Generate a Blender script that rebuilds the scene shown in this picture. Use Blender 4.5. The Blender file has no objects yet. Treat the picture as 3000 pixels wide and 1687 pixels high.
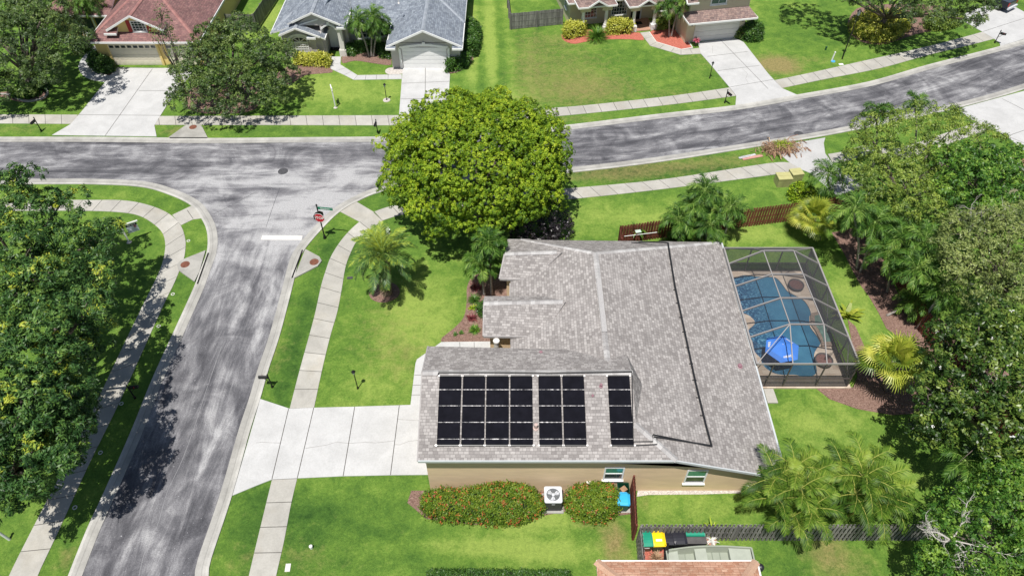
import bpy, math, random
import numpy as np
from mathutils import Vector, Matrix
from mathutils.geometry import tessellate_polygon

R = math.radians
random.seed(7)
rng = np.random.default_rng(7)
sc = bpy.context.scene

# ---------------------------------------------------------------- camera
F, CX, CY, HC, TILT = 2120.0, 1500.0, 843.5, 38.0, R(47.2)
cam_d = bpy.data.cameras.new('camera')
cam = bpy.data.objects.new('camera', cam_d)
sc.collection.objects.link(cam)
cam.location = (0, 0, HC)
cam.rotation_euler = (R(90) - TILT, 0, 0)
cam_d.sensor_width = 36.0
cam_d.lens = 36.0 * F / 3000.0
cam_d.clip_end = 2000
sc.camera = cam

# ---------------------------------------------------------------- light
SUN_EL, SHADOW_AZ = R(70), R(24)         # shadows fall to +Y turned 24 deg towards +X
w = bpy.data.worlds.new('World'); sc.world = w; w.use_nodes = True
nt = w.node_tree
bg = nt.nodes['Background']; bg.inputs['Strength'].default_value = 0.07
sky = nt.nodes.new('ShaderNodeTexSky'); sky.sky_type = 'NISHITA'; sky.sun_disc = False
sky.sun_elevation = SUN_EL; sky.sun_rotation = math.pi + SHADOW_AZ
nt.links.new(sky.outputs[0], bg.inputs['Color'])
sun_d = bpy.data.lights.new('sun', 'SUN'); sun_d.energy = 5.0; sun_d.angle = R(0.5)
sun_d.color = (1.0, 0.96, 0.9)
sun = bpy.data.objects.new('sun', sun_d); sc.collection.objects.link(sun)
sdir = Vector((math.sin(SHADOW_AZ) * math.cos(SUN_EL), math.cos(SHADOW_AZ) * math.cos(SUN_EL), -math.sin(SUN_EL)))
sun.rotation_euler = sdir.to_track_quat('-Z', 'Y').to_euler()
sun.location = (-20, -30, 60)
sc.view_settings.view_transform = 'Standard'
sc.view_settings.look = 'None'
sc.view_settings.exposure = 0.1
sc.view_settings.gamma = 1.0

# ---------------------------------------------------------------- surveying: photo pixel -> ground position
def P(px, py, h=0.0):
    a = TILT + math.atan((py - CY) / F)
    Y = (HC - h) / math.tan(a)
    dep = Y * math.cos(TILT) + (HC - h) * math.sin(TILT)
    return Vector(((px - CX) / F * dep, Y, h))
def hy(px, py, Y):
    return HC - Y * math.tan(TILT + math.atan((py - CY) / F))
def d(u, v, h=0.0):
    return P(u * 3000 / 2576, v * 3000 / 2576, h)
def tsrc(k, u, v):
    s = 3.435 if k < 12 else 3.393
    return (k % 4) * 750 + u / s, (0, 420, 840, 1260)[k // 4] + v / s
def t(k, u, v, h=0.0):
    x, y = tsrc(k, u, v)
    return P(x, y, h)

# ---------------------------------------------------------------- materials
def new_mat(name):
    m = bpy.data.materials.new(name); m.use_nodes = True
    n = m.node_tree
    return m, n, n.nodes['Principled BSDF']
def link(n, a, b): n.links.new(a, b)
def noise(n, vec, scale, detail=4, rough=0.6, dist=0.0):
    x = n.nodes.new('ShaderNodeTexNoise'); x.inputs['Scale'].default_value = scale
    x.inputs['Detail'].default_value = detail; x.inputs['Roughness'].default_value = rough
    x.inputs['Distortion'].default_value = dist
    if vec is not None: link(n, vec, x.inputs['Vector'])
    return x.outputs['Fac']
def ramp(n, fac, stops):
    r = n.nodes.new('ShaderNodeValToRGB'); link(n, fac, r.inputs[0])
    e = r.color_ramp.elements
    while len(e) < len(stops): e.new(0.5)
    for i, (p, c) in enumerate(stops):
        e[i].position = p; e[i].color = (*c, 1) if len(c) == 3 else c
    return r.outputs['Color']
def mix(n, fac, a, b, mode='MIX'):
    x = n.nodes.new('ShaderNodeMix'); x.data_type = 'RGBA'; x.blend_type = mode
    for s, v in ((x.inputs[0], fac), (x.inputs[6], a), (x.inputs[7], b)):
        if isinstance(v, (int, float)): s.default_value = v
        elif isinstance(v, tuple): s.default_value = (*v, 1)
        else: link(n, v, s)
    return x.outputs[2]
def mth(n, op, a, b=None, c=None, clamp=False):
    x = n.nodes.new('ShaderNodeMath'); x.operation = op; x.use_clamp = clamp
    for i, v in enumerate((a, b, c)):
        if v is None: continue
        if isinstance(v, (int, float)): x.inputs[i].default_value = v
        else: link(n, v, x.inputs[i])
    return x.outputs[0]
def geo(n):
    return n.nodes.new('ShaderNodeNewGeometry').outputs['Position']
def mapping(n, vec, scale=(1, 1, 1), rot=(0, 0, 0)):
    x = n.nodes.new('ShaderNodeMapping'); link(n, vec, x.inputs['Vector'])
    x.inputs['Scale'].default_value = scale; x.inputs['Rotation'].default_value = rot
    return x.outputs[0]
def attr(n, name):
    x = n.nodes.new('ShaderNodeAttribute'); x.attribute_name = name
    return x.outputs['Fac']
def bump(n, h, b, strength=0.3, dist=0.05):
    x = n.nodes.new('ShaderNodeBump'); x.inputs['Strength'].default_value = strength
    x.inputs['Distance'].default_value = dist
    link(n, h, x.inputs['Height']); link(n, x.outputs[0], b.inputs['Normal'])
def flat(name, col, rough=0.6, var=0.12, scale=3.0, metal=0.0, bmp=0.0, spec=0.4):
    m, n, b = new_mat(name)
    b.inputs['Roughness'].default_value = rough; b.inputs['Metallic'].default_value = metal
    b.inputs['Specular IOR Level'].default_value = spec
    g = geo(n)
    f = noise(n, g, scale, 5)
    lo = tuple(c * (1 - var) for c in col); hi = tuple(min(1, c * (1 + var)) for c in col)
    link(n, ramp(n, f, [(0.3, lo), (0.7, hi)]), b.inputs['Base Color'])
    if bmp: bump(n, noise(n, g, scale * 8, 3), b, bmp, 0.02)
    return m

def make_lawn():
    m, n, b = new_mat('lawn'); g = geo(n)
    big = noise(n, g, 0.16, 3, 0.5); med = noise(n, g, 0.9, 4, 0.6, 0.6); fine = noise(n, g, 6.5, 5, 0.85)
    blade = noise(n, mapping(n, g, (1, 0.55, 1)), 26.0, 3, 0.8)
    s = mth(n, 'ADD', mth(n, 'MULTIPLY', big, 0.22), mth(n, 'MULTIPLY', med, 0.28))
    s = mth(n, 'ADD', s, mth(n, 'MULTIPLY', fine, 0.28))
    s = mth(n, 'ADD', s, mth(n, 'MULTIPLY', blade, 0.22))
    s = mth(n, 'ADD', s, mth(n, 'MULTIPLY', attr(n, 'tone'), 0.21))
    col = ramp(n, s, [(0.31, (0.024, 0.070, 0.014)), (0.42, (0.068, 0.152, 0.025)), (0.52, (0.135, 0.245, 0.037)), (0.63, (0.27, 0.37, 0.075))])
    dn = mth(n, 'ADD', attr(n, 'dry'), mth(n, 'MULTIPLY', mth(n, 'SUBTRACT', noise(n, g, 1.8, 5, 0.7), 0.5), 1.3))
    dn = mth(n, 'MULTIPLY', mth(n, 'SUBTRACT', dn, 0.13), 1.25, clamp=True)
    dryc = ramp(n, mth(n, 'ADD', mth(n, 'MULTIPLY', fine, 0.6), mth(n, 'MULTIPLY', blade, 0.4)), [(0.3, (0.11, 0.12, 0.03)), (0.5, (0.27, 0.23, 0.09)), (0.7, (0.42, 0.34, 0.17))])
    col = mix(n, 0.8, mix(n, dn, col, dryc), ramp(n, noise(n, g, 3.6, 6, 0.95), [(0.34, (0.62, 0.66, 0.62)), (0.5, (1, 1, 1)), (0.66, (1.38, 1.32, 1.3))]), 'MULTIPLY')
    link(n, col, b.inputs['Base Color'])
    b.inputs['Roughness'].default_value = 0.85; b.inputs['Specular IOR Level'].default_value = 0.15
    bump(n, mth(n, 'ADD', fine, blade), b, 0.9, 0.06)
    return m
def make_asphalt():
    m, n, b = new_mat('asphalt'); g = geo(n)
    sep = n.nodes.new('ShaderNodeSeparateXYZ'); link(n, g, sep.inputs[0])
    X, Y = sep.outputs[0], sep.outputs[1]
    # the cross street bends away to the east: straighten it before stretching the wear pattern
    xc = mth(n, 'MAXIMUM', mth(n, 'ADD', X, 6.0), 0.0)
    ys = mth(n, 'SUBTRACT', Y, mth(n, 'MULTIPLY', mth(n, 'MULTIPLY', xc, xc), 0.0047))
    c1 = n.nodes.new('ShaderNodeCombineXYZ'); link(n, mth(n, 'MULTIPLY', X, 0.16), c1.inputs[0]); link(n, mth(n, 'MULTIPLY', ys, 0.9), c1.inputs[1])
    a1 = noise(n, c1.outputs[0], 1.0, 10, 0.72, 0.5)
    c2 = n.nodes.new('ShaderNodeCombineXYZ')
    link(n, mth(n, 'MULTIPLY', mth(n, 'SUBTRACT', X, mth(n, 'MULTIPLY', Y, 0.02)), 0.9), c2.inputs[0]); link(n, mth(n, 'MULTIPLY', Y, 0.14), c2.inputs[1])
    a2 = noise(n, c2.outputs[0], 1.0, 10, 0.72, 0.5)
    msk = mth(n, 'DIVIDE', mth(n, 'SUBTRACT', Y, 36.0), 9.0, clamp=True)
    a = mth(n, 'ADD', mth(n, 'MULTIPLY', a1, msk), mth(n, 'MULTIPLY', a2, mth(n, 'SUBTRACT', 1.0, msk)))
    blot = noise(n, g, 0.33, 5, 0.6, 1.2)
    cen = n.nodes.new('ShaderNodeVectorMath'); cen.operation = 'DISTANCE'
    link(n, mapping(n, g, (0.75, 0.85, 1)), cen.inputs[0]); cen.inputs[1].default_value = (-16.8 * 0.75, 44.0 * 0.85, 0)
    junction = mth(n, 'MULTIPLY', mth(n, 'SUBTRACT', 1.0, mth(n, 'DIVIDE', cen.outputs['Value'], 9.0), clamp=True), 0.15)
    a = mth(n, 'ADD', mth(n, 'ADD', mth(n, 'MULTIPLY', a, 0.62), mth(n, 'MULTIPLY', blot, 0.38)), junction)
    col = ramp(n, a, [(0.39, (0.062, 0.062, 0.070)), (0.47, (0.114, 0.113, 0.123)), (0.535, (0.200, 0.198, 0.208)), (0.63, (0.39, 0.388, 0.392))])
    grain = noise(n, g, 14.0, 4, 0.8)
    col = mix(n, 0.75, col, ramp(n, grain, [(0.3, (0.5, 0.5, 0.52)), (0.5, (1, 1, 1)), (0.7, (1.5, 1.5, 1.5))]), 'MULTIPLY')
    # pale specks of worn aggregate
    sp = noise(n, g, 5.5, 2, 0.9)
    col = mix(n, mth(n, 'MULTIPLY', mth(n, 'SUBTRACT', sp, 0.66), 7.0, clamp=True), col, (0.5, 0.5, 0.52))
    # seams, one each way
    link(n, col, b.inputs['Base Color'])
    b.inputs['Roughness'].default_value = 0.85; b.inputs['Specular IOR Level'].default_value = 0.25
    bump(n, grain, b, 0.35, 0.02)
    return m
def make_concrete(name, base, warm=(0.52, 0.46, 0.34), stain=0.5, var=0.16):
    m, n, b = new_mat(name); g = geo(n)
    f = noise(n, g, 0.7, 6, 0.62, 0.5); ff = noise(n, g, 12.0, 4, 0.7)
    lo = tuple(c * (1 - var) for c in base)
    col = ramp(n, f, [(0.32, lo), (0.62, base)])
    tint = attr(n, 'tint')
    col = mix(n, mth(n, 'MULTIPLY', mth(n, 'SUBTRACT', noise(n, g, 0.45, 4, 0.6), 0.5), 2.2 * stain, clamp=True), col, warm)
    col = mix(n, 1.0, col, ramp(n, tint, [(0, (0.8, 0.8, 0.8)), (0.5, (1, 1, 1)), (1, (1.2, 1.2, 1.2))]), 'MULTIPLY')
    col = mix(n, 0.5, col, ramp(n, ff, [(0.3, (0.82, 0.82, 0.8)), (0.6, (1.08, 1.08, 1.08))]), 'MULTIPLY')
    link(n, col, b.inputs['Base Color']); b.inputs['Roughness'].default_value = 0.85
    b.inputs['Specular IOR Level'].default_value = 0.2
    bump(n, ff, b, 0.15, 0.01)
    return m
def make_shingle(name, c1, c2, mortar, bw=0.42, rh=0.17, speck=None, mot=0.5):
    m, n, b = new_mat(name)
    uv = n.nodes.new('ShaderNodeTexCoord').outputs['UV']
    br = n.nodes.new('ShaderNodeTexBrick'); link(n, uv, br.inputs['Vector'])
    br.inputs['Scale'].default_value = 1.0; br.inputs['Brick Width'].default_value = bw
    br.inputs['Row Height'].default_value = rh; br.inputs['Mortar Size'].default_value = 0.012
    br.inputs['Mortar Smooth'].default_value = 0.4; br.inputs['Bias'].default_value = 0.05
    br.inputs['Color1'].default_value = (*c1, 1); br.inputs['Color2'].default_value = (*c2, 1)
    br.inputs['Mortar'].default_value = (*mortar, 1); br.offset = 0.37; br.squash = 0.7; br.squash_frequency = 3
    br2 = n.nodes.new('ShaderNodeTexBrick'); link(n, uv, br2.inputs['Vector'])
    br2.inputs['Scale'].default_value = 1.0; br2.inputs['Brick Width'].default_value = bw * 1.7
    br2.inputs['Row Height'].default_value = rh * 2; br2.inputs['Mortar Size'].default_value = 0.0
    br2.inputs['Color1'].default_value = (0.78, 0.78, 0.78, 1); br2.inputs['Color2'].default_value = (1.15, 1.15, 1.15, 1)
    br2.inputs['Mortar'].default_value = (1, 1, 1, 1)
    col = mix(n, mot, br.outputs['Color'], br2.outputs['Color'], 'MULTIPLY')
    if speck:
        col = mix(n, mth(n, 'MULTIPLY', mth(n, 'SUBTRACT', noise(n, mapping(n, uv, (2.4, 6, 1)), 1.0, 3, 0.8), 0.52), 3.5, clamp=True), col, speck)
    g = geo(n)
    col = mix(n, 0.6, col, ramp(n, noise(n, g, 0.5, 4), [(0.3, (0.86, 0.86, 0.86)), (0.7, (1.1, 1.1, 1.1))]), 'MULTIPLY')
    col = mix(n, 0.6, col, ramp(n, noise(n, g, 22, 3, 0.8), [(0.3, (0.75, 0.75, 0.75)), (0.7, (1.2, 1.2, 1.2))]), 'MULTIPLY')
    link(n, col, b.inputs['Base Color']); b.inputs['Roughness'].default_value = 0.9
    b.inputs['Specular IOR Level'].default_value = 0.15
    bump(n, mth(n, 'SUBTRACT', 1.0, br.outputs['Fac']), b, 0.5, 0.02)
    return m
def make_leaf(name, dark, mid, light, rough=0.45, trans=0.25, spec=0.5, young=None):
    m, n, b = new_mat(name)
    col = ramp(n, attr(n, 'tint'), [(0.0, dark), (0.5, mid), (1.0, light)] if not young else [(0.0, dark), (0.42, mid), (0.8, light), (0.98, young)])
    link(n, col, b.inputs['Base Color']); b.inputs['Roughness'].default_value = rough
    b.inputs['Specular IOR Level'].default_value = spec
    tr = n.nodes.new('ShaderNodeBsdfTranslucent'); link(n, col, tr.inputs['Color'])
    mx = n.nodes.new('ShaderNodeMixShader'); mx.inputs[0].default_value = trans
    link(n, b.outputs[0], mx.inputs[1]); link(n, tr.outputs[0], mx.inputs[2])
    link(n, mx.outputs[0], n.nodes['Material Output'].inputs['Surface'])
    return m
def make_mulch(name, lo, mid, hi):
    m, n, b = new_mat(name); g = geo(n)
    f = noise(n, mapping(n, g, (1, 1.7, 1)), 9, 4, 0.8, 1.5)
    link(n, ramp(n, f, [(0.34, lo), (0.5, mid), (0.66, hi)]), b.inputs['Base Color'])
    b.inputs['Roughness'].default_value = 0.9; bump(n, f, b, 0.8, 0.05)
    return m
def make_wood(name, lo, hi, streak=(7, 7, 0.5), rough=0.8):
    m, n, b = new_mat(name); g = geo(n)
    f = noise(n, mapping(n, g, streak), 1.0, 5, 0.7)
    c = ramp(n, f, [(0.32, lo), (0.68, hi)])
    c = mix(n, 1.0, c, ramp(n, attr(n, 'tint'), [(0, (0.72, 0.72, 0.72)), (1, (1.3, 1.3, 1.3))]), 'MULTIPLY')
    link(n, c, b.inputs['Base Color']); b.inputs['Roughness'].default_value = rough
    b.inputs['Specular IOR Level'].default_value = 0.2
    return m
def make_stucco(name, col, var=0.14):
    m, n, b = new_mat(name); g = geo(n)
    f = noise(n, mapping(n, g, (0.5, 0.5, 2.2)), 1.2, 6, 0.65, 0.4)
    lo = tuple(c * (1 - var) for c in col)
    link(n, ramp(n, f, [(0.32, lo), (0.66, col)]), b.inputs['Base Color'])
    b.inputs['Roughness'].default_value = 0.9; b.inputs['Specular IOR Level'].default_value = 0.2
    bump(n, noise(n, g, 30, 3), b, 0.3, 0.01)
    return m

M = {}
M['lawn'] = make_lawn(); M['asphalt'] = make_asphalt()
M['walk'] = make_concrete('sidewalk_concrete', (0.45, 0.435, 0.395), (0.36, 0.31, 0.22), 0.6, 0.2)
M['drive'] = make_concrete('driveway_concrete', (0.52, 0.52, 0.515), (0.40, 0.40, 0.395), 0.5, 0.14)
M['kerb'] = make_concrete('kerb_concrete', (0.44, 0.43, 0.40), (0.20, 0.19, 0.18), 0.8, 0.3)
M['old_conc'] = make_concrete('aggregate_concrete', (0.40, 0.39, 0.36), (0.26, 0.25, 0.22), 0.5, 0.3)
M['joint'] = flat('joint_grime', (0.10, 0.095, 0.085), 0.9)
M['crack'] = flat('crack_line', (0.30, 0.29, 0.28), 0.9)
M['grey_roof'] = make_shingle('warm_grey_shingles', (0.435, 0.41, 0.392), (0.25, 0.231, 0.222), (0.215, 0.2, 0.192), 0.27, 0.17, None, 0.2)
M['cap'] = make_shingle('ridge_cap_shingles', (0.48, 0.47, 0.46), (0.33, 0.32, 0.31), (0.25, 0.24, 0.24), 0.3, 0.6)
M['blue_roof'] = make_shingle('slate_grey_shingles', (0.30, 0.335, 0.375), (0.175, 0.2, 0.24), (0.12, 0.135, 0.16), 0.36, 0.2)
M['red_roof'] = make_shingle('faded_red_shingles', (0.29, 0.155, 0.145), (0.18, 0.10, 0.10), (0.13, 0.08, 0.08), 0.36, 0.2, (0.36, 0.25, 0.20))
M['brown_roof'] = make_shingle('brown_shingles', (0.33, 0.23, 0.20), (0.19, 0.135, 0.13), (0.1, 0.08, 0.08), 0.36, 0.22, (0.45, 0.36, 0.30))
M['orange_roof'] = make_shingle('terracotta_shingles', (0.60, 0.37, 0.26), (0.44, 0.22, 0.14), (0.33, 0.17, 0.11), 0.4, 0.15, (0.68, 0.50, 0.36))
M['tan_wall'] = make_stucco('tan_stucco', (0.77, 0.585, 0.38)); M['yellow_wall'] = make_stucco('yellow_stucco', (0.75, 0.58, 0.24), 0.05)
M['grey_wall'] = make_stucco('grey_stucco', (0.52, 0.49, 0.47), 0.04); M['cream_wall'] = make_stucco('cream_stucco', (0.62, 0.55, 0.40), 0.05)
M['white'] = flat('white_paint', (0.78, 0.78, 0.77), 0.45, 0.03); M['offwhite'] = flat('offwhite_paint', (0.66, 0.64, 0.6), 0.5, 0.04)
M['black'] = flat('black_metal', (0.012, 0.012, 0.013), 0.4, 0.2); M['pipe'] = flat('black_pipe', (0.022, 0.022, 0.024), 0.35, 0.2)
M['glass'] = flat('window_glass', (0.035, 0.045, 0.05), 0.06, 0.3, 0.8, 0, 0, 0.9)
M['teal_glass'] = flat('tinted_glass', (0.05, 0.22, 0.15), 0.08, 0.2, 0.8, 0, 0, 0.9)
M['dark'] = flat('dark_interior', (0.012, 0.012, 0.012), 0.9)
M['mulch'] = make_mulch('bark_mulch', (0.06, 0.032, 0.024), (0.22, 0.13, 0.10), (0.42, 0.29, 0.24))
M['red_mulch'] = make_mulch('red_mulch', (0.22, 0.05, 0.035), (0.48, 0.13, 0.09), (0.62, 0.24, 0.17))
M['stone'] = make_mulch('pale_stones', (0.22, 0.19, 0.17), (0.55, 0.5, 0.46), (0.8, 0.77, 0.72))
M['trunk'] = make_wood('tree_bark', (0.07, 0.055, 0.045), (0.24, 0.20, 0.17), (5, 5, 1)); M['palm_trunk'] = make_wood('palm_bark', (0.17, 0.15, 0.13), (0.42, 0.39, 0.36), (2, 2, 7))
M['core'] = flat('shrub_dark_core', (0.012, 0.018, 0.008), 0.9, 0.4)  # near-black fill, its colour stands for the shade inside shrubs
M['redwood'] = make_wood('red_stained_wood', (0.095, 0.028, 0.02), (0.21, 0.07, 0.05)); M['greywood'] = make_wood('weathered_wood', (0.09, 0.088, 0.085), (0.30, 0.29, 0.27))
M['deadwood'] = flat('bleached_branches', (0.50, 0.47, 0.43), 0.8, 0.2)

# ---------------------------------------------------------------- object helpers
def tag(o, label=None, cat=None, group=None, kind=None):
    if label: o['label'] = label
    if cat: o['category'] = cat
    if group: o['group'] = group
    if kind: o['kind'] = kind
    return o
def empty(name, loc, label, cat, group=None, rz=0.0):
    o = bpy.data.objects.new(name, None); sc.collection.objects.link(o)
    o.empty_display_size = 0.3
    o.location = loc; o.rotation_euler = (0, 0, rz)
    return tag(o, label, cat, group)
def top_of(o):
    while o.parent: o = o.parent
    return o
class MB:
    def __init__(s): s.v = []; s.f = []; s.t = []; s.uv = []; s.m = []
    def face(s, idx, tint=0.5, mi=0): s.f.append(tuple(idx)); s.t.append(tint); s.m.append(mi)
    def poly(s, pts, tint=0.5, mi=0, uvs=None):
        b = len(s.v); s.v += [tuple(p) for p in pts]; s.face(range(b, b + len(pts)), tint, mi)
        if uvs is not None:
            while len(s.uv) < len(s.f) - 1: s.uv.append(None)
            s.uv.append(uvs)
    def box(s, c, size, rz=0.0, tint=0.5, mi=0, taper=1.0):
        sx, sy, sz = (k / 2 for k in size); b = len(s.v); ca, sa = math.cos(rz), math.sin(rz)
        for dz in (-1, 1):
            k = taper if dz < 0 else 1.0
            for dx, dy in ((-1, -1), (1, -1), (1, 1), (-1, 1)):
                x, y = dx * sx * k, dy * sy * k
                s.v.append((c[0] + x * ca - y * sa, c[1] + x * sa + y * ca, c[2] + dz * sz))
        for q in ((0, 3, 2, 1), (4, 5, 6, 7), (0, 1, 5, 4), (1, 2, 6, 5), (2, 3, 7, 6), (3, 0, 4, 7)):
            s.face([b + i for i in q], tint, mi)
    def bar(s, p0, p1, wd, hd, tint=0.5, mi=0, up=(0, 0, 1)):
        p0, p1 = Vector(p0), Vector(p1); a = (p1 - p0).normalized()
        u = Vector(up); side = a.cross(u)
        if side.length < 1e-4: side = Vector((1, 0, 0))
        side.normalize(); u = side.cross(a).normalized(); b = len(s.v)
        for p in (p0, p1):
            for i, j in ((-1, -1), (1, -1), (1, 1), (-1, 1)):
                s.v.append(tuple(p + side * (i * wd / 2) + u * (j * hd / 2)))
        for q in ((0, 3, 2, 1), (4, 5, 6, 7), (0, 1, 5, 4), (1, 2, 6, 5), (2, 3, 7, 6), (3, 0, 4, 7)):
            s.face([b + i for i in q], tint, mi)
    def tube(s, pts, rad, n=8, tint=0.5, mi=0, cap=True):
        pts = [Vector(p) for p in pts]
        if isinstance(rad, (int, float)): rad = [rad] * len(pts)
        b = len(s.v)
        for i, p in enumerate(pts):
            a = (pts[min(i + 1, len(pts) - 1)] - pts[max(i - 1, 0)])
            a = a.normalized() if a.length > 1e-6 else Vector((0, 0, 1))
            ref = Vector((0, 1, 0)) if abs(a.y) < 0.9 else Vector((1, 0, 0))
            x = a.cross(ref).normalized(); y = a.cross(x)
            for k in range(n):
                an = 2 * math.pi * k / n
                s.v.append(tuple(p + x * (rad[i] * math.cos(an)) + y * (rad[i] * math.sin(an))))
        for i in range(len(pts) - 1):
            for k in range(n):
                k2 = (k + 1) % n
                s.face([b + i * n + k, b + i * n + k2, b + (i + 1) * n + k2, b + (i + 1) * n + k], tint, mi)
        if cap:
            s.face([b + k for k in range(n)][::-1], tint, mi); e = b + (len(pts) - 1) * n
            s.face([e + k for k in range(n)], tint, mi)
    def prism(s, pts, z0, z1, tint=0.5, mi=0, holes=()):
        """pts: 2D outline; z1 may be a list of top heights"""
        n = len(pts); loops = [list(pts)] + [list(h) for h in holes]
        zt = z1 if isinstance(z1, (list, tuple)) else [z1] * n
        tri = tessellate_polygon([[Vector((p[0], p[1], 0)) for p in L] for L in loops])
        b = len(s.v); flatp = [p for L in loops for p in L]
        zs = list(zt) + [zt[0]] * (len(flatp) - n)
        for p, z in zip(flatp, zs): s.v.append((p[0], p[1], z))
        b2 = len(s.v)
        for p in flatp: s.v.append((p[0], p[1], z0))
        for tr in tri:
            a, c, e = (Vector((flatp[i][0], flatp[i][1], 0)) for i in tr)
            up = (c - a).cross(e - a).z > 0
            q = tr if up else tr[::-1]
            s.face([b + i for i in q], tint, mi)
        o = 0
        for L in loops:
            m = len(L)
            for i in range(m):
                j = (i + 1) % m
                s.face([b2 + o + i, b2 + o + j, b + o + j, b + o + i], tint, mi)
            o += m
    def sheet(s, pts, z, tint=0.5, mi=0):
        tri = tessellate_polygon([[Vector((p[0], p[1], 0)) for p in pts]])
        b = len(s.v)
        for p in pts: s.v.append((p[0], p[1], z))
        for tr in tri:
            a, c, e = (Vector((pts[i][0], pts[i][1], 0)) for i in tr)
            q = tr if (c - a).cross(e - a).z > 0 else tr[::-1]
            s.face([b + i for i in q], tint, mi)
    def lathe(s, c, prof, n=16, tint=0.5, mi=0):
        b = len(s.v)
        for r, z in prof:
            for k in range(n):
                an = 2 * math.pi * k / n
                s.v.append((c[0] + r * math.cos(an), c[1] + r * math.sin(an), c[2] + z))
        for i in range(len(prof) - 1):
            for k in range(n):
                k2 = (k + 1) % n
                s.face([b + i * n + k, b + i * n + k2, b + (i + 1) * n + k2, b + (i + 1) * n + k], tint, mi)
        e = b + (len(prof) - 1) * n
        s.face([e + k for k in range(n)], tint, mi)
        s.face([b + k for k in range(n)][::-1], tint, mi)
    def build(s, name, mat, parent=None, smooth=False, world=True):
        me = bpy.data.meshes.new(name)
        off = Vector((0, 0, 0))
        if parent is not None and world: off = Vector(top_of(parent).location)
        me.from_pydata([(v[0] - off.x, v[1] - off.y, v[2] - off.z) for v in s.v], [], s.f)
        a = me.attributes.new('tint', 'FLOAT', 'FACE'); a.data.foreach_set('value', np.array(s.t, dtype=np.float32))
        for mm in (mat if isinstance(mat, (list, tuple)) else [mat]): me.materials.append(mm)
        if any(s.m): me.polygons.foreach_set('material_index', s.m)
        if s.uv:
            ul = me.uv_layers.new(name='UVMap')
            while len(s.uv) < len(s.f): s.uv.append(None)
            for p, uvs in zip(me.polygons, s.uv):
                if uvs is not None:
                    for li, q in zip(p.loop_indices, uvs): ul.data[li].uv = q
        if smooth: me.polygons.foreach_set('use_smooth', [True] * len(me.polygons))
        me.update()
        o = bpy.data.objects.new(name, me); sc.collection.objects.link(o)
        if parent is not None: o.parent = parent
        return o
def struct(o): o['kind'] = 'structure'; return o
def copy_tree(o, parent=None):
    c = o.copy(); sc.collection.objects.link(c); c.parent = parent
    for ch in o.children: copy_tree(ch, c)
    return c
def smooth_line(pts, n=6, closed=False):
    pts = [Vector(p) for p in pts]; out = []; m = len(pts)
    for i in range(m if closed else m - 1):
        if closed: p0, p1, p2, p3 = pts[(i - 1) % m], pts[i], pts[(i + 1) % m], pts[(i + 2) % m]
        else: p0, p1, p2, p3 = pts[max(i - 1, 0)], pts[i], pts[i + 1], pts[min(i + 2, m - 1)]
        for k in range(n):
            x = k / n
            out.append(0.5 * ((2 * p1) + (p2 - p0) * x + (2 * p0 - 5 * p1 + 4 * p2 - p3) * x * x + (3 * p1 - p0 - 3 * p2 + p3) * x ** 3))
    if not closed: out.append(pts[-1])
    return out
def resample(pts, n):
    pts = [Vector(p) for p in pts]; L = [0]
    for a, b in zip(pts, pts[1:]): L.append(L[-1] + (b - a).length)
    out = []
    for k in range(n + 1):
        s = L[-1] * k / n; i = 0
        while i < len(L) - 2 and L[i + 1] < s: i += 1
        f = (s - L[i]) / max(1e-6, L[i + 1] - L[i])
        out.append(pts[i].lerp(pts[i + 1], f))
    return out
def length(pts): return sum((Vector(b) - Vector(a)).length for a, b in zip(pts, pts[1:]))
def D2(lst, h=0.0): return [d(u, v, h) for u, v in lst]
def T2(k, lst, h=0.0): return [t(k, u, v, h) for u, v in lst]

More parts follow.
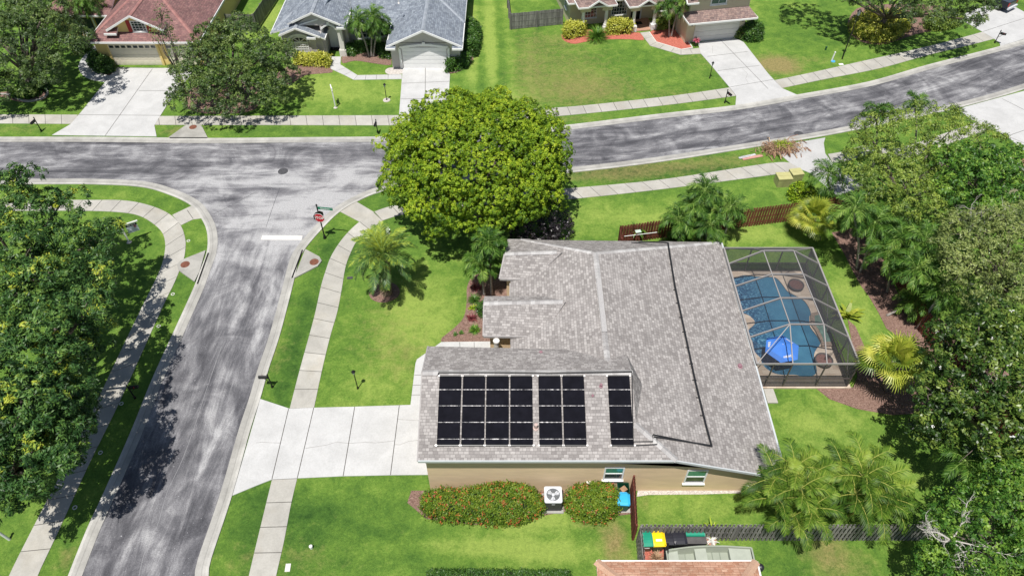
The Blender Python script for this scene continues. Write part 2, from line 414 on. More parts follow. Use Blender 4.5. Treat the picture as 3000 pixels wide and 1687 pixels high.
# ================================================================ THE SETTING
def build_ground():
    xs = np.concatenate([[-400, -200, -110], np.arange(-72, 72.1, 0.4), [110, 200, 400]])
    ys = np.concatenate([[-150, -60, -10], np.arange(4, 92.1, 0.4), [120, 200, 500]])
    X, Y = np.meshgrid(xs, ys); nx, ny = len(xs), len(ys)
    V = np.stack([X, Y, np.zeros_like(X)], -1).reshape(-1, 3)
    i = np.arange(nx - 1)[None, :] + nx * np.arange(ny - 1)[:, None]
    Fq = np.stack([i, i + 1, i + 1 + nx, i + nx], -1).reshape(-1, 4)
    # hole where the swimming pool is dug
    cx = V[Fq].mean(1)
    me = bpy.data.meshes.new('lawn'); me.vertices.add(len(V)); me.vertices.foreach_set('co', V.ravel())
    keep = ~((cx[:, 0] > 15.6) & (cx[:, 0] < 19.2) & (cx[:, 1] > 28.2) & (cx[:, 1] < 33.6))
    Fq = Fq[keep]
    me.loops.add(Fq.size); me.loops.foreach_set('vertex_index', Fq.ravel())
    me.polygons.add(len(Fq)); me.polygons.foreach_set('loop_start', np.arange(0, Fq.size, 4))
    me.update()
    dry = np.zeros(len(V)); tone = np.zeros(len(V))
    def blob(arr, u, v, r, amt, ry=None):
        c = d(u, v); ry = ry or r
        arr += amt * np.exp(-(((V[:, 0] - c.x) / r) ** 2 + ((V[:, 1] - c.y) / ry) ** 2))
    for u, v, r, a, ry in [(1430, 170, 5, .34, 6), (1500, 215, 5, .30, 2.5), (1330, 160, 1.6, .3, 6), (1440, 240, 5, .25, 2),
                           (1960, 160, 1.7, .95, 1.6), (1910, 165, 2, .6, 1.6), (1990, 175, 1.6, .4, 1.2), (2050, 150, 3, .3, .8), (1540, 1340, .7, .7, 1.0), (1550, 1390, .8, .6, .9),
                           (1480, 1310, .7, .4, .4), (2070, 1390, 1.2, .5, 1.2), (2130, 1420, 1.6, .4, .8), (960, 820, 2.5, .22, 3.5), (1020, 900, 2, .25, 2), (1700, 415, 6, .5, .7), (1500, 445, 5, .5, .7), (1600, 430, 5, .4, .7), (1830, 400, 3, .4, .6), (1100, 330, 1, .2, .5), (1450, 300, 3, .3, .5), (2100, 200, 4, .25, .5), (800, 600, .8, .15, 2), (1180, 1230, 1.5, .1, 1), (1400, 100, 3, .25, 1.5), (1750, 150, 3, .2, 3),
                           (2100, 1360, .8, .4, .5), (760, 1400, 2.5, .25, 1), (600, 1420, 1, .2, 1), (440, 330, 1.2, .5, .8), (50, 325, 3, .3, .6), (170, 1400, .5, .5, .8), (700, 880, .8, .25, 3),
                           (1620, 1260, .25, .5, .8), (1600, 60, 3, .2, 2), (2250, 175, 5, .2, .6), (300, 600, 1.5, .2, 2), (1700, 235, 3, .25, .7), (1240, 330, 1, .3, 1)]:
        blob(dry, u, v, r, a, ry)
    for u, v, r, a, ry in [(1210, 100, 2.2, .7, 9), (1290, 1300, 3, .75, 2), (1400, 1400, 4, .5, 1), (1650, 550, 8, .6, 2), (1900, 590, 4, .5, 1), (1050, 800, 3, .6, 5), (950, 970, 3, .35, 2), (1130, 1380, 2, .2, 1),
                           (820, 225, 7, .6, 3), (2100, 1150, 3.5, .35, 4), (2010, 1060, 2, .5, 1), (1740, 1280, 4, .25, 1), (1820, 60, 5, .4, 4), (2150, 780, 1.5, .5, 4), (660, 50, 2, .6, 5),
                           (800, 1300, 3, -.45, 1.5), (740, 900, .8, -.5, 8), (850, 640, 1.5, -.6, 2), (960, 1380, 4, -.2, 2), (300, 600, 4, -.1, 3), (1700, 430, 12, -.55, 1), (640, 1330, 1, -.3, 2), (560, 480, 5, -.1, 2), (1350, 255, 5, -.1, 1),
                           (300, 490, 4, .2, .8), (760, 330, 8, -.2, .8), (700, 1270, .6, -.3, 1), (1000, 540, 2, -.2, 1), (2400, 170, 9, .3, 1), (1300, 250, 2, .4, 2), (1780, 1360, 2, .5, .6)]:
        blob(tone, u, v, r, a, ry)
    c = d(1225, 130); tone += .55 * np.sin(V[:, 0] * 3.1 + V[:, 1] * .12) * np.exp(-(((V[:, 0] - c.x) / 2.6) ** 2 + ((V[:, 1] - c.y) / 12) ** 2))
    c = d(1250, 1360); tone += .4 * np.sin(V[:, 1] * 3.6 + V[:, 0] * .1) * np.exp(-(((V[:, 0] - c.x) / 4.5) ** 2 + ((V[:, 1] - c.y) / 2.2) ** 2))
    for nm, arr in (('dry', dry), ('tone', tone)):
        a = me.attributes.new(nm, 'FLOAT', 'POINT'); a.data.foreach_set('value', arr.astype(np.float32))
    me.materials.append(M['lawn'])
    o = bpy.data.objects.new('lawn', me); sc.collection.objects.link(o); struct(o)
build_ground()

# back-of-kerb lines
K_north = D2([(-420, 347), (0, 346), (250, 346), (520, 349), (760, 347), (965, 345), (1180, 338)]) + \
    [t(2, 410, 1280), t(2, 1500, 1150), t(2, 2250, 1065)] + [t(3, 290, 960), t(3, 1000, 830), t(3, 1600, 660), t(3, 2340, 470), t(3, 2900, 300), t(3, 3600, 40)]
K_south = [d(2900, 105), d(2720, 170), d(2576, 226), d(2417, 271), d(2250, 308), d(2080, 342), t(2+4, 2576, 22), t(6, 1500, 190), t(6, 580, 300), d(1320, 443), d(1200, 452), d(1080, 463),
           t(5, 1270, 490), t(5, 1030, 585), t(5, 850, 690), t(5, 690, 840), t(5, 500, 1060), t(5, 430, 1200), t(9, 370, 0), t(9, 245, 480), t(9, 130, 830), t(9, 45, 1130),
           t(12, 2490, 0), t(12, 2310, 650), t(12, 2100, 1290), d(526, 1449), d(508, 1530), d(480, 1660)]
K_west = [d(95, 1660), d(140, 1530), t(12, 680, 1449), t(12, 860, 1000), t(12, 1040, 610), t(12, 1310, 0), t(8, 1525, 950), t(8, 1730, 500), t(8, 1940, 40), t(4, 2010, 1300), t(4, 2085, 1085),
          t(4, 2085, 900), t(4, 2030, 765), t(4, 1925, 630), t(4, 1700, 520), t(4, 1400, 440), t(4, 870, 415), t(4, 300, 415), d(-420, 464)]
KN, KS, KW = smooth_line(K_north, 5), smooth_line(K_south, 5), smooth_line(K_west, 6)
def build_road():
    mb = MB()
    outline = [p for p in KN] + [p for p in KS] + [p for p in KW]
    mb.sheet([(p.x, p.y) for p in outline], 0.008)
    struct(mb.build('road', M['asphalt']))
    mb = MB()
    for line, sgn in ((KN, -1), (KS, -1), (KW, -1)):
        prof = [(0.0, -0.02), (0.0, 0.07), (0.16, 0.07), (0.34, 0.026), (0.40, 0.02), (0.72, 0.03)]
        L = resample(line, int(length(line) / 0.5)); rows = []
        for i, p in enumerate(L):
            a = (L[min(i + 1, len(L) - 1)] - L[max(i - 1, 0)]).normalized()
            nrm = Vector((a.y, -a.x, 0)) * (-sgn)
            rows.append([p + nrm * q[0] + Vector((0, 0, q[1])) for q in prof])
        b = len(mb.v)
        for r_ in rows: mb.v += [tuple(q) for q in r_]
        k = len(prof); seg = 0.5
        for i in range(len(rows) - 1):
            if i % 6 == 0: seg = random.uniform(0.35, 0.62)
            for j in range(k - 1):
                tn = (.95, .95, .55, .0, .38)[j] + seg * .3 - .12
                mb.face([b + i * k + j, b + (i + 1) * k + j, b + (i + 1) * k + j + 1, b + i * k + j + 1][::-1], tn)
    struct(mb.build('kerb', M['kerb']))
build_road()
def line_quad(mb, p0, p1, wd, z, mi=1):
    p0, p1 = Vector(p0), Vector(p1); a = (p1 - p0); a.z = 0; s = Vector((-a.y, a.x, 0)).normalized() * wd / 2
    mb.poly([(q.x, q.y, z) for q in (p0 - s, p1 - s, p1 + s, p0 + s)], 0.5, mi)
def walk(name, left, right, slab=1.5, z=0.035, joints=True, sm=4, seed=1, mat='walk', bright=0.08):
    rd = random.Random(seed)
    A, B = smooth_line(left, sm), smooth_line(right, sm)
    n = max(1, round((length(A) + length(B)) / 2 / slab)); sub = 3
    A, B = resample(A, n * sub), resample(B, n * sub)
    mb = MB()
    for i in range(n):
        tn = rd.uniform(0.40, 0.58) + (0.3 if rd.random() < bright else 0)
        g = 0.022
        for j in range(sub):
            a0, a1, b0, b1 = A[i * sub + j], A[i * sub + j + 1], B[i * sub + j], B[i * sub + j + 1]
            f0 = g / max(.1, (a1 - a0).length) if j == 0 else 0; f1 = g / max(.1, (a1 - a0).length) if j == sub - 1 else 0
            q = [a0.lerp(a1, f0), b0.lerp(b1, f0), b1.lerp(b0, f1), a1.lerp(a0, f1)]
            top = [(p.x, p.y, z) for p in q]; bot = [(p.x, p.y, -0.02) for p in q]
            b = len(mb.v); mb.v += top + bot
            mb.face([b, b + 1, b + 2, b + 3], tn)
            for k in range(4): mb.face([b + k, b + 4 + k, b + 4 + (k + 1) % 4, b + (k + 1) % 4], tn)
    outl = A + B[::-1]
    mb.sheet([(p.x, p.y) for p in outl], z - 0.014, 0.3, 1)
    o = mb.build(name, [M[mat], M['joint']])
    fix_normals(o); return struct(o)
def fix_normals(o):
    import bmesh
    bm = bmesh.new(); bm.from_mesh(o.data)
    for f in bm.faces:
        if abs(f.normal.z) > 0.9 and f.normal.z < 0: f.normal_flip()
    bm.to_mesh(o.data); bm.free()
def slabarea(name, pts, z, mat='drive', joints=(), cracks=(), tint=0.5, jw=0.045, kind=True):
    mb = MB(); mb.prism([(p.x, p.y) for p in pts], -0.02, z, tint)
    for a, b in joints: line_quad(mb, a, b, jw, z + 0.004)
    for c in cracks:
        for a, b in zip(c, c[1:]): line_quad(mb, a, b, 0.028, z + 0.004, 2)
    o = mb.build(name, [M[mat], M['joint'], M['crack']])
    if kind: struct(o)
    return o
# far pavement, west and east of the long driveways
walk('sidewalk', D2([(-420, 289), (0, 289), (215, 290), (400, 293), (700, 292), (1003, 291), (1140, 289)]), D2([(-420, 311), (0, 311.5), (215, 313), (400, 315), (700, 315.5), (1003, 316), (1145, 313)]), seed=3)
walk('sidewalk', [d(1150, 289)] + T2(2, [(170, 1103), (640, 1073), (1250, 1010), (1700, 957), (2190, 885)]), [d(1155, 312)] + T2(2, [(380, 1178), (670, 1153), (1290, 1090), (1750, 1037), (2255, 968)]), seed=4)
walk('sidewalk', T2(3, [(65, 812), (460, 730), (1000, 608), (1400, 520), (1850, 410), (2160, 325)]), T2(3, [(135, 892), (560, 803), (1130, 690), (1620, 555), (2000, 465), (2275, 395)]), seed=5, bright=0.02)
walk('sidewalk', [t(5, 1190, 690), t(5, 1380, 630), d(1080, 505), d(1250, 490), t(6, 580, 455), t(6, 1500, 368), t(6, 2576, 205), t(7, 225, 200)], [t(5, 1272, 780), t(5, 1450, 725), d(1090, 527), d(1250, 517), t(6, 580, 565), t(6, 1500, 465), t(6, 2576, 325), t(7, 350, 272)], seed=6)
walk('sidewalk', [t(7, 600, 112), t(7, 760, 85), t(7, 1000, 20), d(2250, 375), d(2380, 335), d(2480, 300)], [t(7, 650, 205), t(7, 860, 165), t(7, 1100, 90), d(2270, 400), d(2400, 358), d(2500, 322)], seed=16)
walk('sidewalk', [t(5, 1185, 697), t(5, 1030, 800), t(5, 880, 950), t(5, 760, 1130), t(5, 700, 1290), t(5, 655, 1440), t(9, 600, 250), t(9, 540, 480), t(9, 440, 840), t(9, 340, 1228)],
     [t(5, 1275, 780), t(5, 1160, 862), t(5, 1020, 980), t(5, 950, 1110), t(5, 900, 1250), t(5, 868, 1440), t(9, 820, 250), t(9, 750, 490), t(9, 665, 840), t(9, 585, 1218)], seed=7, slab=1.45)
walk('sidewalk', [t(13, 160, 490), t(13, 80, 820), t(13, 0, 1150), d(626, 1449), d(607, 1530)], [t(13, 410, 480), t(13, 350, 730), t(13, 280, 1100), d(694.6, 1449), d(679, 1530)], seed=8)
slabarea('sidewalk_ramp', T2(5, [(1010, 588), (1188, 694), (1042, 792), (848, 690)]), 0.03, 'walk', tint=.55)
walk('sidewalk', [d(-420, 503), d(-200, 503), d(60, 503.5), t(4, 905, 573), t(4, 1250, 577), t(4, 1500, 625), t(4, 1700, 710), t(4, 1820, 828), t(4, 1865, 960), t(4, 1868, 1050), t(4, 1850, 1170), t(4, 1800, 1300), t(4, 1740, 1440),
                 t(8, 1665, 145), t(8, 1440, 640), t(8, 1170, 1230), t(12, 870, 370), t(12, 570, 1030), t(12, 375, 1449), d(67, 1530)],
     [d(-420, 531), d(-200, 531), d(60, 531), t(4, 810, 680), t(4, 1200, 695), t(4, 1400, 730), t(4, 1550, 815), t(4, 1640, 910), t(4, 1665, 1020), t(4, 1660, 1090), t(4, 1645, 1170), t(4, 1610, 1280), t(4, 1535, 1440),
      t(8, 1460, 145), t(8, 1220, 640), t(8, 960, 1190), t(12, 640, 370), t(12, 350, 930), t(12, 90, 1449), d(-8, 1530)], seed=9, slab=1.5)
slabarea('sidewalk_ramp', T2(4, [(1735, 722), (1925, 632), (1960, 632), (2062, 752), (1942, 768), (1822, 826)]), 0.03, 'walk', [(t(4, 1885, 675), t(4, 1945, 762))], tint=.55)
# driveways
slabarea('driveway', T2(0, [(1185, 685), (1640, 690), (1905, 688), (1950, 720), (1690, 1050), (1555, 1265), (1577, 1378), (525, 1364), (712, 1255), (820, 1130), (1110, 765)]), 0.045, 'drive',
         [(t(0, 1535, 700), t(0, 1060, 1372)), (t(0, 1400, 918), t(0, 1770, 922)), (t(0, 790, 1160), t(0, 1620, 1168)), (t(0, 1185, 690), t(0, 1650, 690))], tint=.56)
slabarea('driveway', T2(1, [(1480, 688), (1925, 678), (1952, 760), (1945, 880), (1950, 1165), (1960, 1262), (2050, 1378), (1310, 1378), (1428, 1255), (1440, 1165), (1468, 800)]), 0.045, 'drive',
         [(t(1, 1468, 845), t(1, 1945, 825)), (t(1, 1455, 1002), t(1, 1948, 995)), (t(1, 1440, 1166), t(1, 1950, 1166)), (t(1, 1705, 690), t(1, 1700, 1370))], tint=.56)
slabarea('driveway', T2(2, [(1870, 432), (2245, 388), (2330, 430), (2576, 745)]) + T2(3, [(65, 815), (138, 892), (293, 960)]) + T2(2, [(2248, 1066), (2256, 968), (2190, 885), (1985, 640), (1900, 545)]), 0.045, 'drive',
         [(t(2, 1965, 575), t(2, 2370, 525)), (t(2, 2070, 718), t(2, 2490, 665)), (t(2, 2195, 882), t(3, 60, 805)), (t(2, 2090, 400), t(2, 2576, 900))],
         [[t(2, 2320, 700), t(2, 2370, 750), t(2, 2350, 800), t(2, 2375, 840)], [t(2, 2015, 470), t(2, 2018, 540)]], tint=.5)
slabarea('driveway', T2(3, [(2155, 325), (1930, 195), (1960, 150), (2200, 60), (2330, -20), (2420, 40), (2640, 160), (2700, 360), (2335, 470), (2330, 438), (2275, 396)]), 0.045, 'drive', [(t(3, 2160, 325), t(3, 2640, 170))], tint=.48)
slabarea('driveway', [t(9, 45, 1130), t(9, 340, 1228), t(9, 585, 1218), t(9, 1000, 1208), t(9, 1555, 1190), t(9, 1760, 1190), t(13, 1745, 443), t(13, 1340, 447), t(13, 865, 457), t(13, 410, 478), t(13, 160, 490), t(12, 2545, 553), t(12, 2312, 650)], 0.045, 'drive',
         [(t(9, 330, 1228), t(13, 160, 488)), (t(9, 583, 1218), t(13, 412, 478)), (t(9, 995, 1208), t(13, 868, 455)), (t(9, 1443, 1195), t(13, 1338, 445))],
         [[t(13, 495, 182), t(13, 700, 150), t(13, 800, 120), t(13, 920, 132)], [t(13, 925, 132), t(13, 1090, 122), t(13, 1190, 128), t(13, 1375, 108)], [t(13, 1378, 145), t(13, 1430, 147), t(13, 1520, 112), t(13, 1640, 100)],
          [t(12, 2545, 127), t(13, 60, 122), t(13, 250, 130)], [t(9, 1425, 1335), t(9, 1660, 1350)]], tint=.58)
slabarea('driveway', [t(7, -40, 45)] + D2([(2000, 360), (2076, 347)]) + T2(7, [(560, 0), (575, 105), (650, 208), (950, 420), (1100, 700), (900, 700), (420, 300), (350, 272), (215, 195), (60, 60)]), 0.03, 'drive', tint=.30)
slabarea('driveway', D2([(2410, 275), (2576, 230), (2720, 175), (2800, 420), (2600, 400), (2540, 350), (2485, 318), (2440, 300)]), 0.05, 'drive', [(d(2400, 290), d(2720, 420)), (d(2530, 345), d(2720, 280)), (d(2520, 250), d(2720, 350))], tint=.5)
# garden walkways
slabarea('walkway', T2(9, [(1555, 1192), (1605, 775), (1620, 732), (1730, 655), (1865, 558), (2340, 552), (2500, 552), (2500, 640), (1960, 645), (1800, 760), (1760, 1190)]), 0.04, 'drive',
         [(t(9, 1595, 890), t(9, 1760, 890)), (t(9, 1575, 992), t(9, 1760, 992)), (t(9, 1565, 1090), t(9, 1760, 1090)), (t(9, 2050, 560), t(9, 2055, 640)), (t(9, 2195, 560), t(9, 2198, 640))], tint=.62, jw=.03)
slabarea('walkway', T2(1, [(715, 575), (855, 575), (850, 655), (1022, 762), (1310, 757), (1468, 754), (1466, 800), (985, 808), (880, 755), (755, 698)]), 0.04, 'drive',
         [(t(1, 770, 655), t(1, 850, 640)), (t(1, 800, 720), t(1, 900, 690)), (t(1, 885, 760), t(1, 960, 725)), (t(1, 985, 808), t(1, 1022, 762)), (t(1, 1100, 806), t(1, 1108, 760)), (t(1, 1212, 804), t(1, 1215, 758)), (t(1, 1330, 803), t(1, 1330, 757))], tint=.5, jw=.03)
slabarea('walkway', T2(2, [(1290, 335), (1372, 325), (1448, 430), (1700, 510), (1885, 488), (1915, 545), (1697, 556), (1390, 465)]), 0.04, 'walk',
         [(t(2, 1330, 395), t(2, 1410, 375)), (t(2, 1390, 462), t(2, 1448, 432)), (t(2, 1485, 495), t(2, 1525, 458)), (t(2, 1600, 528), t(2, 1630, 490)), (t(2, 1700, 556), t(2, 1700, 510)), (t(2, 1815, 545), t(2, 1790, 500))], tint=.55, jw=.03)
slabarea('walkway', smooth_line(T2(0, [(985, 470), (935, 470), (845, 570), (792, 660), (815, 740), (900, 800), (1050, 830)]), 4) + smooth_line(T2(0, [(1110, 765), (1020, 745), (940, 700), (905, 630), (925, 560), (990, 500)]), 4), 0.04, 'drive', tint=.45)
# storm drain inlets (a concrete slab, the throat under it and an iron lid)
def inlet(pts, lid, throat, label):
    c = lid; r = empty('storm_drain_inlet', (c.x, c.y, 0.0), label, 'storm drain', 'storm drain inlets at the kerb')
    mb = MB(); mb.prism([(p.x, p.y) for p in pts], -0.02, 0.105, .5); mb.build('slab', M['old_conc'], r)
    mb = MB(); mb.lathe((c.x, c.y, 0.105), [(0.335, 0), (0.335, 0.006), (0.30, 0.012), (0.28, 0.006), (0.05, 0.008)], 24); mb.build('lid', M['rust'], r)
    mb = MB(); mb.bar(throat[0] + Vector((0, 0, .05)), throat[1] + Vector((0, 0, .05)), 0.10, 0.085); mb.build('throat', M['dark'], r)
M['rust'] = flat('rusty_iron', (0.17, 0.065, 0.04), 0.8, 0.35, 6); M['iron'] = flat('cast_iron', (0.07, 0.07, 0.075), 0.6, 0.3, 9)
inlet(T2(0, [(1700, 1392), (1860, 1278), (1885, 1268), (2015, 1268), (2035, 1280), (2092, 1392)]), t(0, 1946, 1290), (t(0, 1710, 1396), t(0, 2085, 1396)), 'grey triangular storm drain slab with dark lid by the far kerb')
inlet(smooth_line(T2(5, [(498, 1072), (640, 1148), (664, 1190), (625, 1240), (385, 1365)]), 1), t(5, 588, 1203), (t(5, 470, 1080), t(5, 365, 1360)), 'rough pebbly storm drain slab near the stop sign')
inlet(T2(4, [(2072, 1085), (1835, 1180), (1782, 1225), (1800, 1285), (1960, 1398), (2010, 1300)]), t(4, 1868, 1228), (t(4, 2100, 1110), t(4, 1990, 1420)), 'smooth pale storm drain slab with rust stains on the west corner')
for (k, u, v), lab in (((5, 272, 283), 'round iron manhole cover in the middle of the junction'), ((3, 310, 1350), 'dark round manhole cover in the street above the brush pile')):
    mb = MB(); c = t(k, u, v); mb.lathe((0, 0, 0.008), [(0.42, 0), (0.42, 0.012), (0.36, 0.016), (0.35, 0.008), (0.1, 0.012)], 24)
    o = mb.build('manhole_cover', M['iron']); o.location = c; tag(o, lab, 'manhole cover', 'street manhole covers')
# painted stop line
mb = MB(); q = T2(5, [(62, 926), (470, 930), (458, 974), (50, 972)]); mb.sheet([(p.x, p.y) for p in q], 0.013); o = mb.build('stop_line', M['offwhite']); struct(o)
# long asphalt seams and cracks
mb = MB()
M['seam'] = flat('asphalt_seam', (0.27, 0.27, 0.28), 0.9, 0.2); M['tar'] = flat('tar_crack', (0.05, 0.05, 0.058), 0.8)
for pts, mi in (([t(8, 2230, 600), t(8, 2080, 1030), t(8, 1960, 1400), t(12, 1810, 300), t(12, 1660, 620), t(12, 1570, 930), t(12, 1450, 1180), t(12, 1380, 1449)], 0), ([t(4, 380, 300), t(4, 900, 305), t(4, 1500, 322), t(4, 2000, 330)], 0),
                ([t(7, -700, 100), t(3, 0, 1075), t(3, 1000, 915), t(3, 1700, 740), t(3, 2300, 560), t(3, 2576, 470)], 1), ([t(3, 1900, 1015), t(3, 2300, 900), t(3, 2576, 820)], 1), ([t(4, 2150, 710), t(4, 2300, 640), t(4, 2576, 490)], 1), ([t(5, 240, 450), t(5, 170, 640), t(5, 100, 850)], 1),
                ([t(5, 0, 160), t(5, 120, 90), t(5, 250, 65)], 0), ([t(6, 670, 190), t(6, 1000, 175), t(6, 1400, 110), t(6, 2000, 45)], 0)):
    P_ = smooth_line(pts, 6)
    for i_, (a, b) in enumerate(zip(P_, P_[1:])):
        jit = Vector((0, 0, 0))
        line_quad(mb, a, b + jit, 0.026 if mi == 0 else 0.026, 0.0125, mi)
struct(mb.build('road_seams', [M['seam'], M['tar']]))
# mulch beds, gravel
def bed(name, pts, mat, z=0.03, sm=3):
    P_ = smooth_line(pts, sm, True) if sm else pts
    mb = MB(); mb.prism([(p.x, p.y) for p in P_], -0.02, z); return struct(mb.build(name, M[mat]))
bed('mulch_bed', [t(9, 2125, 0), t(9, 2120, 150), t(9, 2090, 310), t(9, 1990, 420), t(9, 1860, 550), t(9, 2200, 560), t(9, 2420, 550), t(9, 2560, 300), t(9, 2560, 0), t(5, 2400, 1300), t(5, 2200, 1330)], 'mulch')
c_ = d(967, 735); bed('mulch_bed', [c_ + Vector((1.1 * math.cos(a), 1.0 * math.sin(a), 0)) for a in np.linspace(0, 5.6, 8)], 'mulch')
bed('mulch_bed', T2(1, [(860, 590), (900, 540), (1000, 520), (1350, 520), (1362, 620), (1345, 660), (1180, 640), (1000, 615), (880, 640)]), 'mulch')
bed('mulch_bed', T2(1, [(745, 680), (770, 730), (640, 745), (500, 760), (400, 820), (300, 850), (200, 760), (400, 640), (700, 600)]), 'mulch')
bed('mulch_bed', T2(1, [(1930, 740), (2050, 720), (2160, 640), (2200, 560), (2250, 400), (2240, 240), (2100, 220), (2050, 560), (1920, 640)]), 'mulch')
bed('gravel_bed', T2(1, [(1300, 725), (1320, 695), (1372, 685), (1470, 695), (1472, 745), (1340, 752)]), 'stone')
bed('mulch_bed', T2(2, [(505, 390), (560, 430), (640, 445), (760, 420), (960, 400), (1200, 400), (1328, 408), (1290, 340), (1210, 330), (700, 300), (520, 330)]), 'red_mulch', sm=2)
bed('mulch_bed', T2(2, [(1380, 330), (1455, 432), (1700, 503), (1810, 488), (1690, 290), (1450, 290)]), 'red_mulch', sm=0)
bed('mulch_bed', [t(7, 640, 900), t(7, 760, 1100), t(7, 850, 1280), t(7, 930, 1430), t(11, 1010, 90), t(11, 1110, 260), t(11, 1190, 420), t(11, 1500, 640), t(11, 1750, 900), t(11, 1900, 1150), t(11, 2300, 1300), t(11, 2576, 1000), t(11, 1700, 300), t(11, 1300, 60), t(7, 1150, 1150), t(7, 900, 850)], 'mulch', sm=0)
bed('mulch_bed', [t(11, 800, 330), t(11, 880, 400), t(11, 990, 650), t(11, 1250, 800), t(11, 1750, 900), t(11, 1900, 1150), t(11, 1700, 1260), t(11, 1250, 1290), t(11, 900, 1230), t(11, 620, 1130), t(11, 480, 1020), t(11, 860, 1010), t(11, 900, 900), t(11, 850, 600)], 'mulch', z=.026, sm=0)
bed('gravel_bed', T2(14, [(1250, 600), (1700, 600), (2330, 600), (2330, 622), (1900, 636), (1350, 642), (1240, 660)]), 'stone', sm=0)
bed('mulch_bed', T2(14, [(-1000, 600), (560, 600), (1170, 600), (1190, 830), (1040, 850), (560, 800), (250, 860), (-350, 940), (-850, 880), (-1040, 720)]), 'mulch', sm=0)
bed('paver_patch', T2(14, [(1300, 1170), (1530, 1150), (1560, 1330), (1300, 1330)]), 'red_mulch', sm=0)
bed('mulch_bed', T2(0, [(-80, 940), (150, 920), (440, 880), (490, 950), (420, 1010), (230, 1030), (60, 990)]), 'mulch')
bed('mulch_bed', T2(3, [(820, 330), (960, 430), (1150, 450), (1330, 400), (1560, 330), (1850, 290), (1950, 200), (1700, 60), (1000, 60), (820, 180)]), 'mulch')
bed('mulch_bed', T2(0, [(1180, 690), (1100, 765), (960, 720), (890, 620), (930, 540), (1050, 520)]), 'mulch')
bed('mulch_bed', T2(0, [(1900, 1100), (2200, 1150), (2576, 1100), (2576, 900), (2300, 850), (1900, 900)]), 'mulch')

# ================================================================ HOUSES
def roof_mesh(mb, pts, thick=0.16):
    """one sloped plane; uv follows the courses"""
    pts = [Vector(p) for p in pts]
    n = Vector((0, 0, 0))
    for i in range(1, len(pts) - 1): n += (pts[i] - pts[0]).cross(pts[i + 1] - pts[0])
    n.normalize()
    if n.z < 0: pts = pts[::-1]; n = -n
    h = Vector((0, 0, 1)).cross(n)
    h = h.normalized() if h.length > 1e-4 else Vector((1, 0, 0))
    up = n.cross(h)
    mb.poly(pts, 0.5, 0, [(p.dot(h), p.dot(up)) for p in pts])
    low = [p - Vector((0, 0, thick)) for p in pts]
    mb.poly(low[::-1], 0.5, 1)
    for i in range(len(pts)):
        j = (i + 1) % len(pts); mb.poly([pts[i], low[i], low[j], pts[j]], 0.5, 1)
def build_roof(parent, planes, mat, name='roof', thick=0.16, edge='white'):
    mb = MB()
    for p in planes: roof_mesh(mb, p, thick)
    return mb.build(name, [M[mat], M[edge]], parent)
def caps(parent, lines, mat='cap', wd=0.34):
    for a, b in lines:
        mb = MB()
        a, b = Vector(a), Vector(b); L = (b - a).length; dr = (b - a).normalized(); side = dr.cross(Vector((0, 0, 1))).normalized()
        n = max(1, int(L / 0.28)); 
        for i in range(n):
            p, q = a + dr * (L * i / n), a + dr * (L * (i + 1) / n + .03); tn = random.uniform(.15, .95)
            lift = Vector((0, 0, .05)); dn = Vector((0, 0, -.045))
            mb.poly([p + lift, q + lift + Vector((0, 0, .012)), q + side * wd / 2 + dn * .6, p + side * wd / 2 + dn], tn)
            mb.poly([p - side * wd / 2 + dn, q - side * wd / 2 + dn * .6, q + lift + Vector((0, 0, .012)), p + lift], tn)
        mb.build('ridge_cap', M[mat], parent)
def make_cap(name, lo, hi):
    m, n, b = new_mat(name)
    link(n, mix(n, 0.5, ramp(n, attr(n, 'tint'), [(0, lo), (1, hi)]), ramp(n, noise(n, geo(n), 20, 3), [(.3, (.6, .6, .6)), (.7, (1.2, 1.2, 1.2))]), 'MULTIPLY'), b.inputs['Base Color'])
    b.inputs['Roughness'].default_value = 0.9; return m
M['cap'] = make_cap('grey_cap_shingle', (0.30, 0.285, 0.28), (0.52, 0.51, 0.50))
M['blue_cap'] = make_cap('slate_cap_shingle', (0.24, 0.27, 0.31), (0.34, 0.37, 0.41))
M['orange_cap'] = make_cap('terracotta_cap_shingle', (0.50, 0.30, 0.2), (0.56, 0.36, 0.25))
M['brown_cap'] = make_cap('brown_cap_shingle', (0.22, 0.16, 0.15), (0.36, 0.28, 0.25))
M['red_cap'] = make_cap('red_cap_shingle', (0.28, 0.13, 0.12), (0.38, 0.19, 0.17))
def fascia(parent, segs, h=0.2, name='fascia', mat='white', w_=0.04):
    for a, b in segs:
        mb = MB(); mb.bar(Vector(a) - Vector((0, 0, h / 2 - .01)), Vector(b) - Vector((0, 0, h / 2 - .01)), w_ + .05, h)
        mb.build(name, M[mat], parent)
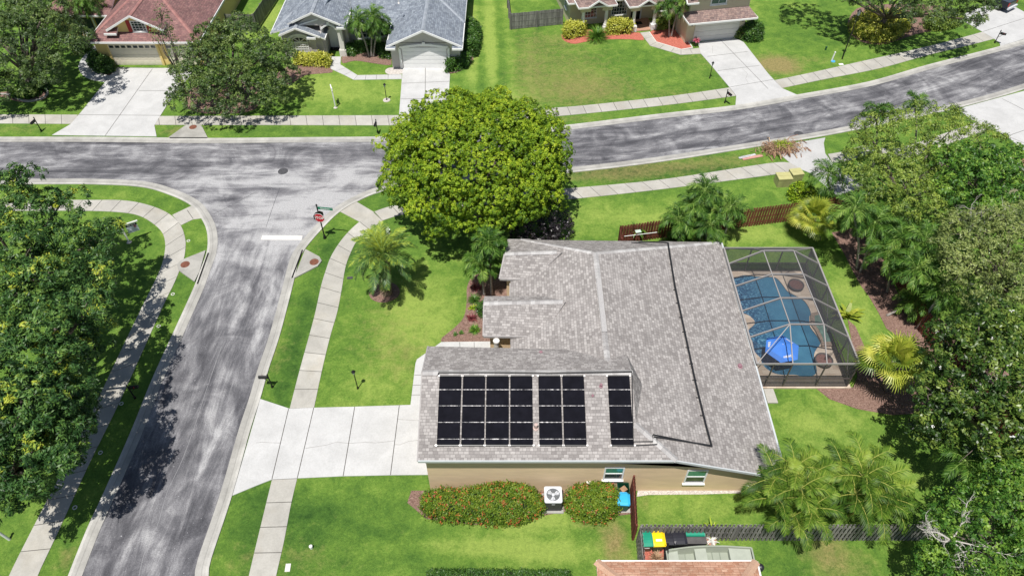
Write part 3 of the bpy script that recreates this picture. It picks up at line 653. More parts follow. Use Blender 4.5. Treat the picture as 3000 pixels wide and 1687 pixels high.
def window(parent, p, dr, wd, ht, nx=2, nz=2, pane='glass', fw=0.07, name='window', bars=0.035, proud=0.05, sill=True, frame='white'):
    """p: bottom-left corner on the wall, dr: unit vector along the wall (outside is to its right-hand side)"""
    p, dr = Vector(p), Vector(dr).normalized(); out = Vector((dr.y, -dr.x, 0)); up = Vector((0, 0, 1))
    mb = MB(); c = p + out * (proud * .5)
    def B(a, b, w_, dd=0): mb.bar(c + a + out * dd, c + b + out * dd, w_, proud + .0, up=out)
    B(dr * 0 + up * (fw / 2), dr * wd + up * (fw / 2), fw); B(up * (ht - fw / 2), dr * wd + up * (ht - fw / 2), fw)
    B(dr * (fw / 2) + up * fw, dr * (fw / 2) + up * (ht - fw), fw, .002); B(dr * (wd - fw / 2) + up * fw, dr * (wd - fw / 2) + up * (ht - fw), fw, .002)
    for i in range(1, nx): B(dr * (wd * i / nx) + up * fw, dr * (wd * i / nx) + up * (ht - fw), bars, -.006)
    for i in range(1, nz): B(dr * fw + up * (ht * i / nz), dr * (wd - fw) + up * (ht * i / nz), bars, -.008)
    if sill: mb.bar(c - dr * .05 - up * .035 + out * .04, c + dr * (wd + .05) - up * .035 + out * .04, .13, .07)
    f = mb.build(name, M[frame], parent)
    mb = MB(); a = p + out * .012
    mb.poly([a + dr * .03 + up * .03, a + dr * (wd - .03) + up * .03, a + dr * (wd - .03) + up * (ht - .03), a + dr * .03 + up * (ht - .03)])
    mb.build('pane', M[pane], f)
    return f
def slab_door(parent, p, dr, wd, ht, mat, rows=4, name='garage_door', windows=0, cols=8, inset=0.0, wmat='glass'):
    p, dr = Vector(p), Vector(dr).normalized(); out = Vector((dr.y, -dr.x, 0)); up = Vector((0, 0, 1))
    mb = MB(); rh = ht / rows
    for i in range(rows):
        a = p + out * (inset + .03) + up * (i * rh + rh / 2)
        mb.bar(a, a + dr * wd, .06, rh - .025, up=up)
        for j in range(cols):
            q = a + dr * (wd * (j + .12) / cols) + out * .036
            if not (windows and i == rows - 1): mb.bar(q, q + dr * (wd * .76 / cols), .008, rh * .55, up=up)
    mb.bar(p + out * (inset + .01) + up * ht / 2, p + out * (inset + .01) + dr * wd + up * ht / 2, .04, ht - .01, up=up)
    o = mb.build(name, mat, parent)
    if windows:
        mb = MB()
        for j in range(windows):
            q = p + out * (inset + .066) + up * (ht - rh * .5) + dr * (wd * (j + .16) / windows)
            mb.bar(q, q + dr * (wd * .68 / windows), .02, rh * .45, up=up)
        mb.build('window', M[wmat], o)
    return o
def wallblock(mb, pts, z1, z0=-0.05): mb.prism(pts, z0, z1)
def gable_planes(r0, r1, eL, eR, drop_l, drop_r):
    """ridge r0->r1; eL / eR: horizontal offset vectors to the two eaves; drop: height lost"""
    r0, r1, eL, eR = map(Vector, (r0, r1, eL, eR)); z = Vector((0, 0, 1))
    return [[r0, r1, r1 + eL - z * drop_l, r0 + eL - z * drop_l], [r0, r1, r1 + eR - z * drop_r, r0 + eR - z * drop_r]]

# ---------------------------------------------------------------- the main house with the pool
def main_house():
    r = empty('house', (5.0, 27.0, 0.0), 'large tan stucco house under a warm grey shingle roof with black solar panels', 'house')
    wall = MB()
    # garage block, sloping parapet line follows the eaves
    wallblock(wall, [(-4.62, 19.50), (8.6, 19.50), (14.5, 19.50), (14.5, 24.0), (14.5, 36.9), (0.4, 36.0), (0.4, 26.0), (-4.62, 26.0)], [4.12, 4.12, 2.2, 2.2, 2.1, 3.4, 3.45, 4.1])
    wallblock(wall, [(-1.35, 27.9), (.5, 27.9), (.5, 30.3), (-1.35, 30.3)], 3.7)
    wallblock(wall, [(-.35, 32.6), (.5, 32.6), (.5, 35.9), (-.35, 35.9)], 3.5)
    o = wall.build('wall', M['tan_wall'], r)
    yS = 19.10
    gx0, gx1, gy, gh = -4.92, 6.6, 23.62, 5.68
    RZ, ES = 5.12, .3043; SZ = 4.15
    Pk = tuple(d(1498, 637, RZ)); Pk = (5.42, Pk[1], RZ); NE, SE, NW = (14.95, 37.6, 2.22), (14.85, yS, 2.25), (-.1, 36.3, 3.7)
    HE = (8.607, yS, SZ); sl = (gh - SZ) / (gy - yS); V1 = (gx1, yS + (RZ - ES * (gx1 - 5.42) - SZ) / sl, RZ - ES * (gx1 - 5.42)); V2 = (5.42, yS + (RZ - SZ) / sl, RZ)
    planes = [
        [Pk, NE, SE, HE, V1, V2],                                         # east slope
        [Pk, V2, (-.1, V2[1], 3.7), NW],                                  # west slope
        [Pk, NW, NE],                                                     # north hip
        [(gx0, gy, gh), (gx1, gy, gh), V1, HE, (gx0, yS, SZ)],            # south slope over the garage
        [(gx0, gy, gh), (gx1, gy, gh), (gx1, 25.6, 4.77), (gx1, 26.0, 4.55), (gx0, 26.35, 4.52)],
        [(gx1, gy, gh), (7.3, 23.6, 4.56), (gx1, 25.6, 4.77)], [(gx1, gy, gh), V1, (7.3, 23.6, 4.56)],
        [(-1.72, 29.65, 4.62), (3.3, 29.65, 4.78), (1.9, 27.55, 3.97), (-1.72, 27.62, 3.95)],
        [(-1.72, 29.65, 4.62), (3.3, 29.65, 4.78), (1.9, 30.7, 4.15), (-1.66, 30.55, 4.25)],
        [(-.47, 34.0, 4.62), (3.3, 34.0, 4.78), (1.4, 32.3, 3.95), (-.8, 32.45, 3.9)],
        [(-.47, 34.0, 4.62), (3.3, 34.0, 4.78), (1.2, 36.2, 3.85), (-.3, 36.25, 3.8)],
    ]
    roof = build_roof(r, planes, 'grey_roof', thick=0.14, edge='roof_edge')
    caps(r, [(Pk, (5.42, 24.5, RZ)), (HE, V1), ((gx0, gy, gh), (gx1, gy, gh)), (Pk, NE), (Pk, (.6, 36.1, 3.85)), ((-1.72, 29.65, 4.62), (3.1, 29.65, 4.77)), ((-.47, 34.0, 4.62), (2.9, 34.0, 4.77))])
    # long vent strip on the main ridge
    mb = MB(); mb.bar((5.42, 31.2, RZ + .06), (5.42, 26.9, RZ + .06), .3, .09); mb.build('ridge_vent', M['cap'], r)
    fascia(r, [((gx0, yS - .02, SZ - .02), (8.6, yS - .02, SZ - .02)), ((8.6, yS - .02, SZ - .02), (14.85, yS - .02, 2.23))], .17, mat='gutter_grey')
    fascia(r, [((gx0 - .02, yS, SZ - .02), (gx0 - .02, gy, 5.66)), ((gx0 - .02, gy, 5.66), (gx0 - .02, 26.35, 4.5)),
               ((-1.72, 27.6, 3.93), (.9, 27.55, 3.95)), ((-1.74, 27.62, 3.93), (-1.74, 29.65, 4.6)), ((-1.74, 29.65, 4.6), (-1.68, 30.55, 4.22)),
               ((-.8, 32.43, 3.88), (1.2, 32.28, 3.93)), ((-.82, 32.45, 3.88), (-.49, 34.0, 4.6)), ((-.12, 27.7, 3.68), (-.12, 32.2, 3.68))], .15, mat='roof_edge')
    mb = MB(); mb.bar((14.88, yS, 2.26), (14.98, 37.5, 2.26), .10, .10); mb.build('gutter', M['gutter_grey'], r)
    # windows on the south wall (tinted upper sash, dark lower)
    for x0, z0, wd, ht in ((5.02, 1.35, 1.1, 1.35), (9.55, 0.95, 1.15, 1.45)):
        f = window(r, (x0, 19.5, z0), (1, 0, 0), wd, ht, 1, 2, 'teal_glass', .08, bars=.07)
        mb = MB(); mb.poly([(x0 + .08, 19.485, z0 + .08), (x0 + wd - .08, 19.485, z0 + .08), (x0 + wd - .08, 19.485, z0 + ht / 2 - .03), (x0 + .08, 19.485, z0 + ht / 2 - .03)]); mb.build('pane', M['glass'], f)
    # round porch column and service fittings
    mb = MB(); mb.lathe((-.95, 27.35, 0), [(.22, 0), (.22, .15), (.16, .2), (.15, 3.6), (.2, 3.7), (.2, 3.8)], 14); mb.build('porch_column', M['offwhite'], r)
    mb = MB(); mb.box((4.25, 19.42, .95), (.22, .14, .4)); mb.tube([(4.3, 19.4, .75), (4.25, 19.36, .3), (4.1, 19.3, .12)], .02, 6); mb.build('meter_box', M['offwhite'], r)
    mb = MB(); mb.box((13.3, 19.42, .55), (.34, .16, .2)); mb.build('meter_box', M['offwhite'], r)
    mb = MB(); mb.box((-4.7, 19.95, 2.6), (.1, .16, .3)); mb.lathe((-4.78, 19.95, 2.45), [(.05, 0), (.09, .1), (.09, .3), (.03, .38)], 8); mb.build('wall_lantern', M['black'], r)
    # vent pipes on the roof
    def onroof(x, y):
        if x < 6.6 and y < gy: return SZ + (y - yS) * (gh - SZ) / (gy - yS)
        if x < 6.6 and y < 26: return gh - (y - gy) * .46
        return RZ - (x - 5.42) * ES
    for (k, u, v), hh, rad, mt in (((10, 240, 1420), .4, .1, 'vent_a'), ((10, 895, 1000), .25, .07, 'vent_b'), ((10, 2290, 800), .2, .12, 'vent_b'), ((10, 293, 620), .15, .09, 'vent_b'), ((10, 812, 1095), .14, .05, 'vent_b')):
        z = 4.6
        for _ in range(6): q = t(k, u, v, z); z = onroof(q.x, q.y) if q.y > yS else 4.5
        mb = MB(); mb.lathe((q.x, q.y, z - .05), [(rad * 1.6, 0), (rad * 1.5, .07), (rad, .09), (rad, hh), (rad * .7, hh + .01)], 12); mb.build('vent_pipe', M[mt], r)
    # solar pool-heating panels
    def onS(x, y, lift=.05): return Vector((x, y, SZ + (y - yS) * sl + lift))
    yt, yb = 23.35, 19.82
    top = [(3+0,)]  # columns measured on the photo: left and right pixel at top and bottom
    cols = [(226, 472), (490, 737), (752, 1003), (1018, 1265), (1333, 1583), (1600, 1843), (2108, 2355)]
    def px(u): 
        return (1230 + u * 670 / 2576)
    for u0, u1 in cols:
        x0 = P(px(u0), 1103, 5.5).x; x1 = P(px(u1), 1103, 5.5).x
        mb = MB(); n = 1
        c = [onS(x0, yb, .07), onS(x1, yb, .07), onS(x1, yt, .07), onS(x0, yt, .07)]
        mb.poly(c); lo = [q - Vector((0, 0, .05)) for q in c]
        for i in range(4): mb.poly([c[i], lo[i], lo[(i + 1) % 4], c[(i + 1) % 4]])
        pn = mb.build('solar_panel', M['solar'], r)
        for fy in (.20, .44, .68, .92):
            mb = MB(); y = yt + (yb - yt) * fy
            n = 10
            for i in range(n):
                a, b = onS(x0 + (x1 - x0) * i / n, y, .085 + random.uniform(0, .006)), onS(x0 + (x1 - x0) * (i + 1) / n, y, .085 + random.uniform(0, .006))
                mb.bar(a, b, random.uniform(.012, .045), .014, random.uniform(0, 1))
            mb.build('clamp_strap', M['glint_strap'], pn)
        for y in (yt + .03, yb - .03):
            mb = MB(); mb.tube([onS(x0 - .05, y, .08), onS(x1 + .05, y, .08)], .045, 8)
            for xx in (x0 - .03, x1 + .03): mb.tube([onS(xx - .05, y, .08), onS(xx + .05, y, .08)], .055, 8, .5, 1)
            mb.build('header_pipe', [M['pipe'], M['chrome']], pn)
    # plumbing runs over the roof
    mb = MB()
    xe = P(px(2385), 1103, 5.5).x
    mb.tube([onS(-4.05, yt + .06, .10), onS(-4.0, yt + .2, .12), onS(-1, yt + .2, .12), onS(2, yt + .16, .12), onS(xe, yt + .24, .12)], .045, 8)
    def rf(k, u, v, l=.1):
        z = 4.6
        for _ in range(8): q = t(k, u, v, z); z = min(SZ + (q.y - yS) * sl, RZ - (q.x - 5.42) * ES)
        return q + Vector((0, 0, l))
    E_ = lambda x, y, l=.09: Vector((x, y, RZ - (x - 5.42) * ES + l))
    mb.tube([onS(xe, yt + .2, .1), rf(10, 1212, 1300), rf(14, 1203, 122), rf(14, 1398, 120), rf(14, 1398, 52)], .032, 8)
    mb.tube([rf(14, 1180, 162), rf(14, 1440, 148), rf(14, 1438, 84)], .03, 8)
    for off in (0, .1):
        mb.tube([rf(14, 1400 + off * 100, 50 + off * 220, .09), rf(14, 1985 - off * 60, 168 - off * 100, .09)], .036, 8)
        mb.tube([rf(14, 1985 - off * 60, 168 - off * 60, .09), rf(10, 1960 - off * 60, 1430, .09), rf(10, 1845 - off * 60, 960, .09), rf(10, 1640 - off * 60, 0, .09), rf(6, 1570 - off * 60, 1010, .09)], .042, 8)
    mb.tube([rf(6, 1560, 1010, .09), (9.75, 35.9, 3.85), (8.8, 36.45, 3.3), (8.3, 36.5, 3.2)], .05, 8)
    for v_ in (37, 172, 315, 460, 617, 780, 945, 1120, 1300): q_ = rf(10, 1640 + v_ * .218, v_, .06); mb.bar(q_ - Vector((.2, 0, 0)), q_ + Vector((.05, 0, 0)), .05, .05)
    mb.build('solar_plumbing', M['pipe'], r)
M['gutter_grey'] = flat('gutter_grey', (0.52, 0.55, 0.56), .5, .05)
M['roof_edge'] = flat('roof_edge_grey', (0.36, 0.34, 0.33), .8, .1)
M['solar'] = flat('black_solar_mat', (0.0085, 0.0085, 0.0125), 0.8, 0.25, 2, 0, 0, 0.04)
def make_glint_strap():  # irregular sun sparkle along the straps is painted as dark-to-white noise
    m, n, b = new_mat('clamp_strap_glints'); f = noise(n, geo(n), 5.0, 3, .8)
    link(n, ramp(n, f, [(.38, (.12, .12, .13)), (.5, (.5, .48, .47)), (.6, (.95, .92, .9))]), b.inputs['Base Color']); b.inputs['Roughness'].default_value = .2; b.inputs['Specular IOR Level'].default_value = .9
    return m
M['glint_strap'] = make_glint_strap()
M['chrome'] = flat('shiny_strap', (0.82, 0.79, 0.77), 0.22, 0.1, 8, 0.0, 0, 1.0)
M['vent_a'] = flat('pink_grey_vent', (0.5, 0.38, 0.34), 0.6, .2); M['vent_b'] = flat('mauve_vent_pipe', (0.28, 0.15, 0.18), 0.6, .2)
main_house()

# ---------------------------------------------------------------- grey house across the street
def grey_house():
    r = empty('house', (-14, 70, 0), 'pale grey stucco house with blue grey shingles and a single wide white garage door', 'house')
    wl = MB()
    wallblock(wl, [(-11.85, 65.0), (-5.1, 65.0), (-5.1, 80), (-11.85, 80)], 2.75)
    wallblock(wl, [(-22.9, 67.0), (-18.9, 67.0), (-18.9, 69.05), (-16.7, 69.05), (-16.7, 69.4), (-11.8, 70.2), (-11.8, 80), (-22.9, 80)], 2.6)
    # gable fronts
    def gfront(xl, xr, xm, y, ze, za, yb):
        b = len(wl.v); wl.v += [(xl, y, ze), (xr, y, ze), (xm, y, za), (xl, yb, ze), (xr, yb, ze), (xm, yb, za)]
        for q in ((0, 1, 2), (5, 4, 3), (0, 3, 4, 1), (1, 4, 5, 2), (2, 5, 3, 0)): wl.face([b + i for i in q])
    gfront(-11.6, -5.3, -8.45, 65.0, 2.7, 4.15, 66)
    wallblock(wl, [(-18.95, 67.3), (-18.75, 67.3), (-18.75, 69.2), (-18.95, 69.2)], 3.3); wallblock(wl, [(-17.35, 67.3), (-16.75, 67.3), (-16.75, 67.7), (-17.35, 67.7)], 3.3, 3.0)
    gfront(-21.4, -16.75, -19.4, 67.3, 3.3, 4.5, 67.7)
    wallblock(wl, [(-16.9, 68.6), (-16.6, 68.6), (-16.6, 70.0), (-16.9, 70.0)], 2.9)
    gfront(-22.7, -19.1, -21.1, 66.98, 2.6, 3.25, 67.3)
    wl.build('wall', M['grey_wall'], r)
    main = [[(-23.8, 67.2, 2.7), (-4.75, 67.2, 2.7), (-4.75, 67.2, 2.7), (-12.2, 76.0, 6.2), (-17, 76.0, 6.2)]]
    planes = [
        [(-16.0, 68.9, 2.75), (-4.75, 68.9, 2.75), (-11.5, 76.0, 5.9), (-17.0, 76.0, 5.9)],      # south slope
        [(-4.75, 68.9, 2.75), (-4.75, 84, 2.75), (-11.5, 76.0, 5.9)],
        [(-23.8, 67.0, 2.7), (-17.0, 76, 5.9), (-23.8, 84, 2.7)],
        [(-23.8, 67.0, 2.7), (-19.0, 67.3, 4.0), (-17.0, 76, 5.9)],
        [(-17.0, 76.0, 5.9), (-11.5, 76.0, 5.9), (-4.75, 84, 2.75), (-23.8, 84, 2.75)],
    ]
    planes += gable_planes((-8.45, 64.25, 4.4), (-8.45, 73.0, 4.4), (-3.6, 0, 0), (3.65, 0, 0), 1.62, 1.64)
    planes += gable_planes((-19.4, 67.0, 4.78), (-19.4, 74.0, 4.78), (-2.6, 0, 0), (3.05, 0, 0), 1.15, 1.4)
    planes += gable_planes((-21.15, 66.45, 3.5), (-21.15, 67.25, 3.5), (-1.75, 0, 0), (2.7, 0, 0), .75, 1.12)
    planes += [[(-21.15, 67.25, 3.5), (-21.15, 69.5, 3.5), (-22.9, 69.5, 2.75), (-22.9, 67.25, 2.75)], [(-21.15, 67.25, 3.5), (-21.4, 67.29, 3.5), (-18.45, 67.29, 2.38)], [(-21.0, 67.25, 3.5), (-18.45, 67.25, 2.38), (-18.45, 68.6, 2.38), (-18.72, 68.6, 2.5), (-18.97, 67.28, 2.6)]]
    # cornice returns
    planes += [[(-12.1, 63.95, 2.68), (-11.2, 63.95, 2.68), (-11.2, 65, 3.0), (-12.1, 65, 3.0)], [(-5.75, 63.95, 2.68), (-4.78, 63.95, 2.68), (-4.78, 65, 3.0), (-5.75, 65, 3.0)],
               [(-17.2, 66.85, 3.3), (-16.25, 66.85, 3.3), (-16.25, 67.35, 3.5), (-17.2, 67.35, 3.5)], [(-20.2, 66.35, 2.5), (-19.3, 66.35, 2.5), (-19.3, 66.98, 2.7), (-20.2, 66.98, 2.7)]]
    build_roof(r, planes, 'blue_roof')
    caps(r, [((-8.45, 64.25, 4.4), (-8.45, 72.5, 4.4)), ((-17, 76, 5.9), (-11.5, 76, 5.9)), ((-19.4, 67.0, 4.78), (-19.4, 72, 4.78)), ((-21.15, 66.45, 3.5), (-21.15, 67.25, 3.5)), ((-4.75, 68.9, 2.78), (-11.5, 76, 5.93)), ((-23.8, 67, 2.73), (-17, 76, 5.93))], 'blue_cap')
    z = .02
    fascia(r, [((-12.05, 64.2, 2.78), (-8.45, 64.2, 4.4)), ((-8.45, 64.2, 4.4), (-4.8, 64.2, 2.76)), ((-12.1, 63.92, 2.68), (-11.2, 63.92, 2.68)), ((-5.75, 63.92, 2.68), (-4.75, 63.92, 2.68)), ((-4.76, 63.9, 2.7), (-4.76, 80, 2.75)), ((-12.1, 63.9, 2.7), (-12.1, 68.8, 2.75)),
               ((-21.5, 66.95, 3.85), (-19.4, 66.95, 4.78)), ((-19.4, 66.95, 4.78), (-16.8, 66.95, 3.58)), ((-17.2, 66.82, 3.3), (-16.25, 66.82, 3.3)), ((-16.3, 66.85, 3.32), (-16.3, 70.0, 3.35)),
               ((-22.9, 66.4, 2.75), (-21.15, 66.4, 3.5)), ((-21.15, 66.4, 3.5), (-18.9, 66.4, 2.58)), ((-18.43, 66.4, 2.38), (-18.43, 68.6, 2.38)), ((-20.2, 66.32, 2.5), (-19.3, 66.32, 2.5)), ((-23.8, 66.9, 2.7), (-23.8, 80, 2.7)), ((-16.0, 68.87, 2.75), (-11.6, 68.87, 2.75))], .18)
    slab_door(r, (-10.75, 65.0, 0.02), (1, 0, 0), 4.35, 2.2, M['white'], 5, cols=8)
    mb = MB()
    pts = [(-10.95, 0), (-10.95, 2.25)] + [(-10.95 + 4.75 * k / 8, 2.25 + .28 * math.sin(math.pi * k / 8)) for k in range(1, 8)] + [(-6.2, 2.25), (-6.2, 0)]
    for a, b in zip(pts, pts[1:]): mb.bar((a[0], 64.93, a[1]), (b[0], 64.93, b[1]), .22, .2, up=(0, 1, 0))
    mb.box((-8.57, 64.85, 2.66), (.3, .12, .32)); mb.build('door_surround', M['white'], r)
    mb = MB(); mb.lathe((-11.5, 64.85, 2.3), [(.05, 0), (.14, .06), (.10, .14), (.02, .2)], 10); mb.build('wall_lantern', M['black'], r)
    # entry: arch, column, door
    mb = MB(); mb.box((-17.1, 67.5, .35), (.68, .68, .7)); mb.box((-17.1, 67.5, 1.7), (.46, .46, 2.2)); mb.box((-17.1, 67.5, 2.85), (.62, .62, .16)); mb.box((-17.1, 67.5, 3.02), (.74, .74, .18)); mb.build('porch_column', M['offwhite'], r)
    mb = MB(); pts = [(-18.85 + 1.6 * k / 8, 2.95 + .45 * math.sin(math.pi * k / 8)) for k in range(9)]
    for a, b in zip(pts, pts[1:]): mb.bar((a[0], 67.26, a[1]), (b[0], 67.26, b[1]), .14, .2, up=(0, 1, 0))
    mb.box((-18.05, 67.2, 3.55), (.26, .12, .28)); mb.build('porch_arch', M['white'], r)
    mb = MB(); mb.box((-18.1, 69.0, 1.15), (1.1, .1, 2.3)); mb.box((-17.4, 68.99, 1.15), (.25, .1, 2.3)); dd = mb.build('front_door', M['white'], r)
    mb = MB(); mb.box((-17.72, 68.92, 1.05), (.07, .06, .3)); mb.build('handle', M['black'], dd)
    mb = MB(); mb.box((-18.05, 69.0, 2.5), (1.3, .1, .3)); mb.build('transom_window', M['glass'], r)
    mb = MB(); mb.box((-18.0, 68.6, .06), (1.2, .5, .12)); mb.build('doormat', M['dark'], r)
    # left wing window with round head
    window(r, (-21.95, 67.0, .45), (1, 0, 0), 1.6, 1.2, 6, 5, 'pale_glass', .09)
    mb = MB(); c = Vector((-21.15, 66.95, 1.72))
    arc = [c + Vector((.8 * math.cos(a), 0, .55 * math.sin(a))) for a in np.linspace(0, math.pi, 9)]
    for a, b in zip(arc, arc[1:]): mb.bar(a, b, .09, .08, up=(0, 1, 0))
    mb.bar(arc[0], arc[-1], .1, .08)
    for q in arc[2:8:2]: mb.bar(c, q, .05, .06)
    f = mb.build('arched_window', M['white'], r)
    mb = MB(); mb.poly([q + Vector((0, .03, 0)) for q in arc]); mb.build('pane', M['glass'], f)
    mb = MB(); arc2 = [c + Vector((1.15 * math.cos(a), -.05, .05 + .75 * math.sin(a))) for a in np.linspace(0, math.pi, 9)]
    for a, b in zip(arc2, arc2[1:]): mb.bar(a, b, .24, .14, up=(0, 1, 0))
    mb.box((-21.15, 66.86, 2.5), (.26, .12, .26)); mb.build('window_arch', M['white'], r)
    mb = MB(); mb.box((-19.75, 66.85, 1.2), (.5, .3, 2.4)); mb.box((-19.75, 66.83, 2.35), (.7, .42, .16)); mb.build('pilaster', M['grey_wall'], r)
    # recessed window behind the palms
    window(r, (-15.9, 69.49, .75), (7.2, 1.2, 0), 1.4, 1.5, 3, 3, 'glass', .1)
    window(r, (-13.6, 69.87, .75), (7.2, 1.2, 0), 1.3, 1.5, 3, 3, 'glass', .1)
    mb = MB(); q = t(1, 1437, 40, 4.9); mb.lathe(q, [(.12, 0), (.1, .1), (.07, .12), (.07, .45), (.1, .46), (.1, .56)], 10); mb.build('vent_pipe', M['chrome'], r)
M['pale_glass'] = flat('pale_glass_block', (0.42, 0.42, 0.38), 0.2, .1, 3, 0, 0, .7)
grey_house()

# ---------------------------------------------------------------- cream house (turned about 11 degrees)
def cream_house():
    O = Vector((6.16, 73.6, 0)); th = math.atan2(.187, .982); e = Vector((math.cos(th), math.sin(th), 0)); n = Vector((-e.y, e.x, 0))
    def L(a, b, z=0.0): return O + e * a + n * b + Vector((0, 0, z))
    def L2(a, b): p = L(a, b); return (p.x, p.y)
    r = empty('house', O, 'cream stucco house with brown shingles, white porch columns and an upper storey over the garage', 'house')
    wl = MB()
    wallblock(wl, [L2(0, 0), L2(11.4, 0), L2(11.4, 12), L2(0, 12)], 2.75)
    wallblock(wl, [L2(10.9, -5.8), L2(17.2, -5.8), L2(17.2, 12), L2(10.9, 12)], 5.6)
    # arches carried on the columns
    for a0, a1, bf in ((.7, 4.1, -1.75), (5.9, 9.1, -2.5)):
        mid = (a0 + a1) / 2; w2 = .62
        for s0, s1 in ((a0, mid - w2), (mid + w2, a1)):
            wallblock(wl, [L2(s0, bf), L2(s1, bf), L2(s1, bf + .45), L2(s0, bf + .45)], 2.95, 2.25)
        steps = 6
        for k in range(steps):
            x0 = mid - w2 + 2 * w2 * k / steps; x1 = x0 + 2 * w2 / steps; xm = abs((x0 + x1) / 2 - mid) / w2
            wallblock(wl, [L2(x0, bf), L2(x1, bf), L2(x1, bf + .45), L2(x0, bf + .45)], 3.35 - .35 * xm, 2.3 + .5 * math.sqrt(max(0, 1 - xm * xm)))
        for s in (a0 + .05, a1 - .05):
            wallblock(wl, [L2(s - .05, bf + .45), L2(s + .05, bf + .45), L2(s + .05, 0), L2(s - .05, 0)], 2.9, 2.4)
    wl.build('wall', M['cream_wall'], r)
    planes = [[L(-.35, -.55, 2.78), L(11.0, -.55, 2.78), L(11.0, 6, 5.6), L(3.0, 6, 5.6)], [L(-.35, -.55, 2.78), L(3.0, 6, 5.6), L(-.35, 12.5, 2.78)],
              [L(-.35, 12.5, 2.78), L(3.0, 6, 5.6), L(11.0, 6, 5.6), L(11.0, 12.5, 2.78)],
              [L(10.5, -7.0, 2.75), L(17.8, -7.0, 2.75), L(17.2, -5.8, 3.42), L(10.9, -5.8, 3.42)], [L(10.5, -7.0, 2.75), L(10.9, -5.8, 3.42), L(10.5, -4.7, 2.75)], [L(17.8, -7.0, 2.75), L(17.2, -5.8, 3.42), L(17.8, -4.7, 2.75)],
              [L(10.4, -6.4, 5.7), L(17.7, -6.4, 5.7), L(17.7, 2, 7.4), L(10.4, 2, 7.4)], [L(10.4, 10.4, 5.7), L(17.7, 10.4, 5.7), L(17.7, 2, 7.4), L(10.4, 2, 7.4)]]
    for a0, a1, bf in ((.7, 4.1, -1.75), (5.9, 9.1, -2.5)):
        mid = (a0 + a1) / 2; ww = (a1 - a0) / 2 + .35
        planes += [[L(a0 - .35, bf - .3, 2.95), L(mid, bf + .9, 3.95), L(mid, 3.5, 3.95 + .3), L(a0 - .35, 1.5, 3.0)], [L(a1 + .35, bf - .3, 2.95), L(mid, bf + .9, 3.95), L(mid, 3.5, 3.95 + .3), L(a1 + .35, 1.5, 3.0)],
                   [L(a0 - .35, bf - .3, 2.95), L(mid, bf + .9, 3.95), L(a1 + .35, bf - .3, 2.95)],
                   [L(mid - .95, bf - .42, 3.05), L(mid, bf - .42, 3.62), L(mid, bf + .8, 3.72), L(mid - .95, bf + .8, 3.15)], [L(mid + .95, bf - .42, 3.05), L(mid, bf - .42, 3.62), L(mid, bf + .8, 3.72), L(mid + .95, bf + .8, 3.15)]]
    # corner return roof on the upper storey
    planes += [[L(10.2, -6.4, 4.6), L(11.4, -6.4, 4.6), L(11.0, -5.7, 5.1), L(10.2, -5.7, 5.1)]]
    build_roof(r, planes, 'brown_roof')
    seg = [(L(-.35, -.57, 2.76), L(11.0, -.57, 2.76)), (L(-.37, -.55, 2.76), L(-.37, 12.5, 2.76)), (L(10.5, -7.02, 2.73), L(17.8, -7.02, 2.73)), (L(10.48, -7.0, 2.73), L(10.48, -4.7, 2.73)), (L(17.82, -7, 2.73), L(17.82, -4.7, 2.73)),
           (L(10.4, -6.42, 5.68), L(17.7, -6.42, 5.68)), (L(10.2, -6.42, 4.58), L(11.4, -6.42, 4.58)), (L(10.18, -6.4, 4.58), L(10.18, -5.7, 5.08))]
    for a0, a1, bf in ((.7, 4.1, -1.75), (5.9, 9.1, -2.5)):
        mid = (a0 + a1) / 2
        seg += [(L(a0 - .35, bf - .32, 2.93), L(mid - .85, bf - .32, 2.93)), (L(mid + .85, bf - .32, 2.93), L(a1 + .35, bf - .32, 2.93)), (L(a0 - .37, bf - .3, 2.93), L(a0 - .37, .2, 2.95)), (L(a1 + .37, bf - .3, 2.93), L(a1 + .37, .2, 2.95)),
                (L(mid - .98, bf - .45, 3.03), L(mid, bf - .45, 3.62)), (L(mid, bf - .45, 3.62), L(mid + .98, bf - .45, 3.03))]
    fascia(r, seg, .16)
    for a in (.95, 3.55, 6.35, 8.65):
        b = -1.5 if a < 5 else -2.27
        mb = MB(); p = L(a + (.1 if a in (.95,) else 0), b)
        if a > 5: mb.box((p.x, p.y, .3), (.7, .7, .6), th)
        else: mb.box((p.x, p.y, .2), (.55, .55, .4), th)
        mb.lathe((p.x, p.y, .4), [(.26, 0), (.24, .25), (.2, .3), (.17, 1.8), (.22, 1.86), (.24, 1.95)], 16); mb.build('porch_column', M['white'], r)
    window(r, L(1.6, 0, .7), e, 1.35, 1.6, 4, 4, 'glass', .07); window(r, L(4.55, 0, .75), e, 1.75, 1.55, 6, 4, 'glass', .08); window(r, L(9.3, 0, .75), e, 1.6, 1.5, 5, 4, 'glass', .08)
    window(r, L(12.9, -5.8, 3.9), e, 1.75, 1.35, 2, 2, 'teal_glass2', .12)
    window(r, L(-.001, 5.4, 1.2), -n, 1.0, 1.3, 2, 3, 'glass', .07); window(r, L(-.001, 2.2, 1.2), -n, 1.0, 1.3, 2, 3, 'glass', .07)
    mb = MB(); q = L(7.3, -.06, 1.15); mb.box((q.x, q.y, q.z), (1.0, .08, 2.2), th); mb.build('front_door', M['black'], r)
    mb = MB(); q = L(7.9, -.06, 1.15); mb.box((q.x, q.y, q.z), (.12, .12, 2.4), th); q = L(7.95, -.07, 1.15); mb.build('door_frame', M['white'], r)
    q = L(7.5, -1.3, .045); mb = MB(); mb.box((q.x, q.y, .05), (2.6, 2.6, .1), th); mb.build('porch_floor', M['paver'], r)
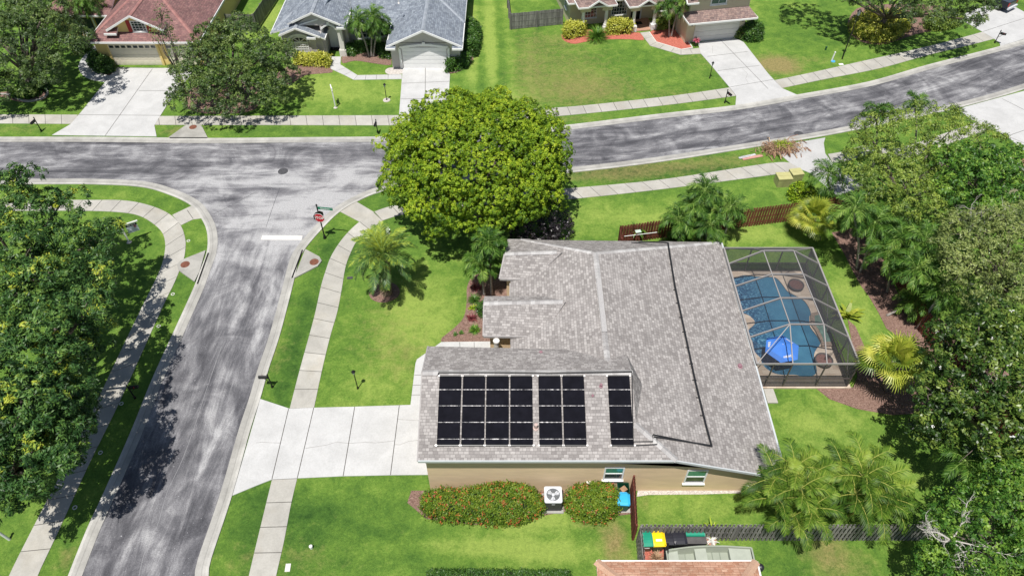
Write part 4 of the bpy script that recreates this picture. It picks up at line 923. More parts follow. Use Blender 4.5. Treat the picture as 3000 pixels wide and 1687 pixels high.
    q = L(7.25, -1.0, .12); mb = MB(); mb.box((q.x, q.y, .115), (1.1, .6, .03), th); mb.build('doormat', M['dark'], r)
    slab_door(r, L(11.75, -5.8, .02), e, 4.85, 2.25, M['offwhite'], 4, cols=8)
    for a in (11.35, 16.85):
        mb = MB(); q = L(a, -5.92, 1.85); mb.lathe(q, [(.04, 0), (.1, .08), (.1, .35), (.03, .45)], 8); mb.build('wall_lantern', M['black'], r)
    q = L(14.1, -5.85, 2.5); mb = MB(); mb.lathe(q - Vector((0, .1, 0)), [(.05, 0), (.22, .05), (.05, .12)], 12); mb.build('wall_lantern', M['black'], r)
M['teal_glass2'] = flat('grey_green_glass', (0.06, 0.12, 0.11), 0.1, .3, 1, 0, 0, .8); M['paver'] = flat('terracotta_pavers', (0.42, 0.24, 0.17), .8, .25, 8)
cream_house()

# ---------------------------------------------------------------- yellow house
def yellow_house():
    r = empty('house', (-37, 68, 0), 'butter yellow stucco house with faded red shingles and a shuttered attic gable', 'house')
    wl = MB()
    wallblock(wl, [(-40.9, 65.6), (-30.7, 65.6), (-30.7, 86), (-40.9, 86)], 2.75)
    wallblock(wl, [(-47.5, 71.0), (-40.8, 71.0), (-40.8, 86), (-47.5, 86)], 2.75)
    b = len(wl.v); xl, xr, xm, y = -38.4, -34.2, -36.3, 66.0
    wl.v += [(xl, y, 3.0), (xr, y, 3.0), (xr, y, 3.9), (xm, y, 4.98), (xl, y, 3.9), (xl, y + 3, 3.0), (xr, y + 3, 3.0), (xr, y + 3, 3.9), (xm, y + 3, 4.98), (xl, y + 3, 3.9)]
    for q in ((0, 1, 2, 3, 4), (1, 6, 7, 2), (2, 7, 8, 3), (3, 8, 9, 4), (4, 9, 5, 0)): wl.face([b + i for i in q])
    wall = wl.build('wall', M['yellow_wall'], r)
    ex0, ex1, ey = -41.2, -30.3, 65.0; rx = -36.2; rz = 6.0
    planes = [[(ex0, ey, 2.8), (ex1, ey, 2.8), (rx, 71.3, rz)], [(ex0, ey, 2.8), (rx, 71.3, rz), (rx, 84, rz), (ex0, 90, 2.8)], [(ex1, ey, 2.8), (rx, 71.3, rz), (rx, 84, rz), (ex1, 90, 2.8)],
              [(-48, 70.4, 2.8), (-41, 70.4, 2.8), (-41, 78, 5.4), (-44.5, 78, 5.4)], [(-48, 70.4, 2.8), (-44.5, 78, 5.4), (-48, 86, 2.8)], [(-44.5, 78, 5.4), (-41, 78, 5.4), (-36, 84, 5.4), (-44.5, 90, 3)]]
    planes += [[(-36.3, 65.5, 5.2), (-36.3, 70.5, 5.2), (-39.0, 70.5, 3.8), (-39.0, 65.5, 3.8)], [(-36.3, 65.5, 5.2), (-36.3, 70.5, 5.2), (-33.6, 70.5, 3.8), (-33.6, 65.5, 3.8)]]
    planes += [[(-39.3, 65.3, 3.5), (-38.1, 65.3, 3.5), (-38.1, 66.0, 3.8), (-39.3, 66.0, 3.8)]]
    build_roof(r, planes, 'red_roof')
    caps(r, [((rx, 71.3, rz), (rx, 84, rz)), ((ex0, ey, 2.82), (rx, 71.3, rz)), ((ex1, ey, 2.82), (rx, 71.3, rz)), ((-36.3, 65.5, 5.2), (-36.3, 69.6, 5.2))], 'red_cap')
    fascia(r, [((ex0, ey - .02, 2.78), (ex1, ey - .02, 2.78)), ((ex0 - .02, ey, 2.78), (ex0 - .02, 80, 2.78)), ((ex1 + .02, ey, 2.78), (ex1 + .02, 80, 2.78)), ((-39.05, 65.45, 3.78), (-36.3, 65.45, 5.22)), ((-36.3, 65.45, 5.22), (-33.55, 65.45, 3.78)), ((-39.3, 65.27, 3.5), (-38.1, 65.27, 3.5)), ((-48, 70.38, 2.78), (-41.2, 70.38, 2.78))], .18)
    window(r, (-36.75, 66.0, 3.35), (1, 0, 0), 1.4, 1.1, 4, 4, 'glass', .09)
    for x in (-36.98, -35.12): mb = MB(); mb.box((x, 65.97, 3.9), (.36, .06, 1.15)); mb.build('shutter', M['red_paint'], r)
    slab_door(r, (-39.6, 65.6, .02), (1, 0, 0), 4.7, 2.25, M['cream_door'], 4, windows=8, cols=8)
    slab_door(r, (-34.0, 65.6, .02), (1, 0, 0), 2.7, 2.25, M['cream_door'], 4, windows=4, cols=4)
    mb = MB()
    for x0, x1 in ((-39.6, -34.9), (-34.0, -31.3)):
        for x in (x0 - .12, x1 + .12): mb.box((x, 65.53, 1.2), (.22, .14, 2.4))
        mb.box(((x0 + x1) / 2, 65.53, 2.42), (x1 - x0 + .1, .16, .2))
    mb.build('door_surround', M['yellow_wall'], r)
    mb = MB(); mb.lathe((-37.2, 65.45, 2.55), [(.2, 0), (.22, .06), (.05, .12)], 14); mb.build('wall_plaque', M['black'], r)
    mb = MB()
    for x in (-43.9, -42.5): mb.box((x, 70.95, 1.2), (.95, .08, 2.0))
    mb.build('dark_window', M['glass'], r)
    mb = MB()
    for x in (-44.5, -43.2, -41.9): mb.box((x, 70.9, 1.2), (.12, .12, 2.3))
    mb.box((-43.2, 70.88, .6), (2.7, .1, .1)); mb.build('porch_screen_frame', M['white'], r)
M['red_paint'] = flat('dark_red_paint', (0.36, 0.03, 0.03), .5, .1); M['cream_door'] = flat('cream_door_paint', (0.74, 0.68, 0.55), .5, .04)
yellow_house()

# ---------------------------------------------------------------- terracotta roof at the bottom edge, and a sliver of one far right
def bottom_house():
    a = d(1500, 1411, 3.0); b_ = d(1903, 1411, 3.0); r = empty('house', ((a.x + b_.x) / 2, a.y - 5, 0), 'neighbouring house under terracotta blend shingles at the bottom edge', 'house')
    x0, x1, y = a.x, b_.x, a.y; dd = 5.5
    planes = [[(x0, y, 3.0), (x1, y, 3.0), (x1 - 3.2, y - 3.6, 4.6), (x0 + 3.2, y - 3.6, 4.6)], [(x0, y, 3), (x0 + 3.2, y - 3.6, 4.6), (x0 + 3.2, y - 9, 4.6), (x0, y - 12.6, 3)], [(x1, y, 3), (x1 - 3.2, y - 3.6, 4.6), (x1 - 3.2, y - 9, 4.6), (x1, y - 12.6, 3)],
              [(x0, y - 12.6, 3.0), (x1, y - 12.6, 3.0), (x1 - 3.2, y - 9, 4.6), (x0 + 3.2, y - 9, 4.6)]]
    build_roof(r, planes, 'orange_roof'); caps(r, [((x0, y, 3.02), (x0 + 3.2, y - 3.6, 4.62)), ((x1, y, 3.02), (x1 - 3.2, y - 3.6, 4.62)), ((x0 + 3.2, y - 3.6, 4.6), (x1 - 3.2, y - 3.6, 4.6))], 'orange_cap', .4)
    wl = MB(); wallblock(wl, [(x0 + .35, y - 12.2), (x1 - .35, y - 12.2), (x1 - .35, y - .35), (x0 + .35, y - .35)], 2.85); wl.build('wall', M['cream_wall'], r)
    fascia(r, [((x0, y + .02, 2.98), (x1, y + .02, 2.98)), ((x1 + .04, y, 2.98), (x1 + .04, y - 12.6, 2.98))], .16)
bottom_house()
def right_house():
    c = t(7, 2440, 140, 3.0); c = c + Vector((math.cos(R(18)), math.sin(R(18)), 0)) * 2.2 - Vector((-math.sin(R(18)), math.cos(R(18)), 0)) * 2.5; r = empty('house', (c.x + 5, c.y, 0), 'neighbouring house with terracotta shingles half hidden by trees at the right edge', 'house')
    e = Vector((math.cos(R(18)), math.sin(R(18)), 0)); n = Vector((-e.y, e.x, 0)); L = lambda a, b, z: c + e * a + n * b + Vector((0, 0, z - 3))
    planes = [[L(-2.2, 2.5, 3), L(3, -3, 5), L(3, -8, 5), L(-2.2, -11, 3)], [L(-2.2, 2.5, 3), L(3, -3, 5), L(14, -3, 5), L(14, 2.5, 3)], [L(3, -3, 5), L(14, -3, 5), L(14, -8, 5), L(3, -8, 5)]]
    build_roof(r, planes, 'orange_roof'); wl = MB(); q = [L(-1.8, 2.1, 0), L(-1.8, -10.6, 0), L(13.5, -10.6, 0), L(13.5, 2.1, 0)]
    wallblock(wl, [(p.x, p.y) for p in q], 2.85); wl.build('wall', M['cream_wall'], r); fascia(r, [(L(-2.22, 2.5, 2.98), L(-2.22, -11, 2.98))], .16)
right_house()

# ================================================================ VEGETATION
def quads_mesh(name, V4, tint, mat, parent, off=None):
    """V4: (n,4,3) world vertices of n leaves"""
    n = len(V4); V = V4.reshape(-1, 3).astype(np.float32)
    if off is not None: V = V - np.array(off, dtype=np.float32)
    me = bpy.data.meshes.new(name); me.vertices.add(n * 4); me.vertices.foreach_set('co', V.ravel())
    me.loops.add(n * 4); me.loops.foreach_set('vertex_index', np.arange(n * 4))
    me.polygons.add(n); me.polygons.foreach_set('loop_start', np.arange(0, n * 4, 4))
    me.update()
    a = me.attributes.new('tint', 'FLOAT', 'FACE'); a.data.foreach_set('value', np.clip(tint, 0, 1).astype(np.float32))
    me.materials.append(mat)
    o = bpy.data.objects.new(name, me); sc.collection.objects.link(o)
    if parent is not None: o.parent = parent
    return o
def unit(a): return a / np.maximum(1e-6, np.linalg.norm(a, axis=-1, keepdims=True))
def leaf_quads(C, N, L, W, T=None, rg=rng, fold=0.0):
    n = len(C)
    T = unit(np.cross(N, rg.normal(size=(n, 3)))) if T is None else unit(T - N * (T * N).sum(1, keepdims=True))
    B = np.cross(N, T); L = L[:, None] / 2; W = W[:, None] / 2
    return np.stack([C - T * L, C + B * W + N * fold, C + T * L, C - B * W + N * fold], 1)
def foliage(centers, radii, rg, tuft_gap=0.3, tuft_r=0.22, k=12, leaf=(0.2, 0.1), upbias=0.45, zmin=-0.35, tip=0.0, shell=(0.8, 1.06), base=0.42, var=0.16, clumpvar=0.14, flat_=0.7, rare=0.0):
    """leaves in tufts over the skin of every lobe"""
    allC, allN, allT = [], [], []
    cs = np.array(centers); rs = np.array(radii)
    for i, (c, r) in enumerate(zip(cs, rs)):
        area = 4 * math.pi * ((r[0] * r[1]) ** 1.6 / 3 + (r[0] * r[2]) ** 1.6 / 3 + (r[1] * r[2]) ** 1.6 / 3) ** (1 / 1.6)
        m = max(6, int(area * 0.72 / (tuft_gap ** 2)))
        D_ = unit(rg.normal(size=(m, 3))); D_ = D_[D_[:, 2] > zmin]
        p = c + D_ * r * rg.uniform(shell[0], shell[1], size=(len(D_), 1))
        # drop tufts buried deep in other lobes
        q = (p[:, None, :] - cs[None]) / rs[None]; dd = np.linalg.norm(q, axis=2); dd[:, i] = 9
        keep = dd.min(1) > 0.7
        D_, p = D_[keep], p[keep]
        if not len(p): continue
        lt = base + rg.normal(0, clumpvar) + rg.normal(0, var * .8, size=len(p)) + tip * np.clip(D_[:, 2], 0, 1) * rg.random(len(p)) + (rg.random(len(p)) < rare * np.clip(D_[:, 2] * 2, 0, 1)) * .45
        n = k
        U = rg.normal(size=(len(p), n, 3)) + D_[:, None, :] * .9 + np.array([0, 0, .5]); U = unit(U)
        ts = rg.uniform(.6, 1.35, (len(p), 1, 1))
        Cc = p[:, None, :] + U * tuft_r * ts * rg.uniform(.55, 1.1, (len(p), n, 1))
        Nn = unit(U * .8 + D_[:, None, :] * .25 + np.array([0, 0, upbias * .5]) + rg.normal(size=(len(p), n, 3)) * flat_ * .55)
        allC.append(Cc.reshape(-1, 3)); allN.append(Nn.reshape(-1, 3)); allT.append((lt[:, None] + rg.normal(0, var, size=(len(p), n))).ravel())
    C, N, T = np.concatenate(allC), np.concatenate(allN), np.concatenate(allT)
    L = rg.uniform(.75, 1.25, len(C)) * leaf[0]; W = rg.uniform(.75, 1.25, len(C)) * leaf[1]
    return leaf_quads(C, N, L, W, rg=rg), T
def tree(name, label, cat, foot, lobes, mat, seed=1, trunk_r=0.3, limbs=8, trunk_mat='trunk', group=None, twig=0, **kw):
    """lobes: (centre, (rx, ry, rz)) in world space"""
    rg = np.random.default_rng(seed); rd = random.Random(seed)
    r = empty(name, foot, label, cat, group)
    V4, T = foliage([tuple(c) for c, _ in lobes], [x for _, x in lobes], rg, **kw)
    quads_mesh('crown', V4, T, mat, r, off=r.location)
    mb = MB(); cen = Vector((sum(c[0] for c, _ in lobes) / len(lobes), sum(c[1] for c, _ in lobes) / len(lobes), sum(c[2] for c, _ in lobes) / len(lobes)))
    b = Vector(foot); hub = b.lerp(cen, .35)
    mb.tube([b, b + (hub - b) * .5 + Vector((.05, .03, 0)), hub], [trunk_r * 1.25, trunk_r, trunk_r * .85], 10)
    pick = rd.sample(range(len(lobes)), min(limbs, len(lobes)))
    for i in pick:
        c = Vector(lobes[i][0]); m_ = hub.lerp(c, .5) + Vector((rd.uniform(-.4, .4), rd.uniform(-.4, .4), rd.uniform(0, .5)))
        mb.tube([hub, m_, c], [trunk_r * .5, trunk_r * .32, trunk_r * .08], 6)
        for _ in range(twig):
            e_ = c + Vector((rd.gauss(0, 1), rd.gauss(0, 1), rd.gauss(.3, .7))) * lobes[i][1][0] * .9
            mb.tube([m_.lerp(c, .6), c.lerp(e_, .4), e_], [trunk_r * .12, trunk_r * .09, .012], 5)
    mb.build('trunk', M[trunk_mat], r, True)
    return r
def dome(center, rad, n, lr, seed, zcut=-0.3, jit=0.12, squash=0.85, inner=0.86):
    """lobes spread over an ellipsoidal crown"""
    rg = np.random.default_rng(seed); out = []
    c = np.array(center); R_ = np.array(rad)
    for i in range(n * 3):
        z = 1 - 2 * (i + .5) / (n * 3); 
        if z < zcut: break
        ph = i * 2.39996
        dv = np.array([math.cos(ph) * math.sqrt(1 - z * z), math.sin(ph) * math.sqrt(1 - z * z), z])
        if i % 3 and n < 400: 
            pass
        out.append(dv)
    st = max(1, len(out) // n); out = out[::st] if st > 1 else out
    res = []
    for dv in out:
        k = inner + rg.normal(0, jit); q = c + R_ * (dv + rg.normal(0, .05, 3)) * k; s = lr * rg.uniform(.75, 1.25)
        res.append((tuple(q), (s, s, s * squash)))
    return res
L_yel = make_leaf('yellow_green_leaf', (0.045, 0.115, 0.010), (0.20, 0.33, 0.018), (0.46, 0.56, 0.035), .5, .22, .25)
L_dark = make_leaf('glossy_dark_leaf', (0.015, 0.045, 0.012), (0.05, 0.125, 0.030), (0.16, 0.28, 0.055), .45, .12, .3, (0.42, 0.47, 0.05))
L_mid = make_leaf('dull_green_leaf', (0.028, 0.055, 0.015), (0.075, 0.135, 0.030), (0.19, 0.26, 0.055), .5, .18)
L_olive = make_leaf('olive_green_leaf', (0.04, 0.08, 0.012), (0.13, 0.215, 0.028), (0.31, 0.40, 0.06), .5, .22)
L_grey = make_leaf('grey_green_leaf', (0.045, 0.07, 0.020), (0.14, 0.195, 0.045), (0.32, 0.38, 0.11), .5, .22)
L_bright = make_leaf('bright_green_leaf', (0.022, 0.075, 0.010), (0.075, 0.19, 0.022), (0.24, 0.38, 0.05), .45, .2, .35)
L_magn = make_leaf('magnolia_leaf', (0.013, 0.04, 0.007), (0.05, 0.105, 0.014), (0.20, 0.27, 0.045), .4, .1, .4)
L_hedge = make_leaf('hedge_leaf', (0.02, 0.06, 0.01), (0.055, 0.14, 0.02), (0.13, 0.24, 0.03), .45, .18)
L_gold = make_leaf('golden_leaf', (0.14, 0.20, 0.02), (0.46, 0.48, 0.05), (0.78, 0.74, 0.16), .45, .2)
L_ixora = make_leaf('ixora_leaf', (0.03, 0.08, 0.01), (0.11, 0.20, 0.018), (0.28, 0.34, 0.035), .5, .2, .3)
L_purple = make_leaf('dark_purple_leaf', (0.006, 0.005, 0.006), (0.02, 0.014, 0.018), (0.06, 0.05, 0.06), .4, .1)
L_palm = make_leaf('palm_leaflet', (0.035, 0.10, 0.015), (0.11, 0.23, 0.03), (0.32, 0.46, 0.09), .5, .28, .3)
L_areca = make_leaf('areca_leaflet', (0.04, 0.10, 0.012), (0.12, 0.22, 0.022), (0.30, 0.40, 0.06), .5, .28, .25)
L_fan = make_leaf('fan_palm_leaf', (0.12, 0.20, 0.02), (0.38, 0.44, 0.05), (0.72, 0.70, 0.14), .4, .3)
L_pink = make_leaf('pink_leaf', (0.20, 0.02, 0.05), (0.55, 0.07, 0.14), (0.8, 0.3, 0.35), .45, .2)
L_flower = make_leaf('orange_flower', (0.28, 0.035, 0.025), (0.48, 0.11, 0.03), (0.60, 0.22, 0.05), .5, .2)
L_white = make_leaf('white_flower', (0.6, 0.6, 0.55), (0.8, 0.8, 0.76), (0.9, 0.9, 0.88), .5, .2)
L_dry = make_leaf('dry_frond', (0.16, 0.09, 0.05), (0.38, 0.24, 0.14), (0.60, 0.44, 0.28), .6, .1)

# --- the big round yellow-green tree by the junction
c = d(1195, 415, 5.4)
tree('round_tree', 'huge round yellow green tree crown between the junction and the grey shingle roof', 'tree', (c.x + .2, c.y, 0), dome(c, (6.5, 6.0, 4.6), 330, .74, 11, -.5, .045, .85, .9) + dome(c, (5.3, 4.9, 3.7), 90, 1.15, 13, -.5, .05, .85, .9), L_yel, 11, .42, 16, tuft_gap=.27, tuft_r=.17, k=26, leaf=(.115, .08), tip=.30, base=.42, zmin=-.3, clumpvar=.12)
c = d(1335, 575, 1.3)
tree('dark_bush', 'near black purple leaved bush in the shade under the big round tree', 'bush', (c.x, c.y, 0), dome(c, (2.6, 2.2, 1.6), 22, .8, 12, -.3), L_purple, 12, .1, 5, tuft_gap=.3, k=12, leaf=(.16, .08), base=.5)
# --- left edge trees
def px_lobes(lst):
    return [(tuple(d(u, v, h)), (r_, r_, r_ * q)) for u, v, h, r_, q in lst]
def spread(lst, n, seed, fr=.62):
    """break each big lobe into smaller ones so that the crown has bays and gaps"""
    rg = np.random.default_rng(seed); out = []
    for c, r_ in lst:
        c = np.array(c); r_ = np.array(r_) * 1.06
        out.append((tuple(c - [0, 0, r_[2] * .15]), tuple(r_ * .74)))
        for i in range(int(n * 1.8)):
            dv = unit(rg.normal(size=3)); dv[2] = abs(dv[2]) * .9 - .15
            s = r_[0] * fr * .85 * rg.uniform(.6, 1.1)
            out.append((tuple(c + dv * (r_ - s * .6)), (s, s, s * .8)))
    return out
kwD = dict(tuft_gap=.50, tuft_r=.30, k=34, leaf=(.25, .08), tip=.42, base=.32, var=.12, rare=.03, zmin=-.25, upbias=.3, flat_=.9)
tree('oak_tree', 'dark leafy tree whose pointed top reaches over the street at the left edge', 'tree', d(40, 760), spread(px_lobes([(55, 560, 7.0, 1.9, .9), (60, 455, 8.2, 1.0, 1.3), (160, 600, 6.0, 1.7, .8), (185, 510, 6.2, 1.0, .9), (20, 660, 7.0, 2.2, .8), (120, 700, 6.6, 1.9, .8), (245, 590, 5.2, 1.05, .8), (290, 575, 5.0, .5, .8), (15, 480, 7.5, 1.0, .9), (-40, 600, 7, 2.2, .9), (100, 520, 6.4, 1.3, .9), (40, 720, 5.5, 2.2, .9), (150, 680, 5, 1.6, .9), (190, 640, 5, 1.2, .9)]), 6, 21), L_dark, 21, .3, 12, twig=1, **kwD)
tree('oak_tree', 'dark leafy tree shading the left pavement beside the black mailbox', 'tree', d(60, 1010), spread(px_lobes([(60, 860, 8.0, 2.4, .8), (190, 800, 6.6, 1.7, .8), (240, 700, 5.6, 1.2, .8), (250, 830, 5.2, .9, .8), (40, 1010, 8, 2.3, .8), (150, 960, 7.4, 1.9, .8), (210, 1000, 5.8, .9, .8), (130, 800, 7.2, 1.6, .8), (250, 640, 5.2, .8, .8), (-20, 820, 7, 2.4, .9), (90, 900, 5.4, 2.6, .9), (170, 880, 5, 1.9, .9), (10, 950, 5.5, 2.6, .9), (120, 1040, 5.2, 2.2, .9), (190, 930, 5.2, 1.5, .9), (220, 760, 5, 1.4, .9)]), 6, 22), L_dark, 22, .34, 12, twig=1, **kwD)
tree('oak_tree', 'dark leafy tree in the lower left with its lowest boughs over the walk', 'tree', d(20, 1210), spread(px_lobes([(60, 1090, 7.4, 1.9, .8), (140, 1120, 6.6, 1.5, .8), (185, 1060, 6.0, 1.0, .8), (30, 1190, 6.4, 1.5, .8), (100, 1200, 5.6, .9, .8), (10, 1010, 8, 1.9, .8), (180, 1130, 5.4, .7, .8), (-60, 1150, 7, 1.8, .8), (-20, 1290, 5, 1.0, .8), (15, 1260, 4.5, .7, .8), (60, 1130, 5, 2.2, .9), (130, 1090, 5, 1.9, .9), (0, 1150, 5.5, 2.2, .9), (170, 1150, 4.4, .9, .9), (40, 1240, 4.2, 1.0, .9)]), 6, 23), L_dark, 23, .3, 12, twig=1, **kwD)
# --- top left
kwS = dict(tuft_gap=.44, tuft_r=.3, k=22, leaf=(.24, .08), tip=.2, base=.42, zmin=-.2, upbias=.4)
tree('shade_tree', 'large dark willowy tree filling the top left corner', 'tree', d(75, 225), spread(px_lobes([(60, 90, 6, 3.2, .8), (140, 120, 5, 2.6, .8), (20, 160, 4.6, 2.6, .8), (90, 40, 6, 2.6, .8), (150, 60, 5.5, 2.2, .8), (110, 185, 3.4, 1.9, .8), (20, 20, 6.5, 2.8, .8), (45, 215, 2.6, 1.5, .8), (-50, 120, 5.5, 3, .8), (60, 150, 3.5, 3, .8), (120, 100, 4, 3, .8), (180, 100, 4.5, 1.6, .8), (10, 220, 2.5, 2.2, .8), (30, 100, 4.5, 3, .8)]), 7, 24, .55), L_mid, 24, .4, 12, **kwS)
tree('spreading_tree', 'broad dense dark green tree in front of the grey house left wing', 'tree', d(590, 215), spread(px_lobes([(500, 150, 4.4, 2.0, .7), (600, 110, 5.0, 2.4, .7), (680, 140, 4.4, 1.9, .7), (560, 200, 3.4, 2.2, .7), (470, 225, 2.8, 1.4, .7), (650, 210, 3.2, 1.8, .7), (540, 90, 5, 1.6, .8), (600, 60, 5, 1.2, .8), (450, 180, 3.4, .9, .8), (520, 252, 2.2, 1.9, .7), (600, 252, 2.2, 2.0, .7), (450, 255, 2, 1.2, .7), (670, 240, 2.2, 1.6, .7), (700, 190, 3, 1.5, .7), (560, 150, 3.5, 2.8, .7), (620, 190, 3, 2.6, .7), (500, 210, 2.6, 2.0, .7), (710, 130, 3.8, 1.3, .7)]), 7, 25, .5), L_mid, 25, .3, 14, twig=2, tuft_gap=.40, tuft_r=.25, k=20, leaf=(.17, .09), tip=.35, base=.44, zmin=-.3)
tree('slender_tree', 'thin grey twiggy tree standing in front of the yellow garage', 'tree', d(468, 240), [(tuple(d(u, v, h)), (r_, r_, r_ * 1.3)) for u, v, h, r_ in ((405, 30, 7.0, .55), (412, 55, 6.4, .5), (395, 75, 6, .6), (420, 80, 6, .5), (430, 105, 5, .6), (400, 105, 5.2, .45), (445, 140, 4, .6), (425, 60, 6.4, .4))], L_mid, 26, .14, 8, twig=5, tuft_gap=.42, tuft_r=.26, k=9, leaf=(.17, .08), base=.5, tip=.2)
# --- top right oak with its yellow bushes
tree('oak_tree', 'oak with a pale trunk above the yellow leaved bed in the top right', 'tree', d(2204, 75), spread(px_lobes([(2180, -10, 5, 2.4, .7), (2260, 10, 5, 2.3, .7), (2350, 30, 4.6, 2.0, .7), (2430, 45, 4.2, 1.7, .7), (2300, 45, 4.2, 1.4, .6), (2120, -30, 5, 2.2, .7), (2060, -55, 5, 2.6, .7), (2450, 10, 5, 1.9, .7), (2380, -20, 6, 2.4, .8), (2240, -60, 7, 3.2, .8)]), 6, 27, .5), L_mid, 27, .28, 14, twig=1, **kwS)
# --- right side wood
kwO = dict(tuft_gap=.42, tuft_r=.27, k=20, leaf=(.18, .07), tip=.4, base=.53, zmin=-.15, upbias=.5, var=.2)
tree('olive_tree', 'fine leaved olive green tree between the palms and the street at the right', 'tree', d(2240, 540), spread(px_lobes([(2200, 370, 5.6, 1.7, .6), (2290, 330, 5.8, 1.9, .6), (2370, 330, 5.4, 1.6, .6), (2240, 440, 5.8, 2.2, .6), (2340, 400, 5.4, 1.4, .6), (2200, 470, 5.2, 1.5, .6), (2290, 500, 5.8, 1.7, .6), (2420, 310, 4.6, .9, .6), (2480, 330, 4.4, .7, .6), (2160, 330, 4.6, 1.0, .6), (2440, 360, 4.8, 1.1, .6), (2350, 460, 5.6, 1.2, .6), (2515, 345, 4.2, .45, .6), (2330, 275, 5.6, .9, .6), (2395, 285, 5, .7, .6), (2210, 320, 5, 1.5, .7), (2250, 300, 5, 1.2, .7), (2180, 420, 4.6, 1.7, .7), (2290, 420, 5, 2.2, .7), (2160, 440, 4.4, 1.3, .7), (2250, 520, 4.6, 1.8, .7), (2330, 520, 5, 1.7, .7), (2380, 370, 4.6, 1.8, .7), (2160, 380, 4.4, 1.2, .7)]), 6, 28, .5), L_olive, 28, .22, 14, twig=3, trunk_mat='trunk', **kwO)
tree('broadleaf_tree', 'bright glossy green tree in the middle of the right hand wood', 'tree', d(2440, 545), spread(px_lobes([(2400, 400, 6.8, 1.5, .7), (2440, 450, 6.8, 1.8, .7), (2500, 420, 6, 1.7, .7), (2400, 480, 6, 1.3, .7), (2530, 480, 5.6, 1.4, .7), (2560, 390, 5, 1.0, .7), (2470, 380, 5.8, 1.1, .7), (2440, 500, 5.4, 2.0, .8), (2520, 450, 5, 1.9, .8), (2400, 440, 5.4, 1.7, .8), (2480, 520, 5, 1.6, .8)]), 6, 29, .5), L_bright, 29, .25, 12, twig=1, tuft_gap=.44, tuft_r=.28, k=20, leaf=(.24, .10), tip=.35, base=.42, zmin=-.2)
tree('scrub_tree', 'grey green wispy tree at the right edge below the bright glossy one', 'tree', d(2520, 800), spread(px_lobes([(2420, 610, 6.4, 1.8, .6), (2500, 590, 6.8, 1.9, .6), (2560, 640, 7, 1.9, .6), (2450, 680, 6.4, 1.7, .6), (2530, 720, 6.8, 1.8, .6), (2620, 600, 7, 2.2, .6), (2610, 700, 7, 2.2, .6), (2570, 550, 6.6, 1.3, .6), (2400, 560, 5.5, .9, .6), (2470, 545, 5, .8, .6), (2450, 640, 5, 2.4, .8), (2540, 620, 5, 2.4, .8), (2500, 700, 5, 2.6, .8), (2560, 720, 5, 2.4, .8), (2440, 730, 5, 1.8, .8)]), 7, 30, .5), L_grey, 30, .25, 16, twig=5, trunk_mat='trunk', **kwO)
mg = spread(px_lobes([(2420, 840, 6.6, 1.5, .7), (2500, 820, 6.8, 1.7, .7), (2560, 870, 7, 1.9, .7), (2440, 910, 6.6, 1.8, .7), (2520, 950, 7, 2.1, .7), (2400, 990, 6, 1.7, .7), (2470, 1040, 6.2, 1.9, .7), (2550, 1060, 6.6, 1.9, .7), (2360, 1050, 5, 1.2, .7), (2370, 950, 5.6, 1.0, .7), (2610, 980, 7, 2.2, .7), (2350, 1000, 5, .9, .7), (2420, 1085, 5, 1.0, .7), (2400, 880, 5, 1.6, .8), (2440, 980, 5, 2.2, .8), (2520, 900, 5, 2.4, .8), (2400, 1060, 4.4, 1.8, .8), (2500, 1080, 5, 2.2, .8), (2340, 960, 4.2, .9, .8), (2330, 1080, 3.8, .9, .8)]), 7, 31, .48)
mtree = tree('magnolia_tree', 'large glossy magnolia dotted with white blooms at the right edge', 'tree', d(2480, 1130), mg, L_magn, 31, .3, 14, twig=1, tuft_gap=.46, tuft_r=.3, k=22, leaf=(.24, .10), tip=.42, base=.40, zmin=-.2, flat_=.8)
rg_ = np.random.default_rng(5); pk = [mg[i] for i in rg_.integers(0, len(mg), 34)]
C_ = np.array([np.array(c) + np.array(r_) * unit(np.array([rg_.normal(0, .5), -abs(rg_.normal(0, .6)), 1.0])) * 1.08 for c, r_ in pk])
C5 = np.repeat(C_, 5, 0) + rg_.normal(0, .04, (len(C_) * 5, 3)); quads_mesh('blossom', leaf_quads(C5, unit(rg_.normal(size=C5.shape) * .5 + [0, -.3, 1]), np.full(len(C5), .12), np.full(len(C5), .07), rg=rg_), np.full(len(C5), .6), L_white, mtree, mtree.location)
tree('broadleaf_tree', 'leafy green tree in the bottom right corner behind the bleached branches', 'tree', d(2480, 1420), spread(px_lobes([(2420, 1310, 5, 1.5, .7), (2490, 1270, 5.4, 1.5, .7), (2550, 1230, 5.6, 1.4, .7), (2560, 1330, 5.8, 1.7, .7), (2470, 1390, 5.2, 1.5, .7), (2390, 1370, 4.2, 1.1, .7), (2350, 1420, 3.6, .9, .7), (2540, 1420, 5.6, 1.6, .7), (2400, 1440, 4.2, 1.1, .7), (2590, 1190, 5, .9, .7), (2450, 1340, 4, 2.0, .8), (2530, 1300, 4, 2.0, .8), (2500, 1400, 4, 2.2, .8), (2420, 1400, 3.4, 1.6, .8), (2570, 1180, 4, 1.4, .8), (2380, 1430, 3, 1.3, .8)]), 7, 32, .5), L_bright, 32, .25, 12, twig=1, tuft_gap=.42, tuft_r=.26, k=22, leaf=(.17, .08), tip=.42, base=.40, zmin=-.2)
